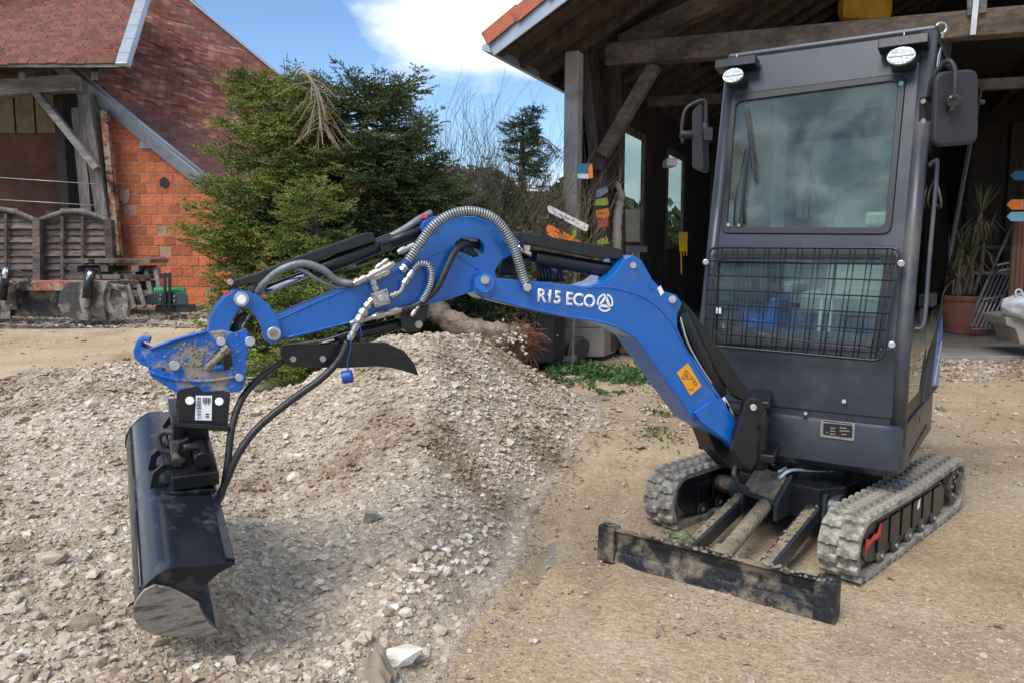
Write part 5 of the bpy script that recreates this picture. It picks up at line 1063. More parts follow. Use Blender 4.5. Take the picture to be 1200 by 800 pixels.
TILM = tile_material('mixed_clay_tiles', [(.22, .075, .05), (.36, .13, .085), (.10, .042, .034), (.27, .09, .055), (.14, .06, .048), (.45, .22, .16), (.19, .062, .045)], (.12, .06, .05), 1.2)
TILL = tile_material('mixed_clay_tiles_left', [(.155, .058, .036), (.19, .068, .042), (.11, .042, .03), (.17, .065, .042)], (.12, .072, .055), 1.5)
zz_ = DR.cross(RK).normalized(); ti_ = R(4) * (1 if zz_.z > 0 else -1)
joined_tiles('roof_tiles', [t for t in tiles if id(t) not in pick], DR, RK, zz_, TILM, roofR, tw / 2 - .004, tlg / 2, th * .8, -R(9) if zz_.z > 0 else R(7))
for t in tiles:
    if id(t) in pick:
        o = link('roof_tile', tme, roofR, t[1] + RK * rs.uniform(-.008, .008)); o.rotation_euler = tile_mat(DR, RK, zz_, (-R(7) if zz_.z > 0 else R(7)) + rs.gauss(0, R(.8))); o.scale = (1, .5, 1)
# zinc verge flashings
MB().prism([P0 - RK * .1 - DR * .10 + RN * .12, P0 - RK * .1 - DR * .10 - RN * .14, P0 - RK * .1 + DR * .02 - RN * .14, P0 - RK * .1 + DR * .07 + RN * .12], RK * 3.35).build('verge_flashing', ZINC, barn, .01)
MB().tube([P0 - DR * .03 + RN * .13, P0 - DR * .03 + RN * .13 + RK * 3.3], .035, 8).build('flashing_roll', ZINC, barn)
MB().prism([P0 - RK * 4.5 + DR * bdist + RN * .1, P0 - RK * 4.5 + DR * (bdist + .09) + RN * .12, P0 - RK * 4.5 + DR * (bdist + .09) - RN * .12], RK * 8).build('verge_flashing', ZINC, barn)
# left roof slope above the timber bay
EY = 13.9; EZ = atY(70, 75, EY).z; pitL = R(42); UL = Vector((0, math.cos(pitL), math.sin(pitL))); NL = Vector((0, -math.sin(pitL), math.cos(pitL)))
E0 = Vector((-11.5, EY, EZ)); E1 = Vector((atY(141, 72, EY).x, EY, EZ))
t1 = onplane(165, 0, Vector((0, EY, EZ)), NL); vdir = (t1 - E1).normalized(); E2 = E1 + vdir * 4.0; E3 = Vector((-11.5, E2.y, E2.z))
roofL = MB().prism([E0, E1, E2, E3], -NL * .09).build('roof', DISC, barn); lst = []
for r_ in range(int(4.0 / .1)):
    for c in range(30):
        p = Vector((-11.5 + c * .165 + (r_ % 2) * .08, EY, EZ)) + UL * (r_ * .1 + .04) + NL * .03
        if p.x < E1.x + vdir.x / vdir.z * (p.z - EZ) - .02: lst.append((0, p))
def _seen(p): return abs(p.x + 8.1) / 1.25 + abs(p.z - EZ - .9)
lst.sort(key=lambda t: _seen(t[1])); tb_ = MB(); tb_.box((0, 0, 0), (.079, .08, .008)); tleft = tb_.mesh('roof_tile', ROOFL)
for t in lst[:300]:
    o = link('roof_tile', tleft, roofL, t[1] + UL * rs.gauss(0, .008) + NL * rs.gauss(0, .003)); o.rotation_euler = tile_mat(XA_, UL, NL, R(5) + rs.gauss(0, R(1.4)))
joined_tiles('roof_tiles', lst[300:], XA_, UL, NL, TILL, roofL, .079, .08, .008, R(5), .9)
MB().prism([E1 - XA_ * .04 + NL * .07 - UL * .1, E1 + XA_ * .16 + NL * .07 - UL * .1, E1 + XA_ * .2 + NL * -.02 - UL * .1, E1 - XA_ * .04 + NL * .02 - UL * .1], vdir * 4.0).build('valley_flashing', ZINC, barn, .01)
for k in range(7): MB().prism([E1 + vdir * (.25 + .5 * k) + q for q in (-XA_ * .045 + NL * .076, XA_ * .165 + NL * .076, XA_ * .165 + NL * .06, -XA_ * .045 + NL * .06)], vdir * .02).build('flashing_seam', ZINC, barn)
MB().prism([(E0.x, EY - .02, EZ - .06), (E1.x, EY - .02, EZ - .06), (E1.x, EY - .02, EZ + .0), (E0.x, EY - .02, EZ + .0)], YA_ * .03).build('eave_board', WOODH, barn)
# closing triangle below the hip side of the left slope

for k in range(4):
    x = -11 + k * 1.25; MB().prism([(x, EY + .05, EZ - .12), (x + .12, EY + .05, EZ - .12), (x + .12, EY + 2, EZ + 1.5), (x, EY + 2, EZ + 1.5)], ZA_ * -.14).build('rafter', WOODB, barn)
# timber bay
def tq(a, b, w, h, name, m, Y=14.6): return MB().beam(atY(*a, Y), atY(*b, Y), w, h, YA_).build(name, m, barn, .01)
MB().beam(atY(-60, 108, 14.5), atY(92, 98, 14.5), .28, .26, YA_).build('beam', WOODH, barn, .012)
tq((103, 112), (132, 300), .22, .36, 'post', WOODG, 14.75); tq((94, 128), (110, 300), .20, .28, 'post', WOODG, 14.85); tq((123, 130), (139, 300), .12, .14, 'downpipe', RUST, 14.7); tq((130, 178), (142, 300), .05, .10, 'wall_batten', WOODG, 14.8)
tq((42, 108), (114, 198), .12, .13, 'brace', WOODH, 14.45)
MB().prism([atY(*p, 14.5) for p in ((15, 100), (26, 82), (56, 78), (56, 92), (48, 100))], YA_ * .2).build('corbel', WOODG, barn, .01)
# back wall of the bay, in dark, with pale boards on top and a loft edge
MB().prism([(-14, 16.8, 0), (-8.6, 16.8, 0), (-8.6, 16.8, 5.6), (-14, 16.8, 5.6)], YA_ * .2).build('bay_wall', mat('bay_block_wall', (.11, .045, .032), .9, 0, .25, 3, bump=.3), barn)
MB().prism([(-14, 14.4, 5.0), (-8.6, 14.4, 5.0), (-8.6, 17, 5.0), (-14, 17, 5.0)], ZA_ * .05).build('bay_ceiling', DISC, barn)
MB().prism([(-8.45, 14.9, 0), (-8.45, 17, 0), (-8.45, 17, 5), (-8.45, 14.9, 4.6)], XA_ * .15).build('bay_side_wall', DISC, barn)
for k in range(9): MB().box((-12.2 + k * .42, 16.72, 4.25), (.19, .02, .45)).build('wall_board', mat('pale_loft_board', (.19, .155, .10), .9, 0, .3, 3) if k == 0 else bpy.data.materials['pale_loft_board'], barn)
for x in (-12.0, -10.6, -9.6): MB().box((x, 16.6, 1.2), (.1, .06, 1.0)).build('stud', WOODG, barn)
MB().tube([atY(-20, 207, 14.3), atY(112, 216, 14.3)], .008, 6).build('wire', BOLT, barn); MB().tube([atY(-20, 233, 14.3), atY(112, 241, 14.3)], .008, 6).build('wire', BOLT, barn)
MB().prism([(-4.0, 15.1, 0), (-4.0, 21, 0), (-4, 21, 1.3), (-4, 15.1, 1.3)], -XA_ * .2).build('side_wall', BRICKD, barn)

# lattice fence of two arched panels
FY = 13.6; fence = thing('arched_fence', 'dark slatted garden fence with two arched panels in front of the barn bay', 'fence', atY(60, 335, FY))
def fpanel(x0, x1, peak, side_y):
    n = 17; top = []
    for k in range(n + 1):
        t = k / n; y = side_y - (side_y - peak) * math.sin(math.pi * (t if x0 > -60 else t)) ; top.append((x0 + (x1 - x0) * t, y))
    MB().tube([atY(x, y, FY - .03) for x, y in top], .045, 6).build('arched_rail', WOODG, fence)
    for k in range(13):
        y = 332 - k * 8.0
        if y < peak + 4: break
        xs = [x for x, ty in top if ty < y - 1.5]
        if len(xs) < 2: continue
        a, b = min(xs), max(xs); MB().prism([atY(a, y, FY + .02 * (k % 2)), atY(b, y, FY + .02 * (k % 2)), atY(b, y - 7.6, FY + .05), atY(a, y - 7.6, FY + .05)], YA_ * .02).build('slat', SLATW, fence)
    for f in (.33, .62): MB().beam(atY(x0 + (x1 - x0) * f, 335, FY - .03), atY(x0 + (x1 - x0) * f, peak + 6, FY - .03), .05, .03, YA_).build('panel_stile', SLATW, fence)
fpanel(-52, 43, 245, 259); fpanel(46, 128, 248, 259)
for x, y in ((44.5, 256), (128, 258)): MB().beam(atY(x + (1 if x < 100 else 4), 338, FY - .06), atY(x, y, FY - .06), .13, .13, YA_).build('post', SLATW, fence, .008)

# stack of old pallets with a leaning one
PY = 13.2
pal = thing('pallet_stack', 'low stack of dark old wooden pallets lying beside the arched fence', 'pallet', atY(120, 345, PY), 'old pallets by the barn')
for k in range(6):
    zc = atY(120, 306 + k * 9, PY).z
    for j in range(3): MB().box((atY(88 + j * 3, 300, PY).x + .0 + .4 * j * 1.15 + .2, PY + .03 * (k % 2), zc), (.20, .35, .035)).build('board', PALLET, pal, .006) if k % 2 == 0 else MB().box((atY(88, 300, PY).x + .15 + .5 * j, PY, zc), (.06, .34, .05)).build('block', PALLET, pal, .006)
pal2 = thing('leaning_pallet', 'weathered pallet leaning upright with open slats, left of the green hitch weight', 'pallet', atY(165, 360, 12.9), 'old pallets by the barn')
for (a, b) in (((135, 320), (150, 362)), ((147, 322), (158, 362)), ((157, 317), (170, 360)), ((171, 317), (180, 357)), ((182, 315), (188, 345))): MB().beam(atY(*a, 13.0), atY(*b, 12.7), .07, .04, YA_).build('slat', WOODG, pal2, .004)
for (a, b) in (((130, 322), (186, 317)), ((136, 340), (188, 334)), ((142, 358), (190, 350))): MB().beam(atY(*a, 13.08), atY(*b, 13.05), .09, .07, YA_).build('rail', PALLET, pal2, .004)

# big loader bucket lying in front
GY = 12.2
gb = thing('loader_bucket', 'large rusty loader bucket with worn paint resting in front of the arched fence', 'bucket', atY(60, 376, GY), )
def gpl(pts, Y, d, name, m, th_=0, par=gb, bev=.006): return MB().prism([atY(*p, Y) for p in pts], YA_ * d).build(name, m, par, bev)
gpl([(-60, 330), (152, 329), (152, 334), (-60, 336)], GY - .25, .28, 'top_rail', RUST); gpl([(15, 330), (82, 331), (80, 341), (17, 341)], GY - .28, .05, 'painted_lip', RUST)
gpl([(12, 340), (76, 341), (74, 372), (14, 371)], GY - .02, .05, 'back_sheet', STEELD); gpl([(-60, 338), (12, 338), (12, 374), (-60, 376)], GY - .1, .05, 'back_sheet', STEELD)
gpl([(72, 334), (126, 336), (120, 376), (70, 370), (68, 355)], GY - .15, .06, 'side_sheet', STEELD)
gpl([(80, 331), (128, 330), (117, 352), (126, 376), (100, 376), (74, 371), (68, 358), (70, 342)], GY - .3, .05, 'end_plate', STEELD, par=gb)
gpl([(100, 331), (126, 330), (120, 350), (124, 374), (96, 366), (92, 350)], GY - .42, .10, 'outer_jaw', STEELW)
MB().ring([atY(*p, GY - .35) for p in ((124, 331), (146, 338), (150, 352), (149, 372), (128, 377), (120, 355))], [atY(*p, GY - .35) for p in ((130, 338), (141, 342), (144, 352), (142, 362), (134, 364), (128, 352))], YA_ * .1).build('tilted_end_plate', STEELW, gb, .006)
gpl([(128, 338), (142, 342), (144, 352), (142, 364), (133, 366), (127, 352)], GY - .32, .05, 'inner_sheet', STEELD)
gpl([(134, 333), (146, 335), (145, 338), (136, 337)], GY - .4, .08, 'lip_tab', STEELW)
MB().cyl(atY(106, 315, GY - .45), atY(102, 350, GY - .55), .07, 14).build('jaw_cylinder', BLACK, gb); MB().cyl(atY(105.5, 318, GY - .5), atY(104, 330, GY - .52), .035, 12).build('cylinder_rod', CHROME, gb)
MB().cyl(atY(4, 322, GY - .45), atY(0, 352, GY - .5), .085, 14).build('jaw_cylinder', BLACK, gb); MB().cyl(atY(7, 314, GY - .45), atY(5, 327, GY - .5), .04, 12).build('cylinder_rod', CHROME, gb)
gpl([(-4, 326), (16, 334), (20, 362), (2, 366)], GY - .32, .1, 'pivot_plate', STEELD); gpl([(94, 340), (106, 328), (109, 338), (104, 360), (96, 362)], GY - .5, .1, 'pivot_plate', STEELW)
MB().tube(bez([atY(8, 330, GY - .4), atY(18, 318, GY - .4), atY(30, 322, GY - .4), atY(36, 330, GY - .4)], 6), .014, 8).build('hydraulic_hose', HOSE, gb); MB().tube(bez([atY(108, 318, GY - .4), atY(114, 316, GY - .4), atY(120, 328, GY - .4)], 6), .014, 8).build('hydraulic_hose', HOSE, gb)
MB().prism([(gb.location.x - 1.6, GY - .5, BZ * .55), (atY(148, 376, GY).x, GY - .45, BZ * .55), (atY(148, 376, GY).x, GY + .3, BZ * .6), (gb.location.x - 1.6, GY + .3, BZ * .6)], ZA_ * .04).build('floor_sheet', STEELD, gb)

# green hitch weight
HY = 12.6; hw_ = thing('hitch_weight', 'small dark green implement with a bright green roller against the block wall', 'implement', atY(197, 366, HY))
gpl([(182, 358), (221, 358), (221, 366), (182, 366)], HY - .1, .3, 'base', DKGREEN, par=hw_); gpl([(172, 345), (184, 343), (216, 343), (219, 346), (219, 357), (172, 357)], HY - .15, .04, 'front_plate', mat('slate_paint', (.03, .045, .06), .5), par=hw_)
MB().cyl(atY(182, 341, HY), atY(217, 341, HY), .055, 16).build('roller', GREEN, hw_)
for k in range(14): MB().cyl(atY(184 + k * 2.4, 341, HY), atY(185 + k * 2.4, 341, HY), .062, 12).build('roller_rib', GREEN, hw_)
for x in (193.5, 199): MB().beam(atY(x, 320, HY - .18), atY(x, 362, HY - .18), .04, .03, YA_).build('upright', BLACK, hw_)
for q in ((188.5, 346), (188, 351), (204.5, 347.5), (204.5, 352.5)): MB().box(atY(*q, HY - .17), (.012, .01, .012)).build('bolt', BOLT, hw_)
sh = MB().prism([atY(*p, 13.4) for p in ((218, 362), (240, 356), (246, 361), (224, 366))], YA_ * .3).build('scrap_board', PALLET, None, .01)
tag(sh, 'dark scrap board lying at the foot of the block wall', 'board')

# ================================================================== RIGHT BARN (open timber front)
OR = Vector((.80, 10, 0)); GA = Vector((.914, -.407, 0)); EA = Vector((.407, .914, 0))
rb = thing('open_barn', 'open timber barn with tiled roof edge, grey corner post and dark interior', 'barn', OR)
def rp(g, e, z): return OR + GA * g + EA * e + up * z
def fplane(px, py, e=0): return onplane(px, py, OR + EA * e, EA)
def rbeam(a, b, w, h, name, m, e=0): return MB().beam(fplane(*a, e), fplane(*b, e), w, h, EA).build(name, m, rb, .012)
rbeam((673, 62), (668, 400), .18, .19, 'corner_post', POSTG, -.12)
rbeam((690, 40), (716, 410), .16, .22, 'post', WOODB, .28); rbeam((681, 45), (700, 200), .14, .12, 'curved_brace', WOODB, .1); rbeam((712, 60), (722, 400), .3, .2, 'post', WOODB, .7)
rbeam((712, 66), (1330, 14), .26, .21, 'tie_beam', WOODBH, .0)
rbeam((706, 182), (768, 76), .15, .155, 'brace', WOODBH, .05)
rbeam((728, 54), (905, -30), .22, .24, 'principal_rafter', WOODBH, .35)
rbeam((760, 120), (1300, 92), .14, .1, 'rear_beam', WOODBH, 2.6)
# roof: front verge from the eave corner, slopes up to the right
C0 = atY(575, 50, 8.8); SL = math.tan(R(29)); RD = (GA + up * SL).normalized(); RNN = GA * -SL + up; RNN.normalize()
def rf(s_, e, n_=0): return C0 + RD * s_ + EA * e + RNN * n_
MB().prism([rf(0, 0), rf(9.5, 0), rf(9.5, 10.9), rf(0, 10.9)], -RNN * .03).build('roof_deck', WOODB, rb)
for k in range(17):
    e = .08 + k * .62; MB().prism([rf(.0, e, -.035), rf(9.3, e, -.035), rf(9.3, e, -.15), rf(.0, e, -.14)], EA * .09).build('rafter', WOODB, rb, .004)
MB().prism([rf(-.02, -.06, .02), rf(6.4, -.06, .02), rf(6.4, -.06, -.12), rf(-.02, -.06, -.17)], EA * .03).build('verge_board', ZINC, rb, .004)
MB().prism([rf(-.08, -.1, -.02), rf(-.0, -.1, -.02), rf(-.02, -.1, -.14), rf(-.1, -.1, -.06)], EA * 9).build('gutter', ZINC, rb)
for k in range(15):   # half round verge tiles
    s0 = k * .40 - .02; mb = MB(); n = 10; A = []; B = []
    for i in range(n + 1):
        a = math.pi * (i / n) ; A.append(rf(s0, -.10 + .20 - .20 * math.cos(a) - .0, .04 + .13 * math.sin(a))); B.append(rf(s0 + .45, -.085 + .185 - .185 * math.cos(a), .075 + .115 * math.sin(a)))
    for i in range(n): mb.prism([A[i], A[i + 1], B[i + 1], B[i]], -RNN * .012, True)
    # outer skirt hanging over the board
    mb.prism([rf(s0, -.105, .10), rf(s0 + .45, -.09, .12), rf(s0 + .45, -.09, -.02), rf(s0, -.105, -.045)], EA * .014)
    mb.build('verge_tile', CANAL, rb)
rl = []
for r_ in range(22):
    for c in range(40): rl.append((0, rf(.1 + r_ * .3, .32 + c * .22, .05)))
joined_tiles('roof_tiles', rl, EA, RD, RNN, TILL, rb, .105, .19, .012, R(4), 1)
# left wall with glazing, seen from inside
def lw(g, e, z): return rp(g, e, z)
def wq(e0, e1, z0, z1, d, name, m, par=rb): return MB().prism([lw(d, e0, z0), lw(d, e1, z0), lw(d, e1, z1), lw(d, e0, z1)], GA * .05).build(name, m, par, .006)
for e0, e1 in ((.15, .35), (1.55, 1.85), (3.15, 3.5), (4.4, 4.7), (6.2, 6.5), (8.8, 9.1)): wq(e0, e1, 0, 3.75, 0, 'wall_stud', INTW)
for e0, e1, nm in ((1.85, 3.15, 'a'), (4.7, 6.2, 'b')):
    MB().ring([lw(.02, e0, 1.4), lw(.02, e1, 1.4), lw(.02, e1, 3.2), lw(.02, e0, 3.2)], [lw(.02, e0 + .1, 1.5), lw(.02, e1 - .1, 1.5), lw(.02, e1 - .1, 3.1), lw(.02, e0 + .1, 3.1)], GA * .05).build('window_frame', WOODBH, rb)
    MB().prism([lw(.04, e0 + .1, 1.5), lw(.04, e1 - .1, 1.5), lw(.04, e1 - .1, 3.1), lw(.04, e0 + .1, 3.1)], GA * .005).build('window_pane', GLASSW, rb)
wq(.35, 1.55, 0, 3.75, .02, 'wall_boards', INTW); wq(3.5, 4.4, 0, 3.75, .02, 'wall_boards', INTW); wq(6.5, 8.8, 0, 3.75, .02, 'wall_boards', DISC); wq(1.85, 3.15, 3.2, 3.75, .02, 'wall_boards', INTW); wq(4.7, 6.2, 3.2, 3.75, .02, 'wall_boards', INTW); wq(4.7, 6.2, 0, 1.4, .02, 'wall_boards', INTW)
for (x0, e_) in ((1.90, .04), (2.30, .04), (2.62, .05)): MB().prism([lw(e_, x0, .1), lw(e_, x0 + .08, .1), lw(e_, x0 + .08, 1.38), lw(e_, x0, 1.38)], GA * .04).build('door_stile', POSTG, rb)
MB().prism([lw(.05, 1.9, .1), lw(.05, 3.1, .1), lw(.05, 3.1, 1.38), lw(.05, 1.9, 1.38)], GA * .005).build('door_pane', GLASSW, rb)
MB().prism([lw(.03, 1.85, 1.34), lw(.03, 3.2, 1.34), lw(.03, 3.2, 1.44), lw(.03, 1.85, 1.44)], GA * .08).build('door_lintel', POSTG, rb)
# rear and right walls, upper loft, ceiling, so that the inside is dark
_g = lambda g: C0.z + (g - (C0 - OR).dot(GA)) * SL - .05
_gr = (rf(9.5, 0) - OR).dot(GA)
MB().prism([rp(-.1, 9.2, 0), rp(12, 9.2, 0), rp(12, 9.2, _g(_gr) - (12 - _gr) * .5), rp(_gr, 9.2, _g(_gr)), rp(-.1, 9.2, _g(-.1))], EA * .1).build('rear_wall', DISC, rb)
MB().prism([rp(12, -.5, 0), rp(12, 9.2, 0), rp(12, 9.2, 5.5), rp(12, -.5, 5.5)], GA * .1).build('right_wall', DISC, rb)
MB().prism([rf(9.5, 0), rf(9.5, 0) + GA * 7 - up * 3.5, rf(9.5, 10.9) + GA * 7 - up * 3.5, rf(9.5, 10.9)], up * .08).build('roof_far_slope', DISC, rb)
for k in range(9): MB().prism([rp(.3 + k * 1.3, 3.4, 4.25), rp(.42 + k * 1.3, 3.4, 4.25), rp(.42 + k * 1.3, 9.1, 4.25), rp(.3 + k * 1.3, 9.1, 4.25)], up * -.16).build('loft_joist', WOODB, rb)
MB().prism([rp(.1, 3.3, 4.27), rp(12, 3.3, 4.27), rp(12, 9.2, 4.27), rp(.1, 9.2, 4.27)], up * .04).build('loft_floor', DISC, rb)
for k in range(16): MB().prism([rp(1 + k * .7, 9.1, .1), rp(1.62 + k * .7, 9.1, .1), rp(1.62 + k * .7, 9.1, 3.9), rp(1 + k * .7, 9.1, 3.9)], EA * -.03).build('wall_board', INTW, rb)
# things in the shade of the barn
rs = random.Random(4)
def prop_box(px, py0, py1, wpx, Y, m, name, lab, cat, grp=None, bev=.02):
    a, b = atY(px - wpx / 2, py1, Y), atY(px + wpx / 2, py0, Y); c = (a + b) / 2; o = MB().box(c, (abs(b.x - a.x) / 2, .15, abs(b.z - a.z) / 2)).build(name, m, None, bev, (c.x, c.y, a.z)); return tag(o, lab, cat, grp)
# slab and plinths
MB_s = MB().prism([(atZ(1050, 421).x - 3.0, 9.95, -.05), (14, 9.6, -.05), (16, 19, -.05), (1.8, 19, -.05), (1.2, 10.9, -.05)], up * .10)
tag(MB_s.build('concrete_slab', CONC, None, .01), 'pale concrete slab under the open barn', kind='structure')
cb1 = thing('concrete_plinth', 'weathered concrete block plinth under the grey corner post', 'plinth', (atY(682, 418, 9.8).x, 9.8, 0))
for (x0, x1, y0, y1, d) in ((650, 706, 350, 384, 0), (652, 712, 384.6, 418, -.03)):
    MB().prism([atY(x0, y1, 9.75 + d), atY(x1 - 4, y1, 9.75 + d), atY(x1 - 4, y0, 9.75 + d), atY(x0, y0, 9.75 + d)], Vector((.22, .5, 0))).build('concrete_block', CONC, cb1, .012)
cc_ = atY(674, 408, 9.55); tag(MB().cyl(cc_ + Vector((0, 0, 0)), cc_ + Vector((.05, -.06, -.03)), .17, 28).build('round_cover', mat('dark_stone_disc', (.10, .085, .07), .9, 0, .2, 5), None, .01), 'dark round disc leaning on the concrete plinth', 'disc')
tag(MB().prism([atY(*p, 8.8) for p in ((606, 362), (650, 366), (648, 426), (604, 424))], Vector((.15, .35, 0))).build('black_panel', mat('black_tank', (.013, .013, .015), .5, 0, .2, 4), None, .02), 'tall black bin standing left of the concrete plinth', 'bin')
tag(MB().prism([atZ(640, 432, .02), atZ(676, 424, .02), atZ(682, 415, .02), atZ(655, 411, .02), atZ(640, 418, .02)], up * .09).build('flat_stone', CONC, None, .015), 'flat round-edged stone slab in the weeds by the plinth', 'stone')
# glass-block lamp, teal panel, plaques and arrow signs
lp = thing('glass_insulator', 'cluster of clear glass blocks hanging behind the boom', 'lamp', atY(700, 322, 9.6))
for i in range(3):
    for j in range(3): MB().box(atY(695 + 6 * i, 315 + 7 * j, 9.6), (.028, .02, .03)).build('glass_block', BAG, lp, .01)
def sign(pts, Y, m, lab, name='arrow_sign', grp=None, mark=None, th=.02):
    c = sum((atY(*p, Y) for p in pts), Vector()) / len(pts); o = MB().prism([atY(*p, Y) for p in pts], YA_ * th).build(name, m, None, .002, tuple(c)); tag(o, lab, 'sign', grp)
    if mark:
        mb = MB()
        for (a, b) in mark: mb.beam(atY(*a, Y - .002) , atY(*b, Y - .002), .008, .003, YA_)
        k_ = mb.build('marking', PRINT, o)
    return o
sgn = sign([(677, 192), (694, 192), (694, 206), (677, 206)], 9.3, SIGNC['teal'], 'small teal and white board on the grey corner post', 'notice_board'); MB().prism([atY(*p, 9.29) for p in ((677, 204), (690, 204), (690, 210), (677, 209))], YA_ * .02).build('white_strip', SIGNC['white'], sgn); MB().prism([atY(*p, 9.28) for p in ((689, 197), (694, 192), (695, 209), (690, 209))], YA_ * .02).build('orange_strip', SIGNC['orange'], sgn)
sign([(700, 223), (711, 219), (713, 225), (703, 231), (698, 231)], 9.7, SIGNC['slate'], 'slate blue arrow board, topmost on the brown post')
sign([(698, 234), (711, 232), (713, 238), (711, 241), (697, 241)], 9.7, SIGNC['lime'], 'lime green arrow board just above the orange one on the brown post')
sign([(698, 247), (713, 244), (714, 252), (711, 256), (699, 256)], 9.7, SIGNC['orange'], 'orange arrow board in the column on the brown post', mark=[((702, 251), (709, 249.5))])
sign([(700, 258), (713, 256), (713, 266), (701, 267)], 9.7, SIGNC['red'], 'dark red board below the orange board on the brown post')
sign([(699, 282), (708, 279), (713, 280), (712, 286), (700, 287)], 9.7, SIGNC['lime'], 'lime green board, lowest on the brown post')
sign([(641, 243), (644, 241), (690, 264), (688, 271), (685, 271), (643, 249)], 9.0, SIGNC['white'], 'long white pointed board tilted down to the right by the hedge', mark=[((655, 251), (660, 254)), ((662, 253), (664, 257)), ((664, 256), (668, 257)), ((670, 259), (672, 258)), ((677, 262), (678, 263))])
sign([(640, 268), (643, 263), (671, 277), (684, 286), (655, 283), (641, 275)], 9.02, SIGNC['orange'], 'orange pointed board under the long white one by the hedge', mark=[((650, 271), (663, 277))])
sign([(672, 268), (676, 267), (675, 276), (670, 282)], 8.98, SIGNC['lime'], 'tiny lime marker between the white and orange boards', 'marker')
pst = MB().beam(atY(676, 250, 9.06), atY(671, 425, 9.06), .03, .03, YA_).build('sign_post', WOODG, None, .004, tuple(atY(671, 425, 9.06))); tag(pst, 'thin post carrying the white and orange boards by the hedge', 'post')
DW = MB(); DW.tube(bez([atY(722, 213, 10.3), atY(728, 228, 10.3), atY(726, 240, 10.35), atY(723, 262, 10.3), atY(722, 300, 10.3), atY(724, 345, 10.3)], 6), .045, 7, True, [.02, .03, .05, .04, .035, .05, .06, .05, .06, .045, .05, .06, .065, .05, .06, .07, .06, .065, .07, .06, .07, .075, .07, .08, .07, .08, .08, .085, .08, .08, .08]); tag(DW.build('driftwood', mat('bleached_wood', (.36, .33, .29), .85, 0, .3, 6, stretch=(1, 1, .3), bump=.5), None), 'bleached twisted driftwood standing against the door frame', 'driftwood')
YH = thing('yellow_hose', 'yellow rope coil hanging in the dark behind the boom', 'rope', atY(800, 270, 11.3))
for k in range(6): MB().tube([atY(796 + k * 1.8, 272, 11.3), atY(796.5 + k * 1.6, 295 + 5 * (k % 2), 11.3)], .009, 6).build('strand', YELLOW, YH)
MB().tube([atY(798, 290, 11.3), atY(798.5, 322, 11.3)], .01, 6).build('strand', YELLOW, YH)
prop_box(785, 187, 196, 13, 11.0, SIGNC['white'], 'wall_plaque', 'small white plaque on the inner barn wall', 'plaque')
for (x, y0, y1, w, m, l_) in ((762, 232, 262, 16, 'teal', 0), (806, 300, 345, 9, 'white', 0)): pass
prop_box(1014, -30, 27, 66, 13.0, YELLOW, 'yellow_sack', 'yellow sack hanging under the barn roof above the cab', 'sack', bev=.2)
# strap bracket on the beam
br = thing('steel_strap', 'pale perforated steel strap with a board hanging over the tie beam', 'bracket', fplane(1142, 20, -.2))
MB().beam(fplane(1146, -20, -.2), fplane(1140, 41, -.2), .05, .012, EA).build('strap', BAG, br); MB().prism([fplane(*p, -.15) for p in ((1133, -20), (1158, -20), (1156, 14), (1134, 18))], EA * .04).build('board', WOODH, br)
# junk shelving silhouettes deep in the barn
for i, (x, y0, y1, w, m, l_) in enumerate(((745, 330, 392, 14, WOODG, 'grey upright plank in the barn behind the boom apex'), (770, 300, 385, 10, DISC, 'dark upright post beside the barn door'), (1085, 300, 344, 50, DISC, 'dark trestle in the depth of the barn behind the yucca'), (1165, 288, 292, 60, WOODBH, 'brown shelf board in the depth of the barn'), (1160, 318, 322, 50, BOLT, 'grey pipe lying in the depth of the barn'))): prop_box(x, y0, y1, w, 14.0, m, 'plank' if i != 4 else 'pipe', l_, 'plank' if i != 4 else 'pipe')
MB_r = thing('rubble', 'low pile of rough stones against the concrete plinth', 'rubble', (1.7, 10.2, 0))
for k in range(26):
    q = (random.uniform(702, 765), random.uniform(380, 408)); p = atY(*q, 10.6 - (q[1] - 380) * .02); o = link('stone', tmpl[k % 10], MB_r, p, (random.random(), random.random(), random.random() * 6), (.07,) * 3)
MB().prism([(1.4, 10.3, 0), (2.9, 10.5, 0), (2.6, 10.55, .42), (1.5, 10.55, .5)], YA_ * .4).build('earth_bank', MUDTOP, MB_r, .05)

# yucca in a terracotta pot
PYU = 12.6; pc = Vector((atY(1130, 385, PYU).x, PYU, .06))
pot = thing('yucca_pot', 'large terracotta planter holding the yucca on the concrete slab', 'planter', pc); rpt = .40
hgt = atY(1130, 346, PYU).z - .06
mb = MB(); mb.tube([pc, pc + up * (hgt * .86)], .3, 32, True, [rpt * .78, rpt * .92]); mb.tube([pc + up * (hgt * .86), pc + up * hgt], .3, 32, True, [rpt, rpt * 1.02]); mb.build('pot', TERRA, pot, .006)
MB().cyl(pc + up * (hgt * .98), pc + up * (hgt + .01), rpt * .9, 24).build('soil', DISC, pot)
yu = thing('yucca', 'tall yucca plant with drooping dry leaves and two green heads', 'plant', pc + up * hgt)
rs = random.Random(8); stems = []
for (x0, x1, y1) in ((1118, 1128, 292), (1128, 1150, 250), (1135, 1138, 300), (1124, 1120, 320), (1140, 1153, 285)):
    pts = bez([atY(x0, 347, PYU), atY((x0 + x1) / 2 + 3, (347 + y1) / 2, PYU), atY(x1, y1, PYU)], 5); MB().tube(pts, .028, 8, True, [.035 - .012 * i / len(pts) for i in range(len(pts))]).build('stem', mat('yucca_stem', (.26, .20, .14), .9, 0, .3, 10, bump=.4) if 'yucca_stem' not in bpy.data.materials else bpy.data.materials['yucca_stem'], yu); stems.append(pts[-1])
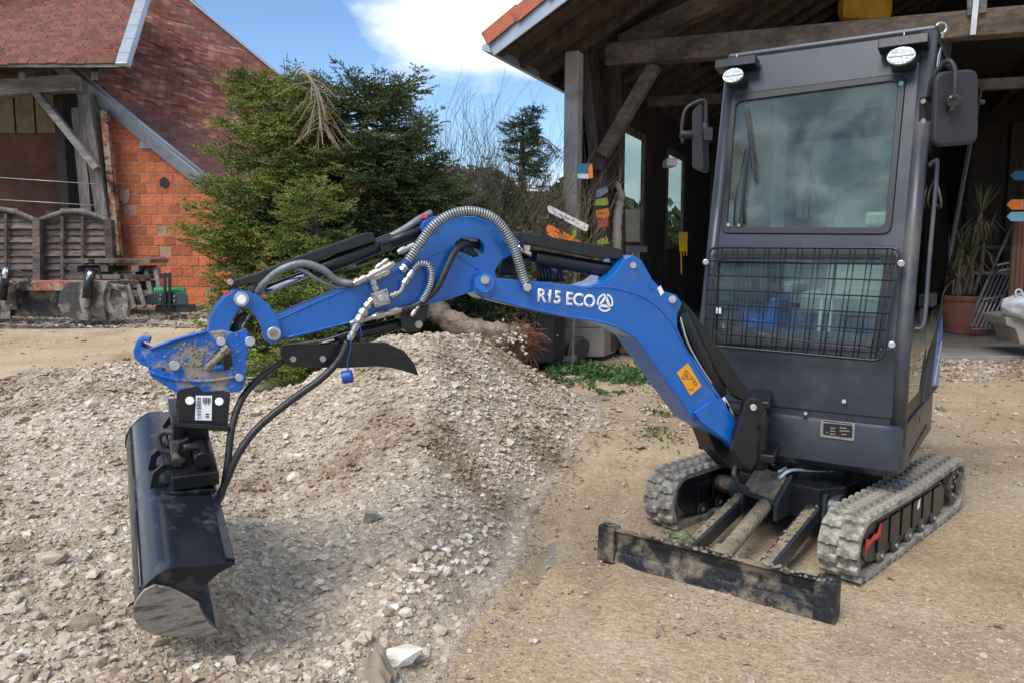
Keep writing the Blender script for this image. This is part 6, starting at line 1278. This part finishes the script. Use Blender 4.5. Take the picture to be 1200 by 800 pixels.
def blades(center, n, Lr, w, droop, m, name, zlo=-1, zhi=1):
    mb = MB()
    for k in range(n):
        az = rs.uniform(0, 6.28); el = rs.uniform(zlo, zhi); d = Vector((math.cos(az) * math.cos(el), math.sin(az) * math.cos(el), math.sin(el))); L_ = rs.uniform(*Lr); s_ = d.cross(up).normalized() if abs(d.z) < .95 else XA_
        a = center; b = a + d * L_ * .5 - up * droop * .15; c = a + d * L_ - up * droop
        mb.add([a - s_ * w * .5, a + s_ * w * .5, b + s_ * w, b - s_ * w, c], [(0, 1, 2, 3), (3, 2, 4)])
    return mb.build(name, m, yu)
for i, (c_, dens) in enumerate(zip(stems, (26, 34, 22, 16, 10))):
    blades(c_, dens, (.35, .6), .016, .03, YUC, 'leaves', .1, 1.4); blades(c_ - up * .08, dens, (.25, .5), .016, .28, YUCD, 'dry_leaves', -.6, .4)
# folded metal trestle and a long pole leaning together
rk = thing('metal_trestle', 'folded galvanised steel trestle leaning by the terracotta pot', 'trestle', atY(1150, 386, 12))
for k in range(5):
    MB().tube([atY(1139 + k * 5, 384, 11.8 + .05 * k), atY(1170 + k * 5.2, 312, 12.2 + .05 * k)], .017, 8).build('tube', BOLT, rk)
for (a, b) in (((1138, 386), (1165, 385)), ((1168, 311), (1192, 306)), ((1170, 318), (1190, 314)), ((1136, 381), (1160, 381)), ((1150, 352), (1178, 346))): MB().tube([atY(*a, 11.95), atY(*b, 12.0)], .018, 8).build('cross_tube', BOLT, rk)
pl_ = MB().tube([atY(1136, 378, 11.7), atY(1187, 262, 12.3)], .022, 8).build('pole', WOODH, None, 0, tuple(atY(1136, 378, 11.7))); tag(pl_, 'long pale pole leaning over the steel trestle', 'pole')
# brown plank bundle carrying arrow boards
pk = thing('plank_bundle', 'upright bundle of reddish brown planks at the right edge of the view', 'planks', atY(1195, 370, 11))
for k in range(5): MB().beam(atY(1183 + 5.6 * k, 366, 11 + .03 * k), atY(1190 + 5.0 * k, 258, 11.2), .055, .05, YA_).build('plank', mat('reddish_plank', (.26, .12, .07), .8, 0, .25, 6, stretch=(1, 1, .2), bump=.3, objrand=.3) if k == 0 else bpy.data.materials['reddish_plank'], pk, .004)
MB().beam(atY(1203, 366, 11.3), atY(1203, 180, 11.3), .05, .05, YA_).build('sign_post', SIGNC['red'], pk, .004)
def arrow(px, py, w, h, m, lab):
    pts = [(px, py), (px + h * .5, py - h / 2), (px + w, py - h / 2), (px + w, py + h / 2), (px + h * .5, py + h / 2)]; return sign(pts, 10.8, m, lab)
arrow(1184, 206, 34, 11, SIGNC['blue'], 'dark blue arrow board pointing left, top one at the right edge'); ao = arrow(1180, 240, 38, 12, SIGNC['orange'], 'orange arrow board pointing left at the right edge'); arrow(1180, 254, 38, 11, SIGNC['sky'], 'light blue arrow board pointing left under the orange one')
MB().beam(atY(1197.5, 237, 10.79), atY(1197.5, 243, 10.79), .014, .004, YA_).build('marking', SIGNC['white'], ao); MB().beam(atY(1200.5, 237, 10.79), atY(1200.5, 243, 10.79), .014, .004, YA_).build('marking', SIGNC['white'], ao)
# white sack on a concrete ledge
lg = MB().prism([atY(*p, 9.6) for p in ((1178, 372), (1240, 366), (1240, 404), (1196, 404), (1190, 386), (1180, 382))], Vector((.2, .8, 0))).build('concrete_ledge', CONC, None, .015); tag(lg, 'rough concrete ledge under the white bag at the right edge', 'ledge')
bm = bmesh.new(); bmesh.ops.create_icosphere(bm, subdivisions=4, radius=1)
for v in bm.verts:
    v.co *= 1 + .22 * mnoise.noise(v.co * 1.7) + .08 * mnoise.noise(v.co * 5); v.co.x *= .30; v.co.y *= .2; v.co.z *= .17
me = bpy.data.meshes.new('plastic_bag'); bm.to_mesh(me); bm.free(); me.materials.append(BAG); [setattr(p, 'use_smooth', True) for p in me.polygons]
bgo = thing('plastic_bag', 'crumpled white plastic bag lying on the concrete ledge', 'bag', atY(1205, 372, 9.55)); link('bag_body', me, bgo, atY(1206, 358, 9.6)); MB().tube(bez([atY(1192, 352, 9.5), atY(1190, 342, 9.5), atY(1196, 340, 9.5), atY(1200, 350, 9.5)], 5), .012, 8).build('handle', BAG, bgo)

# ================================================================== VEGETATION
def needles(P, D_, Ln, n_per, nl, nw, spread=.9):
    """sprigs: P base points, D_ directions, Ln lengths -> triangles"""
    q = len(P); P = np.repeat(P, n_per, 0); D_ = np.repeat(D_ / np.linalg.norm(D_, axis=1, keepdims=True), n_per, 0); Ln = np.repeat(Ln, n_per)
    t = rng.uniform(0, 1, len(P)); rnd = rng.normal(size=(len(P), 3)); rnd -= (rnd * D_).sum(1, keepdims=True) * D_; rnd /= np.linalg.norm(rnd, axis=1, keepdims=True) + 1e-9
    b = P + D_ * (Ln * t)[:, None]; nd = D_ * .8 + rnd * spread * .8; nd /= np.linalg.norm(nd, axis=1, keepdims=True); l_ = nl * rng.uniform(.7, 1.2, len(P)) * (1 - .4 * t)
    w = np.cross(nd, rng.normal(size=(len(P), 3))); w /= np.linalg.norm(w, axis=1, keepdims=True) + 1e-9
    A = b - w * nw; B = b + w * nw; C_ = b + nd * l_[:, None]; V_ = np.stack([A, B, C_], 1).reshape(-1, 3); return V_, np.arange(len(V_)).reshape(-1, 3)
def spruce(name, lab, px, py, Y, prof_, zmax, mcrown, nb, seed, group=None, leaders=8, base=.15, sprig=.14, nl=.022, nw=.0055, npn=15, side=None, tip_up=.15, tcount=1):
    """irregular spruce: prof_(t, az) gives the crown radius at height t; side twigs carry sprigs"""
    r_ = random.Random(seed); bx = atY(px, py, Y).x; root = Vector((bx, Y, g3(bx, Y))); t = thing(name, lab, 'tree', root, group)
    tr = MB().tube(bez([root, root + up * zmax * .5 + Vector((.03, 0, 0)), root + up * zmax], 4), .05, 8, True, [.07 - .06 * i / 8 for i in range(9)]); tr_o = tr.build('trunk', BARK, t); tw = MB(); P_, D2, L2 = [], [], []
    for k in range(nb):
        h = base + (zmax - base) * (r_.random() ** .85); az = r_.uniform(0, 6.283)
        if math.sin(az) > .4 and r_.random() < .5: az = -az
        rad = prof_(h / zmax, az) * r_.uniform(.72, 1.12); o = root + up * h; d = Vector((math.cos(az), math.sin(az), r_.uniform(-.15, .3))).normalized(); sag = rad * r_.uniform(.05, .3)
        rad *= (1.25 if r_.random() < .22 else 1)
        pts = [o + d * rad * u - up * (sag * 4 * u * (1 - u) * .6 + sag * u * u) + up * (tip_up * rad * u ** 3) for u in (0, .25, .5, .75, 1)]
        tw.tube(pts, .01, 4, False, [.012, .010, .008, .006, .003])
        ns = max(5, int(rad * 17))
        for i in range(ns):
            u = r_.uniform(.22, 1.0); j = min(3, int(u * 4)); p = pts[j].lerp(pts[j + 1], u * 4 - j); dd = (pts[j + 1] - pts[j]).normalized(); sdv = dd.cross(up).normalized() * r_.choice((-1, 1)); L_ = (.42 * (1 - u) + .12) * min(1, rad) * r_.uniform(.6, 1.2)
            q = (dd * .8 + sdv * r_.uniform(.3, 1) + up * r_.uniform(-.35, .25)).normalized()
            m_ = max(1, int(L_ / .07)); sp = sprig * .95
            s2 = q.cross(up).normalized(); fk = r_.uniform(.6, .9)
            for a in range(m_ + 1):
                c = p + q * (L_ * a / (m_ + .001)) - up * .012 * a
                for sg in (-1, 1, 0):
                    if sg == 0 and a % 2 and a != m_: continue
                    sdir = (q * (fk if sg else 1) + s2 * sg * .75 + Vector((r_.uniform(-.25, .25), r_.uniform(-.25, .25), r_.uniform(-.35, .25)))).normalized()
                    P_.append(c[:]); D2.append(sdir[:]); L2.append(sp * r_.uniform(.6, 1.1) * (1 - .4 * a / (m_ + 1)))
    for k in range(leaders):
        az = r_.uniform(0, 6.28); rr2 = prof_(.92, az) * r_.uniform(.1, .9); c = root + Vector((math.cos(az) * rr2, math.sin(az) * rr2, zmax * r_.uniform(.84, .95))); hh = r_.uniform(.12, .32)
        tw.tube([c, c + Vector((r_.uniform(-.05, .05), 0, hh))], .006, 4, False, [.008, .003])
        for a in range(5): P_.append((c + up * hh * a / 5)[:]); D2.append((r_.uniform(-.5, .5), r_.uniform(-.5, .5), .9)); L2.append(.11)
    tw_o = tw.build('branches', BARK, t); V_, F_ = needles(np.array(P_), np.array(D2), np.array(L2), npn, nl, nw)
    tag(link('crown', npmesh('crown', V_, F_, mcrown), t), kind=None); return t, root
import time as _t
spruce('spruce', 'mid green spruce with layered drooping branches left of centre, nearest to the barn gable', 332, 350, 7.6, lambda t, a: (.63 - .26 * max(0, t - .6) / .4 * 1.0) * (1 + .18 * math.sin(3 * a + 4 * t)) * (.75 + .25 * min(1, t / .3)), 2.98, NEEDLE, 330, 3, 'spruces between the barns', leaders=5)
spruce('spruce', 'bright green low spruce bough mass directly behind the boom joint', 372, 350, 6.9, lambda t, a: .52 * (1 - .5 * t) * (1 + .2 * math.sin(4 * a)), 1.9, NEEDLE, 190, 13, 'spruces between the barns', leaders=3, base=-.0)
spruce('spruce', 'tallest and darkest spruce with many upright leader shoots', 432, 350, 8.1, lambda t, a: (.86 - .30 * max(0, t - .6) / .4) * (1 + .15 * math.sin(3 * a + 5 * t)), 3.0, NEEDLED, 340, 5, 'spruces between the barns', leaders=26)
spruce('spruce', 'dark spruce lower than its neighbour, filling in behind the boom top', 500, 350, 8.7, lambda t, a: (.80 - .5 * max(0, t - .5) / .5) * (1 + .2 * math.sin(3 * a + 2)), 2.3, NEEDLED, 230, 8, 'spruces between the barns', leaders=8)
spruce('pine', 'slim grey green young pine standing above the bare hedge', 612, 350, 9.6, lambda t, a: (.56 * (1 - .8 * t) + .08) * (1 + .25 * math.sin(3 * a + 6 * t)), 2.95, PINEN, 95, 11, None, leaders=3, base=.6, sprig=.15, nl=.035, nw=.0045, npn=13, tip_up=.5)
# drooping dead bough hanging over the spruces
dt = thing('dead_bough', 'drooping dry brown conifer tip hanging in front of the spruces', 'branch', atY(378, 150, 7.0)); P_, D2, L2 = [], [], []; rs = random.Random(2)
mp_ = bez([atY(376, 155, 7.0), atY(374, 125, 7.0), atY(368, 100, 7.0), atY(354, 82, 7.02), atY(346, 90, 7.02)], 5); MB().tube(mp_, .012, 6).build('stem', mat('grey_twig', (.28, .22, .17), .9), dt); tw = MB()
for k in range(34):
    j = rs.uniform(.05, .62); p = mp_[int(j * (len(mp_) - 1))]; a = rs.uniform(-2.9, -.3); e_ = p + Vector((math.cos(a) * rs.uniform(.12, .34), rs.uniform(-.15, .15), -.12 - abs(math.sin(a)) * rs.uniform(.05, .22))); tw.tube([p, p.lerp(e_, .5) + up * .03, e_], .004, 4, False)
    for u in (.35, .6, .8, .95): P_.append(p.lerp(e_, u)[:]); D2.append((e_ - p).normalized()[:]); L2.append(.09)
tw.build('twigs', bpy.data.materials['grey_twig'], dt); V_, F_ = needles(np.array(P_), np.array(D2), np.array(L2), 12, .03, .0022); link('dry_needles', npmesh('dry_needles', V_, F_, DEADN), dt)
# bare shrubs of the hedge
def leaf_cloud(P, sz, m, name, par, flat=False):
    n = len(P); a = rng.normal(size=(n, 3)); a /= np.linalg.norm(a, axis=1, keepdims=True); b = np.cross(a, rng.normal(size=(n, 3))); b /= np.linalg.norm(b, axis=1, keepdims=True) + 1e-9; s_ = sz * rng.uniform(.6, 1.3, n)[:, None]
    V_ = np.stack([P - a * s_, P + b * s_ * .5, P + a * s_, P - b * s_ * .5], 1).reshape(-1, 3); return link(name, npmesh(name, V_, np.arange(len(V_)).reshape(-1, 4), m), par)
def shrub(lab, px, Y, h, w, n, seed, m=TWIG, leaves=None, nleaf=0, grp='bare shrubs of the hedge', lz=.6, name='bare_shrub'):
    r_ = random.Random(seed); bx = atY(px, 350, Y).x; root = Vector((bx, Y, g3(bx, Y))); t = thing(name, lab, 'shrub', root, grp); mb = MB(); tips = []
    def grow(p, d, L_, r0, lv):
        k = 3; pts = [p]; 
        for i in range(k): d = (d + Vector((r_.uniform(-.22, .22), r_.uniform(-.2, .2), r_.uniform(-.05, .16)))).normalized(); p = p + d * L_ / k; pts.append(p)
        mb.tube(pts, r0, 3 if lv else 5, False, [r0 * (1 - .2 * i) for i in range(k + 1)]); tips.extend(pts[1:])
        if lv < 3:
            for j in range(r_.randint(2, 4)): q = pts[r_.randint(1, k)]; grow(q, (d + Vector((r_.uniform(-.75, .75), r_.uniform(-.6, .6), r_.uniform(-.1, .5)))).normalized(), L_ * r_.uniform(.5, .75), r0 * .55, lv + 1)
    for i in range(n): grow(root + Vector((r_.uniform(-w, w) * .6, r_.uniform(-.3, .3), 0)), Vector((r_.uniform(-.25, .25) * w, r_.uniform(-.1, .1), 1)).normalized(), h * r_.uniform(.38, .55), .011, 0)
    mb.build('twigs', m, t)
    if leaves:
        T_ = np.array([q[:] for q in tips]); T_ = T_[T_[:, 2] < root.z + h * lz]; P = T_[rng.integers(0, len(T_), nleaf)] + rng.normal(0, .06, (nleaf, 3)); leaf_cloud(P, .026, leaves, 'leaves', t)
    return t
shrub('tall bare shrub with fine upright twigs against the cloud', 540, 9.8, 3.3, .6, 34, 31, TWIG, LEAFO, 500, lz=.5)
shrub('dense dark twiggy shrub between the tall bare shrub and the young pine', 590, 10.0, 2.9, .55, 30, 41, TWIG, LEAFO, 1500, lz=.7)
shrub('bare shrub with pale thin twigs left of the young pine', 577, 9.5, 2.7, .45, 22, 32, TWIG, LEAF, 1500, lz=.6)
shrub('tangled brown shrub below the young pine', 610, 9.1, 2.1, .5, 30, 33, TWIG, LEAFO, 1500, lz=.8)
shrub('pale straw coloured thicket beside the grey corner post', 643, 9.6, 2.2, .34, 55, 34, REED, LEAFO, 900, lz=.7, name='thicket')
shrub('straw coloured thicket between the pine and the corner post', 625, 10.2, 2.3, .45, 50, 35, REED, LEAFO, 900, lz=.8, name='thicket')
shrub('leafy undergrowth at the foot of the hedge behind the log', 560, 8.9, 1.4, .55, 26, 36, TWIG, LEAF, 2600, lz=1, name='undergrowth')
shrub('dark twiggy undergrowth between log and black bin', 604, 9.0, 1.3, .4, 28, 37, TWIG, LEAFO, 1800, lz=1, name='undergrowth')
shrub('low green bush peeping out between the dark spruce and the hedge', 515, 9.2, 1.9, .5, 26, 38, TWIG, LEAF, 2600, lz=1, name='undergrowth')
# flat-topped cedar spray at the skyline
cs = thing('cedar_bough', 'flat spreading evergreen bough on the skyline next to the corner post', 'branch', atY(620, 185, 11)); P_, D2, L2 = [], [], []; tw = MB()
for (a, b, c) in (((612, 165), (633, 160), (655, 176)), ((615, 172), (640, 168), (652, 183)), ((612, 180), (628, 176), (645, 184))):
    pp = bez([atY(*a, 11), atY(*b, 11), atY(*c, 11)], 6); tw.tube(pp, .008, 4, False)
    for p in pp: 
        for k in range(3): P_.append(p[:]); D2.append((random.uniform(-1, 1), random.uniform(-1, 1), -.5)); L2.append(.14)
tw.tube([atY(612, 160, 11), atY(606, 300, 11)], .03, 6); tw.build('stem', BARK, cs); V_, F_ = needles(np.array(P_), np.array(D2), np.array(L2), 14, .05, .004); link('needles', npmesh('needles', V_, F_, PINEN), cs)
# fallen log with its root plate
lgx = thing('fallen_log', 'fallen tree trunk with torn reddish roots behind the gravel heap', 'log', atY(560, 400, 7.9))
pp = bez([atY(484, 350, 7.7), atY(508, 362, 7.65), atY(530, 378, 7.6), atY(555, 388, 7.6), atY(580, 393, 7.6), atY(604, 397, 7.6)], 5); MB().tube(pp, .12, 14, True, [.105 + .012 * math.sin(i * 1.3) + .009 * math.sin(i * 2.9) + .035 * (i / len(pp)) for i in range(len(pp))]).build('trunk', mat('log_bark', (.25, .19, .14), .95, 0, .35, 11, stretch=(.5, .5, 1), bump=.8, bscale=22, c2=(.12, .085, .06), mix=(.45, .62)), lgx)
MB().tube(bez([atY(482, 372, 8.3), atY(505, 395, 8.2), atY(530, 412, 8.1), atY(560, 418, 8.0)], 4), .09, 10).build('limb', BARK, lgx)
rs = random.Random(17); mb = MB(); rc = atY(606, 400, 7.6)
for k in range(320):
    d = Vector((rs.gauss(0, 1), rs.gauss(0, .6), rs.gauss(0, .8))).normalized(); o = rc + Vector((rs.uniform(-.16, .16), rs.uniform(-.1, .1), rs.uniform(-.12, .1))); L_ = rs.uniform(.08, .26)
    mb.tube([o, o + d * L_ * .5 + Vector((0, 0, .02)), o + d * L_ + Vector((rs.uniform(-.03, .03), 0, rs.uniform(-.05, .03)))], .005, 3, False, [.007, .004, .002])
tag(mb.build('roots', mat('reddish_root', (.20, .075, .04), .9, 0, .4, 6), lgx), kind='stuff')
bm = bmesh.new(); bmesh.ops.create_icosphere(bm, subdivisions=3, radius=1)
for v in bm.verts: v.co = rc + Vector((v.co.x * .20, v.co.y * .12, v.co.z * .17)) * (1 + .4 * mnoise.noise(v.co * 2)) - (rc * (.4 * mnoise.noise(v.co * 2)) if False else Vector())
me = bpy.data.meshes.new('root_soil'); bm.to_mesh(me); bm.free(); me.materials.append(mat('root_soil', (.14, .075, .045), .95, 0, .4, 12, bump=.9)); link('root_soil', me, lgx)
for k in range(46): q = (rs.gauss(600, 11), rs.gauss(397, 9)); link('stone', tmpl[k % 10], lgx, atY(*q, 7.38), (rs.random() * 6, 0, rs.random() * 6), (rs.uniform(.012, .024),) * 3)
MB().tube(bez([atY(612, 394, 7.6), atY(635, 392, 7.6), atY(645, 400, 7.6)], 5), .008, 5).build('root', TWIG, lgx)
# weeds and grass
P_ = []
def weeds(px0, px1, py0, py1, n, m, name, lab, sz=.03, hgt=.10):
    px = rng.uniform(px0, px1, n); py = rng.normal((py0 + py1) / 2, (py1 - py0) / 3.2, n); x = (px - 600) / FPX; y = (400 - py) / FPX; dy = CP + y * SP; dz = -SP + y * CP; t = -CAMH / dz; P = np.stack([x * t, dy * t, np.zeros(n)], -1)
    kk = vnoise(P[:, 0], P[:, 1], 3, 7) > -.25; P = P[kk]; P[:, 2] = ground(P[:, 0], P[:, 1]) + rng.uniform(.005, hgt, len(P)) * (vnoise(P[:, 0], P[:, 1], 5, 3) * .5 + .6); o = leaf_cloud(P, sz, m, name, None); tag(o, lab, 'weeds', kind='stuff')
weeds(640, 700, 422, 446, 1800, LEAF, 'weeds', 'leafy green weeds in front of the concrete plinth'); weeds(690, 778, 430, 452, 2000, LEAF, 'weeds', 'thin band of weeds beside the boom')
weeds(700, 730, 455, 462, 260, LEAF, 'weeds', 'small tuft of weeds at the foot of the heap', .02, .04); weeds(755, 800, 478, 515, 520, LEAFO, 'grass_tufts', 'sparse dry tufts in the dirt left of the swing post', .018, .04); weeds(600, 700, 688, 725, 60, LEAFO, 'grass_tufts', 'scattered grass seedlings near the puddle', .009, .012)
# small stick on the heap, cloth in the gravel
tag(MB().tube([onplane(487, 495, Vector((0, 5, .45)), Vector((0, .35, 1)).normalized()), onplane(535, 522, Vector((0, 5, .45)), Vector((0, .35, 1)).normalized())], .012, 6).build('stick', BARK, None), 'dark thin stick lying on the gravel heap', 'stick')
cz = atZ(432, 768, .12); cz.z = gz(cz.x, cz.y) + .02; bm = bmesh.new(); bmesh.ops.create_grid(bm, x_segments=24, y_segments=18, size=1)
for v in bm.verts:
    u, w = v.co.x, v.co.y; zc_ = .028 + .022 * math.sin(4 * u + 2 * w) + .016 * math.sin(9 * w + u * 2) + .02 * mnoise.noise(Vector((u * 2, w * 2, 0))); a = R(-25); x = (u * .085 * (1 - .25 * w)) ; y = w * .075; v.co = cz + Vector((x * math.cos(a) - y * math.sin(a), x * math.sin(a) + y * math.cos(a), zc_ - .01 - .02 * (u * u + w * w)))
me = bpy.data.meshes.new('rag'); bm.to_mesh(me); bm.free(); me.materials.append(mat('dusty_cloth', (.30, .235, .17), .95, 0, .15, 20, bump=.3, bscale=300)); [setattr(p, 'use_smooth', True) for p in me.polygons]
ro = link('rag', me); so = ro.modifiers.new('thick', 'SOLIDIFY'); so.thickness = .004; tag(ro, 'folded tan rag half buried in the gravel at the lower middle', 'rag')
tb = MB().box((0, 0, 0), (.028, .012, .022)); wb = link('block_fragment', tb.mesh('block_fragment', CONC)); p = atZ(435, 610, .2); wb.location = (p.x, p.y, gz(p.x, p.y) + .025); wb.rotation_euler = (.3, .2, .3); tag(wb, 'pale square block fragment standing out on the gravel slope', 'block')
# far house behind the hedge and distant tree line
fh = thing('far_house', 'distant house with a weathered tiled roof behind the hedge', 'house', (.6, 21, 0)); MB().box((.2, 22, 1.2), (3.2, 2, 1.2)).build('wall', mat('far_wall', (.32, .26, .21), .9, 0, .15, 2), fh)
MB().prism([(-3.2, 19.7, 2.2), (2.6, 19.7, 2.2), (2.2, 21.2, 2.95), (-2.6, 21.2, 2.95)], up * -.1).build('roof', mat('far_roof', (.20, .095, .06), .9, 0, .3, 3, stretch=(1, 6, 6), bump=.3), fh)
P = np.column_stack([rng.uniform(-60, 60, 26000), rng.uniform(30, 40, 26000), np.zeros(26000)]); hh = 2.6 + 1.3 * vnoise(P[:, 0], P[:, 1] * .1, .25, 5) + .5 * vnoise(P[:, 0], P[:, 1] * .1, 1.1, 6); P[:, 2] = rng.uniform(0, 1, len(P)) ** .7 * hh; o = leaf_cloud(P, .34, LEAFO, 'distant_trees', None); tag(o, 'far line of trees closing the yard behind the hedge', 'trees', kind='stuff')

P = np.column_stack([rng.uniform(-1.7, 1.0, 30000), rng.uniform(10.9, 12.2, 30000), np.zeros(30000)]); hh = 2.55 + .55 * vnoise(P[:, 0], P[:, 1] * .2, 1.6, 5); P[:, 2] = rng.uniform(0, 1, len(P)) * hh
o = leaf_cloud(P, .045, mat('withered_hedge_leaf', (.095, .088, .04), .8, 0, .6, 4), 'hedge_mass', None); tag(o, 'brown olive hedge thicket behind the bare shrubs', 'hedge', kind='stuff')
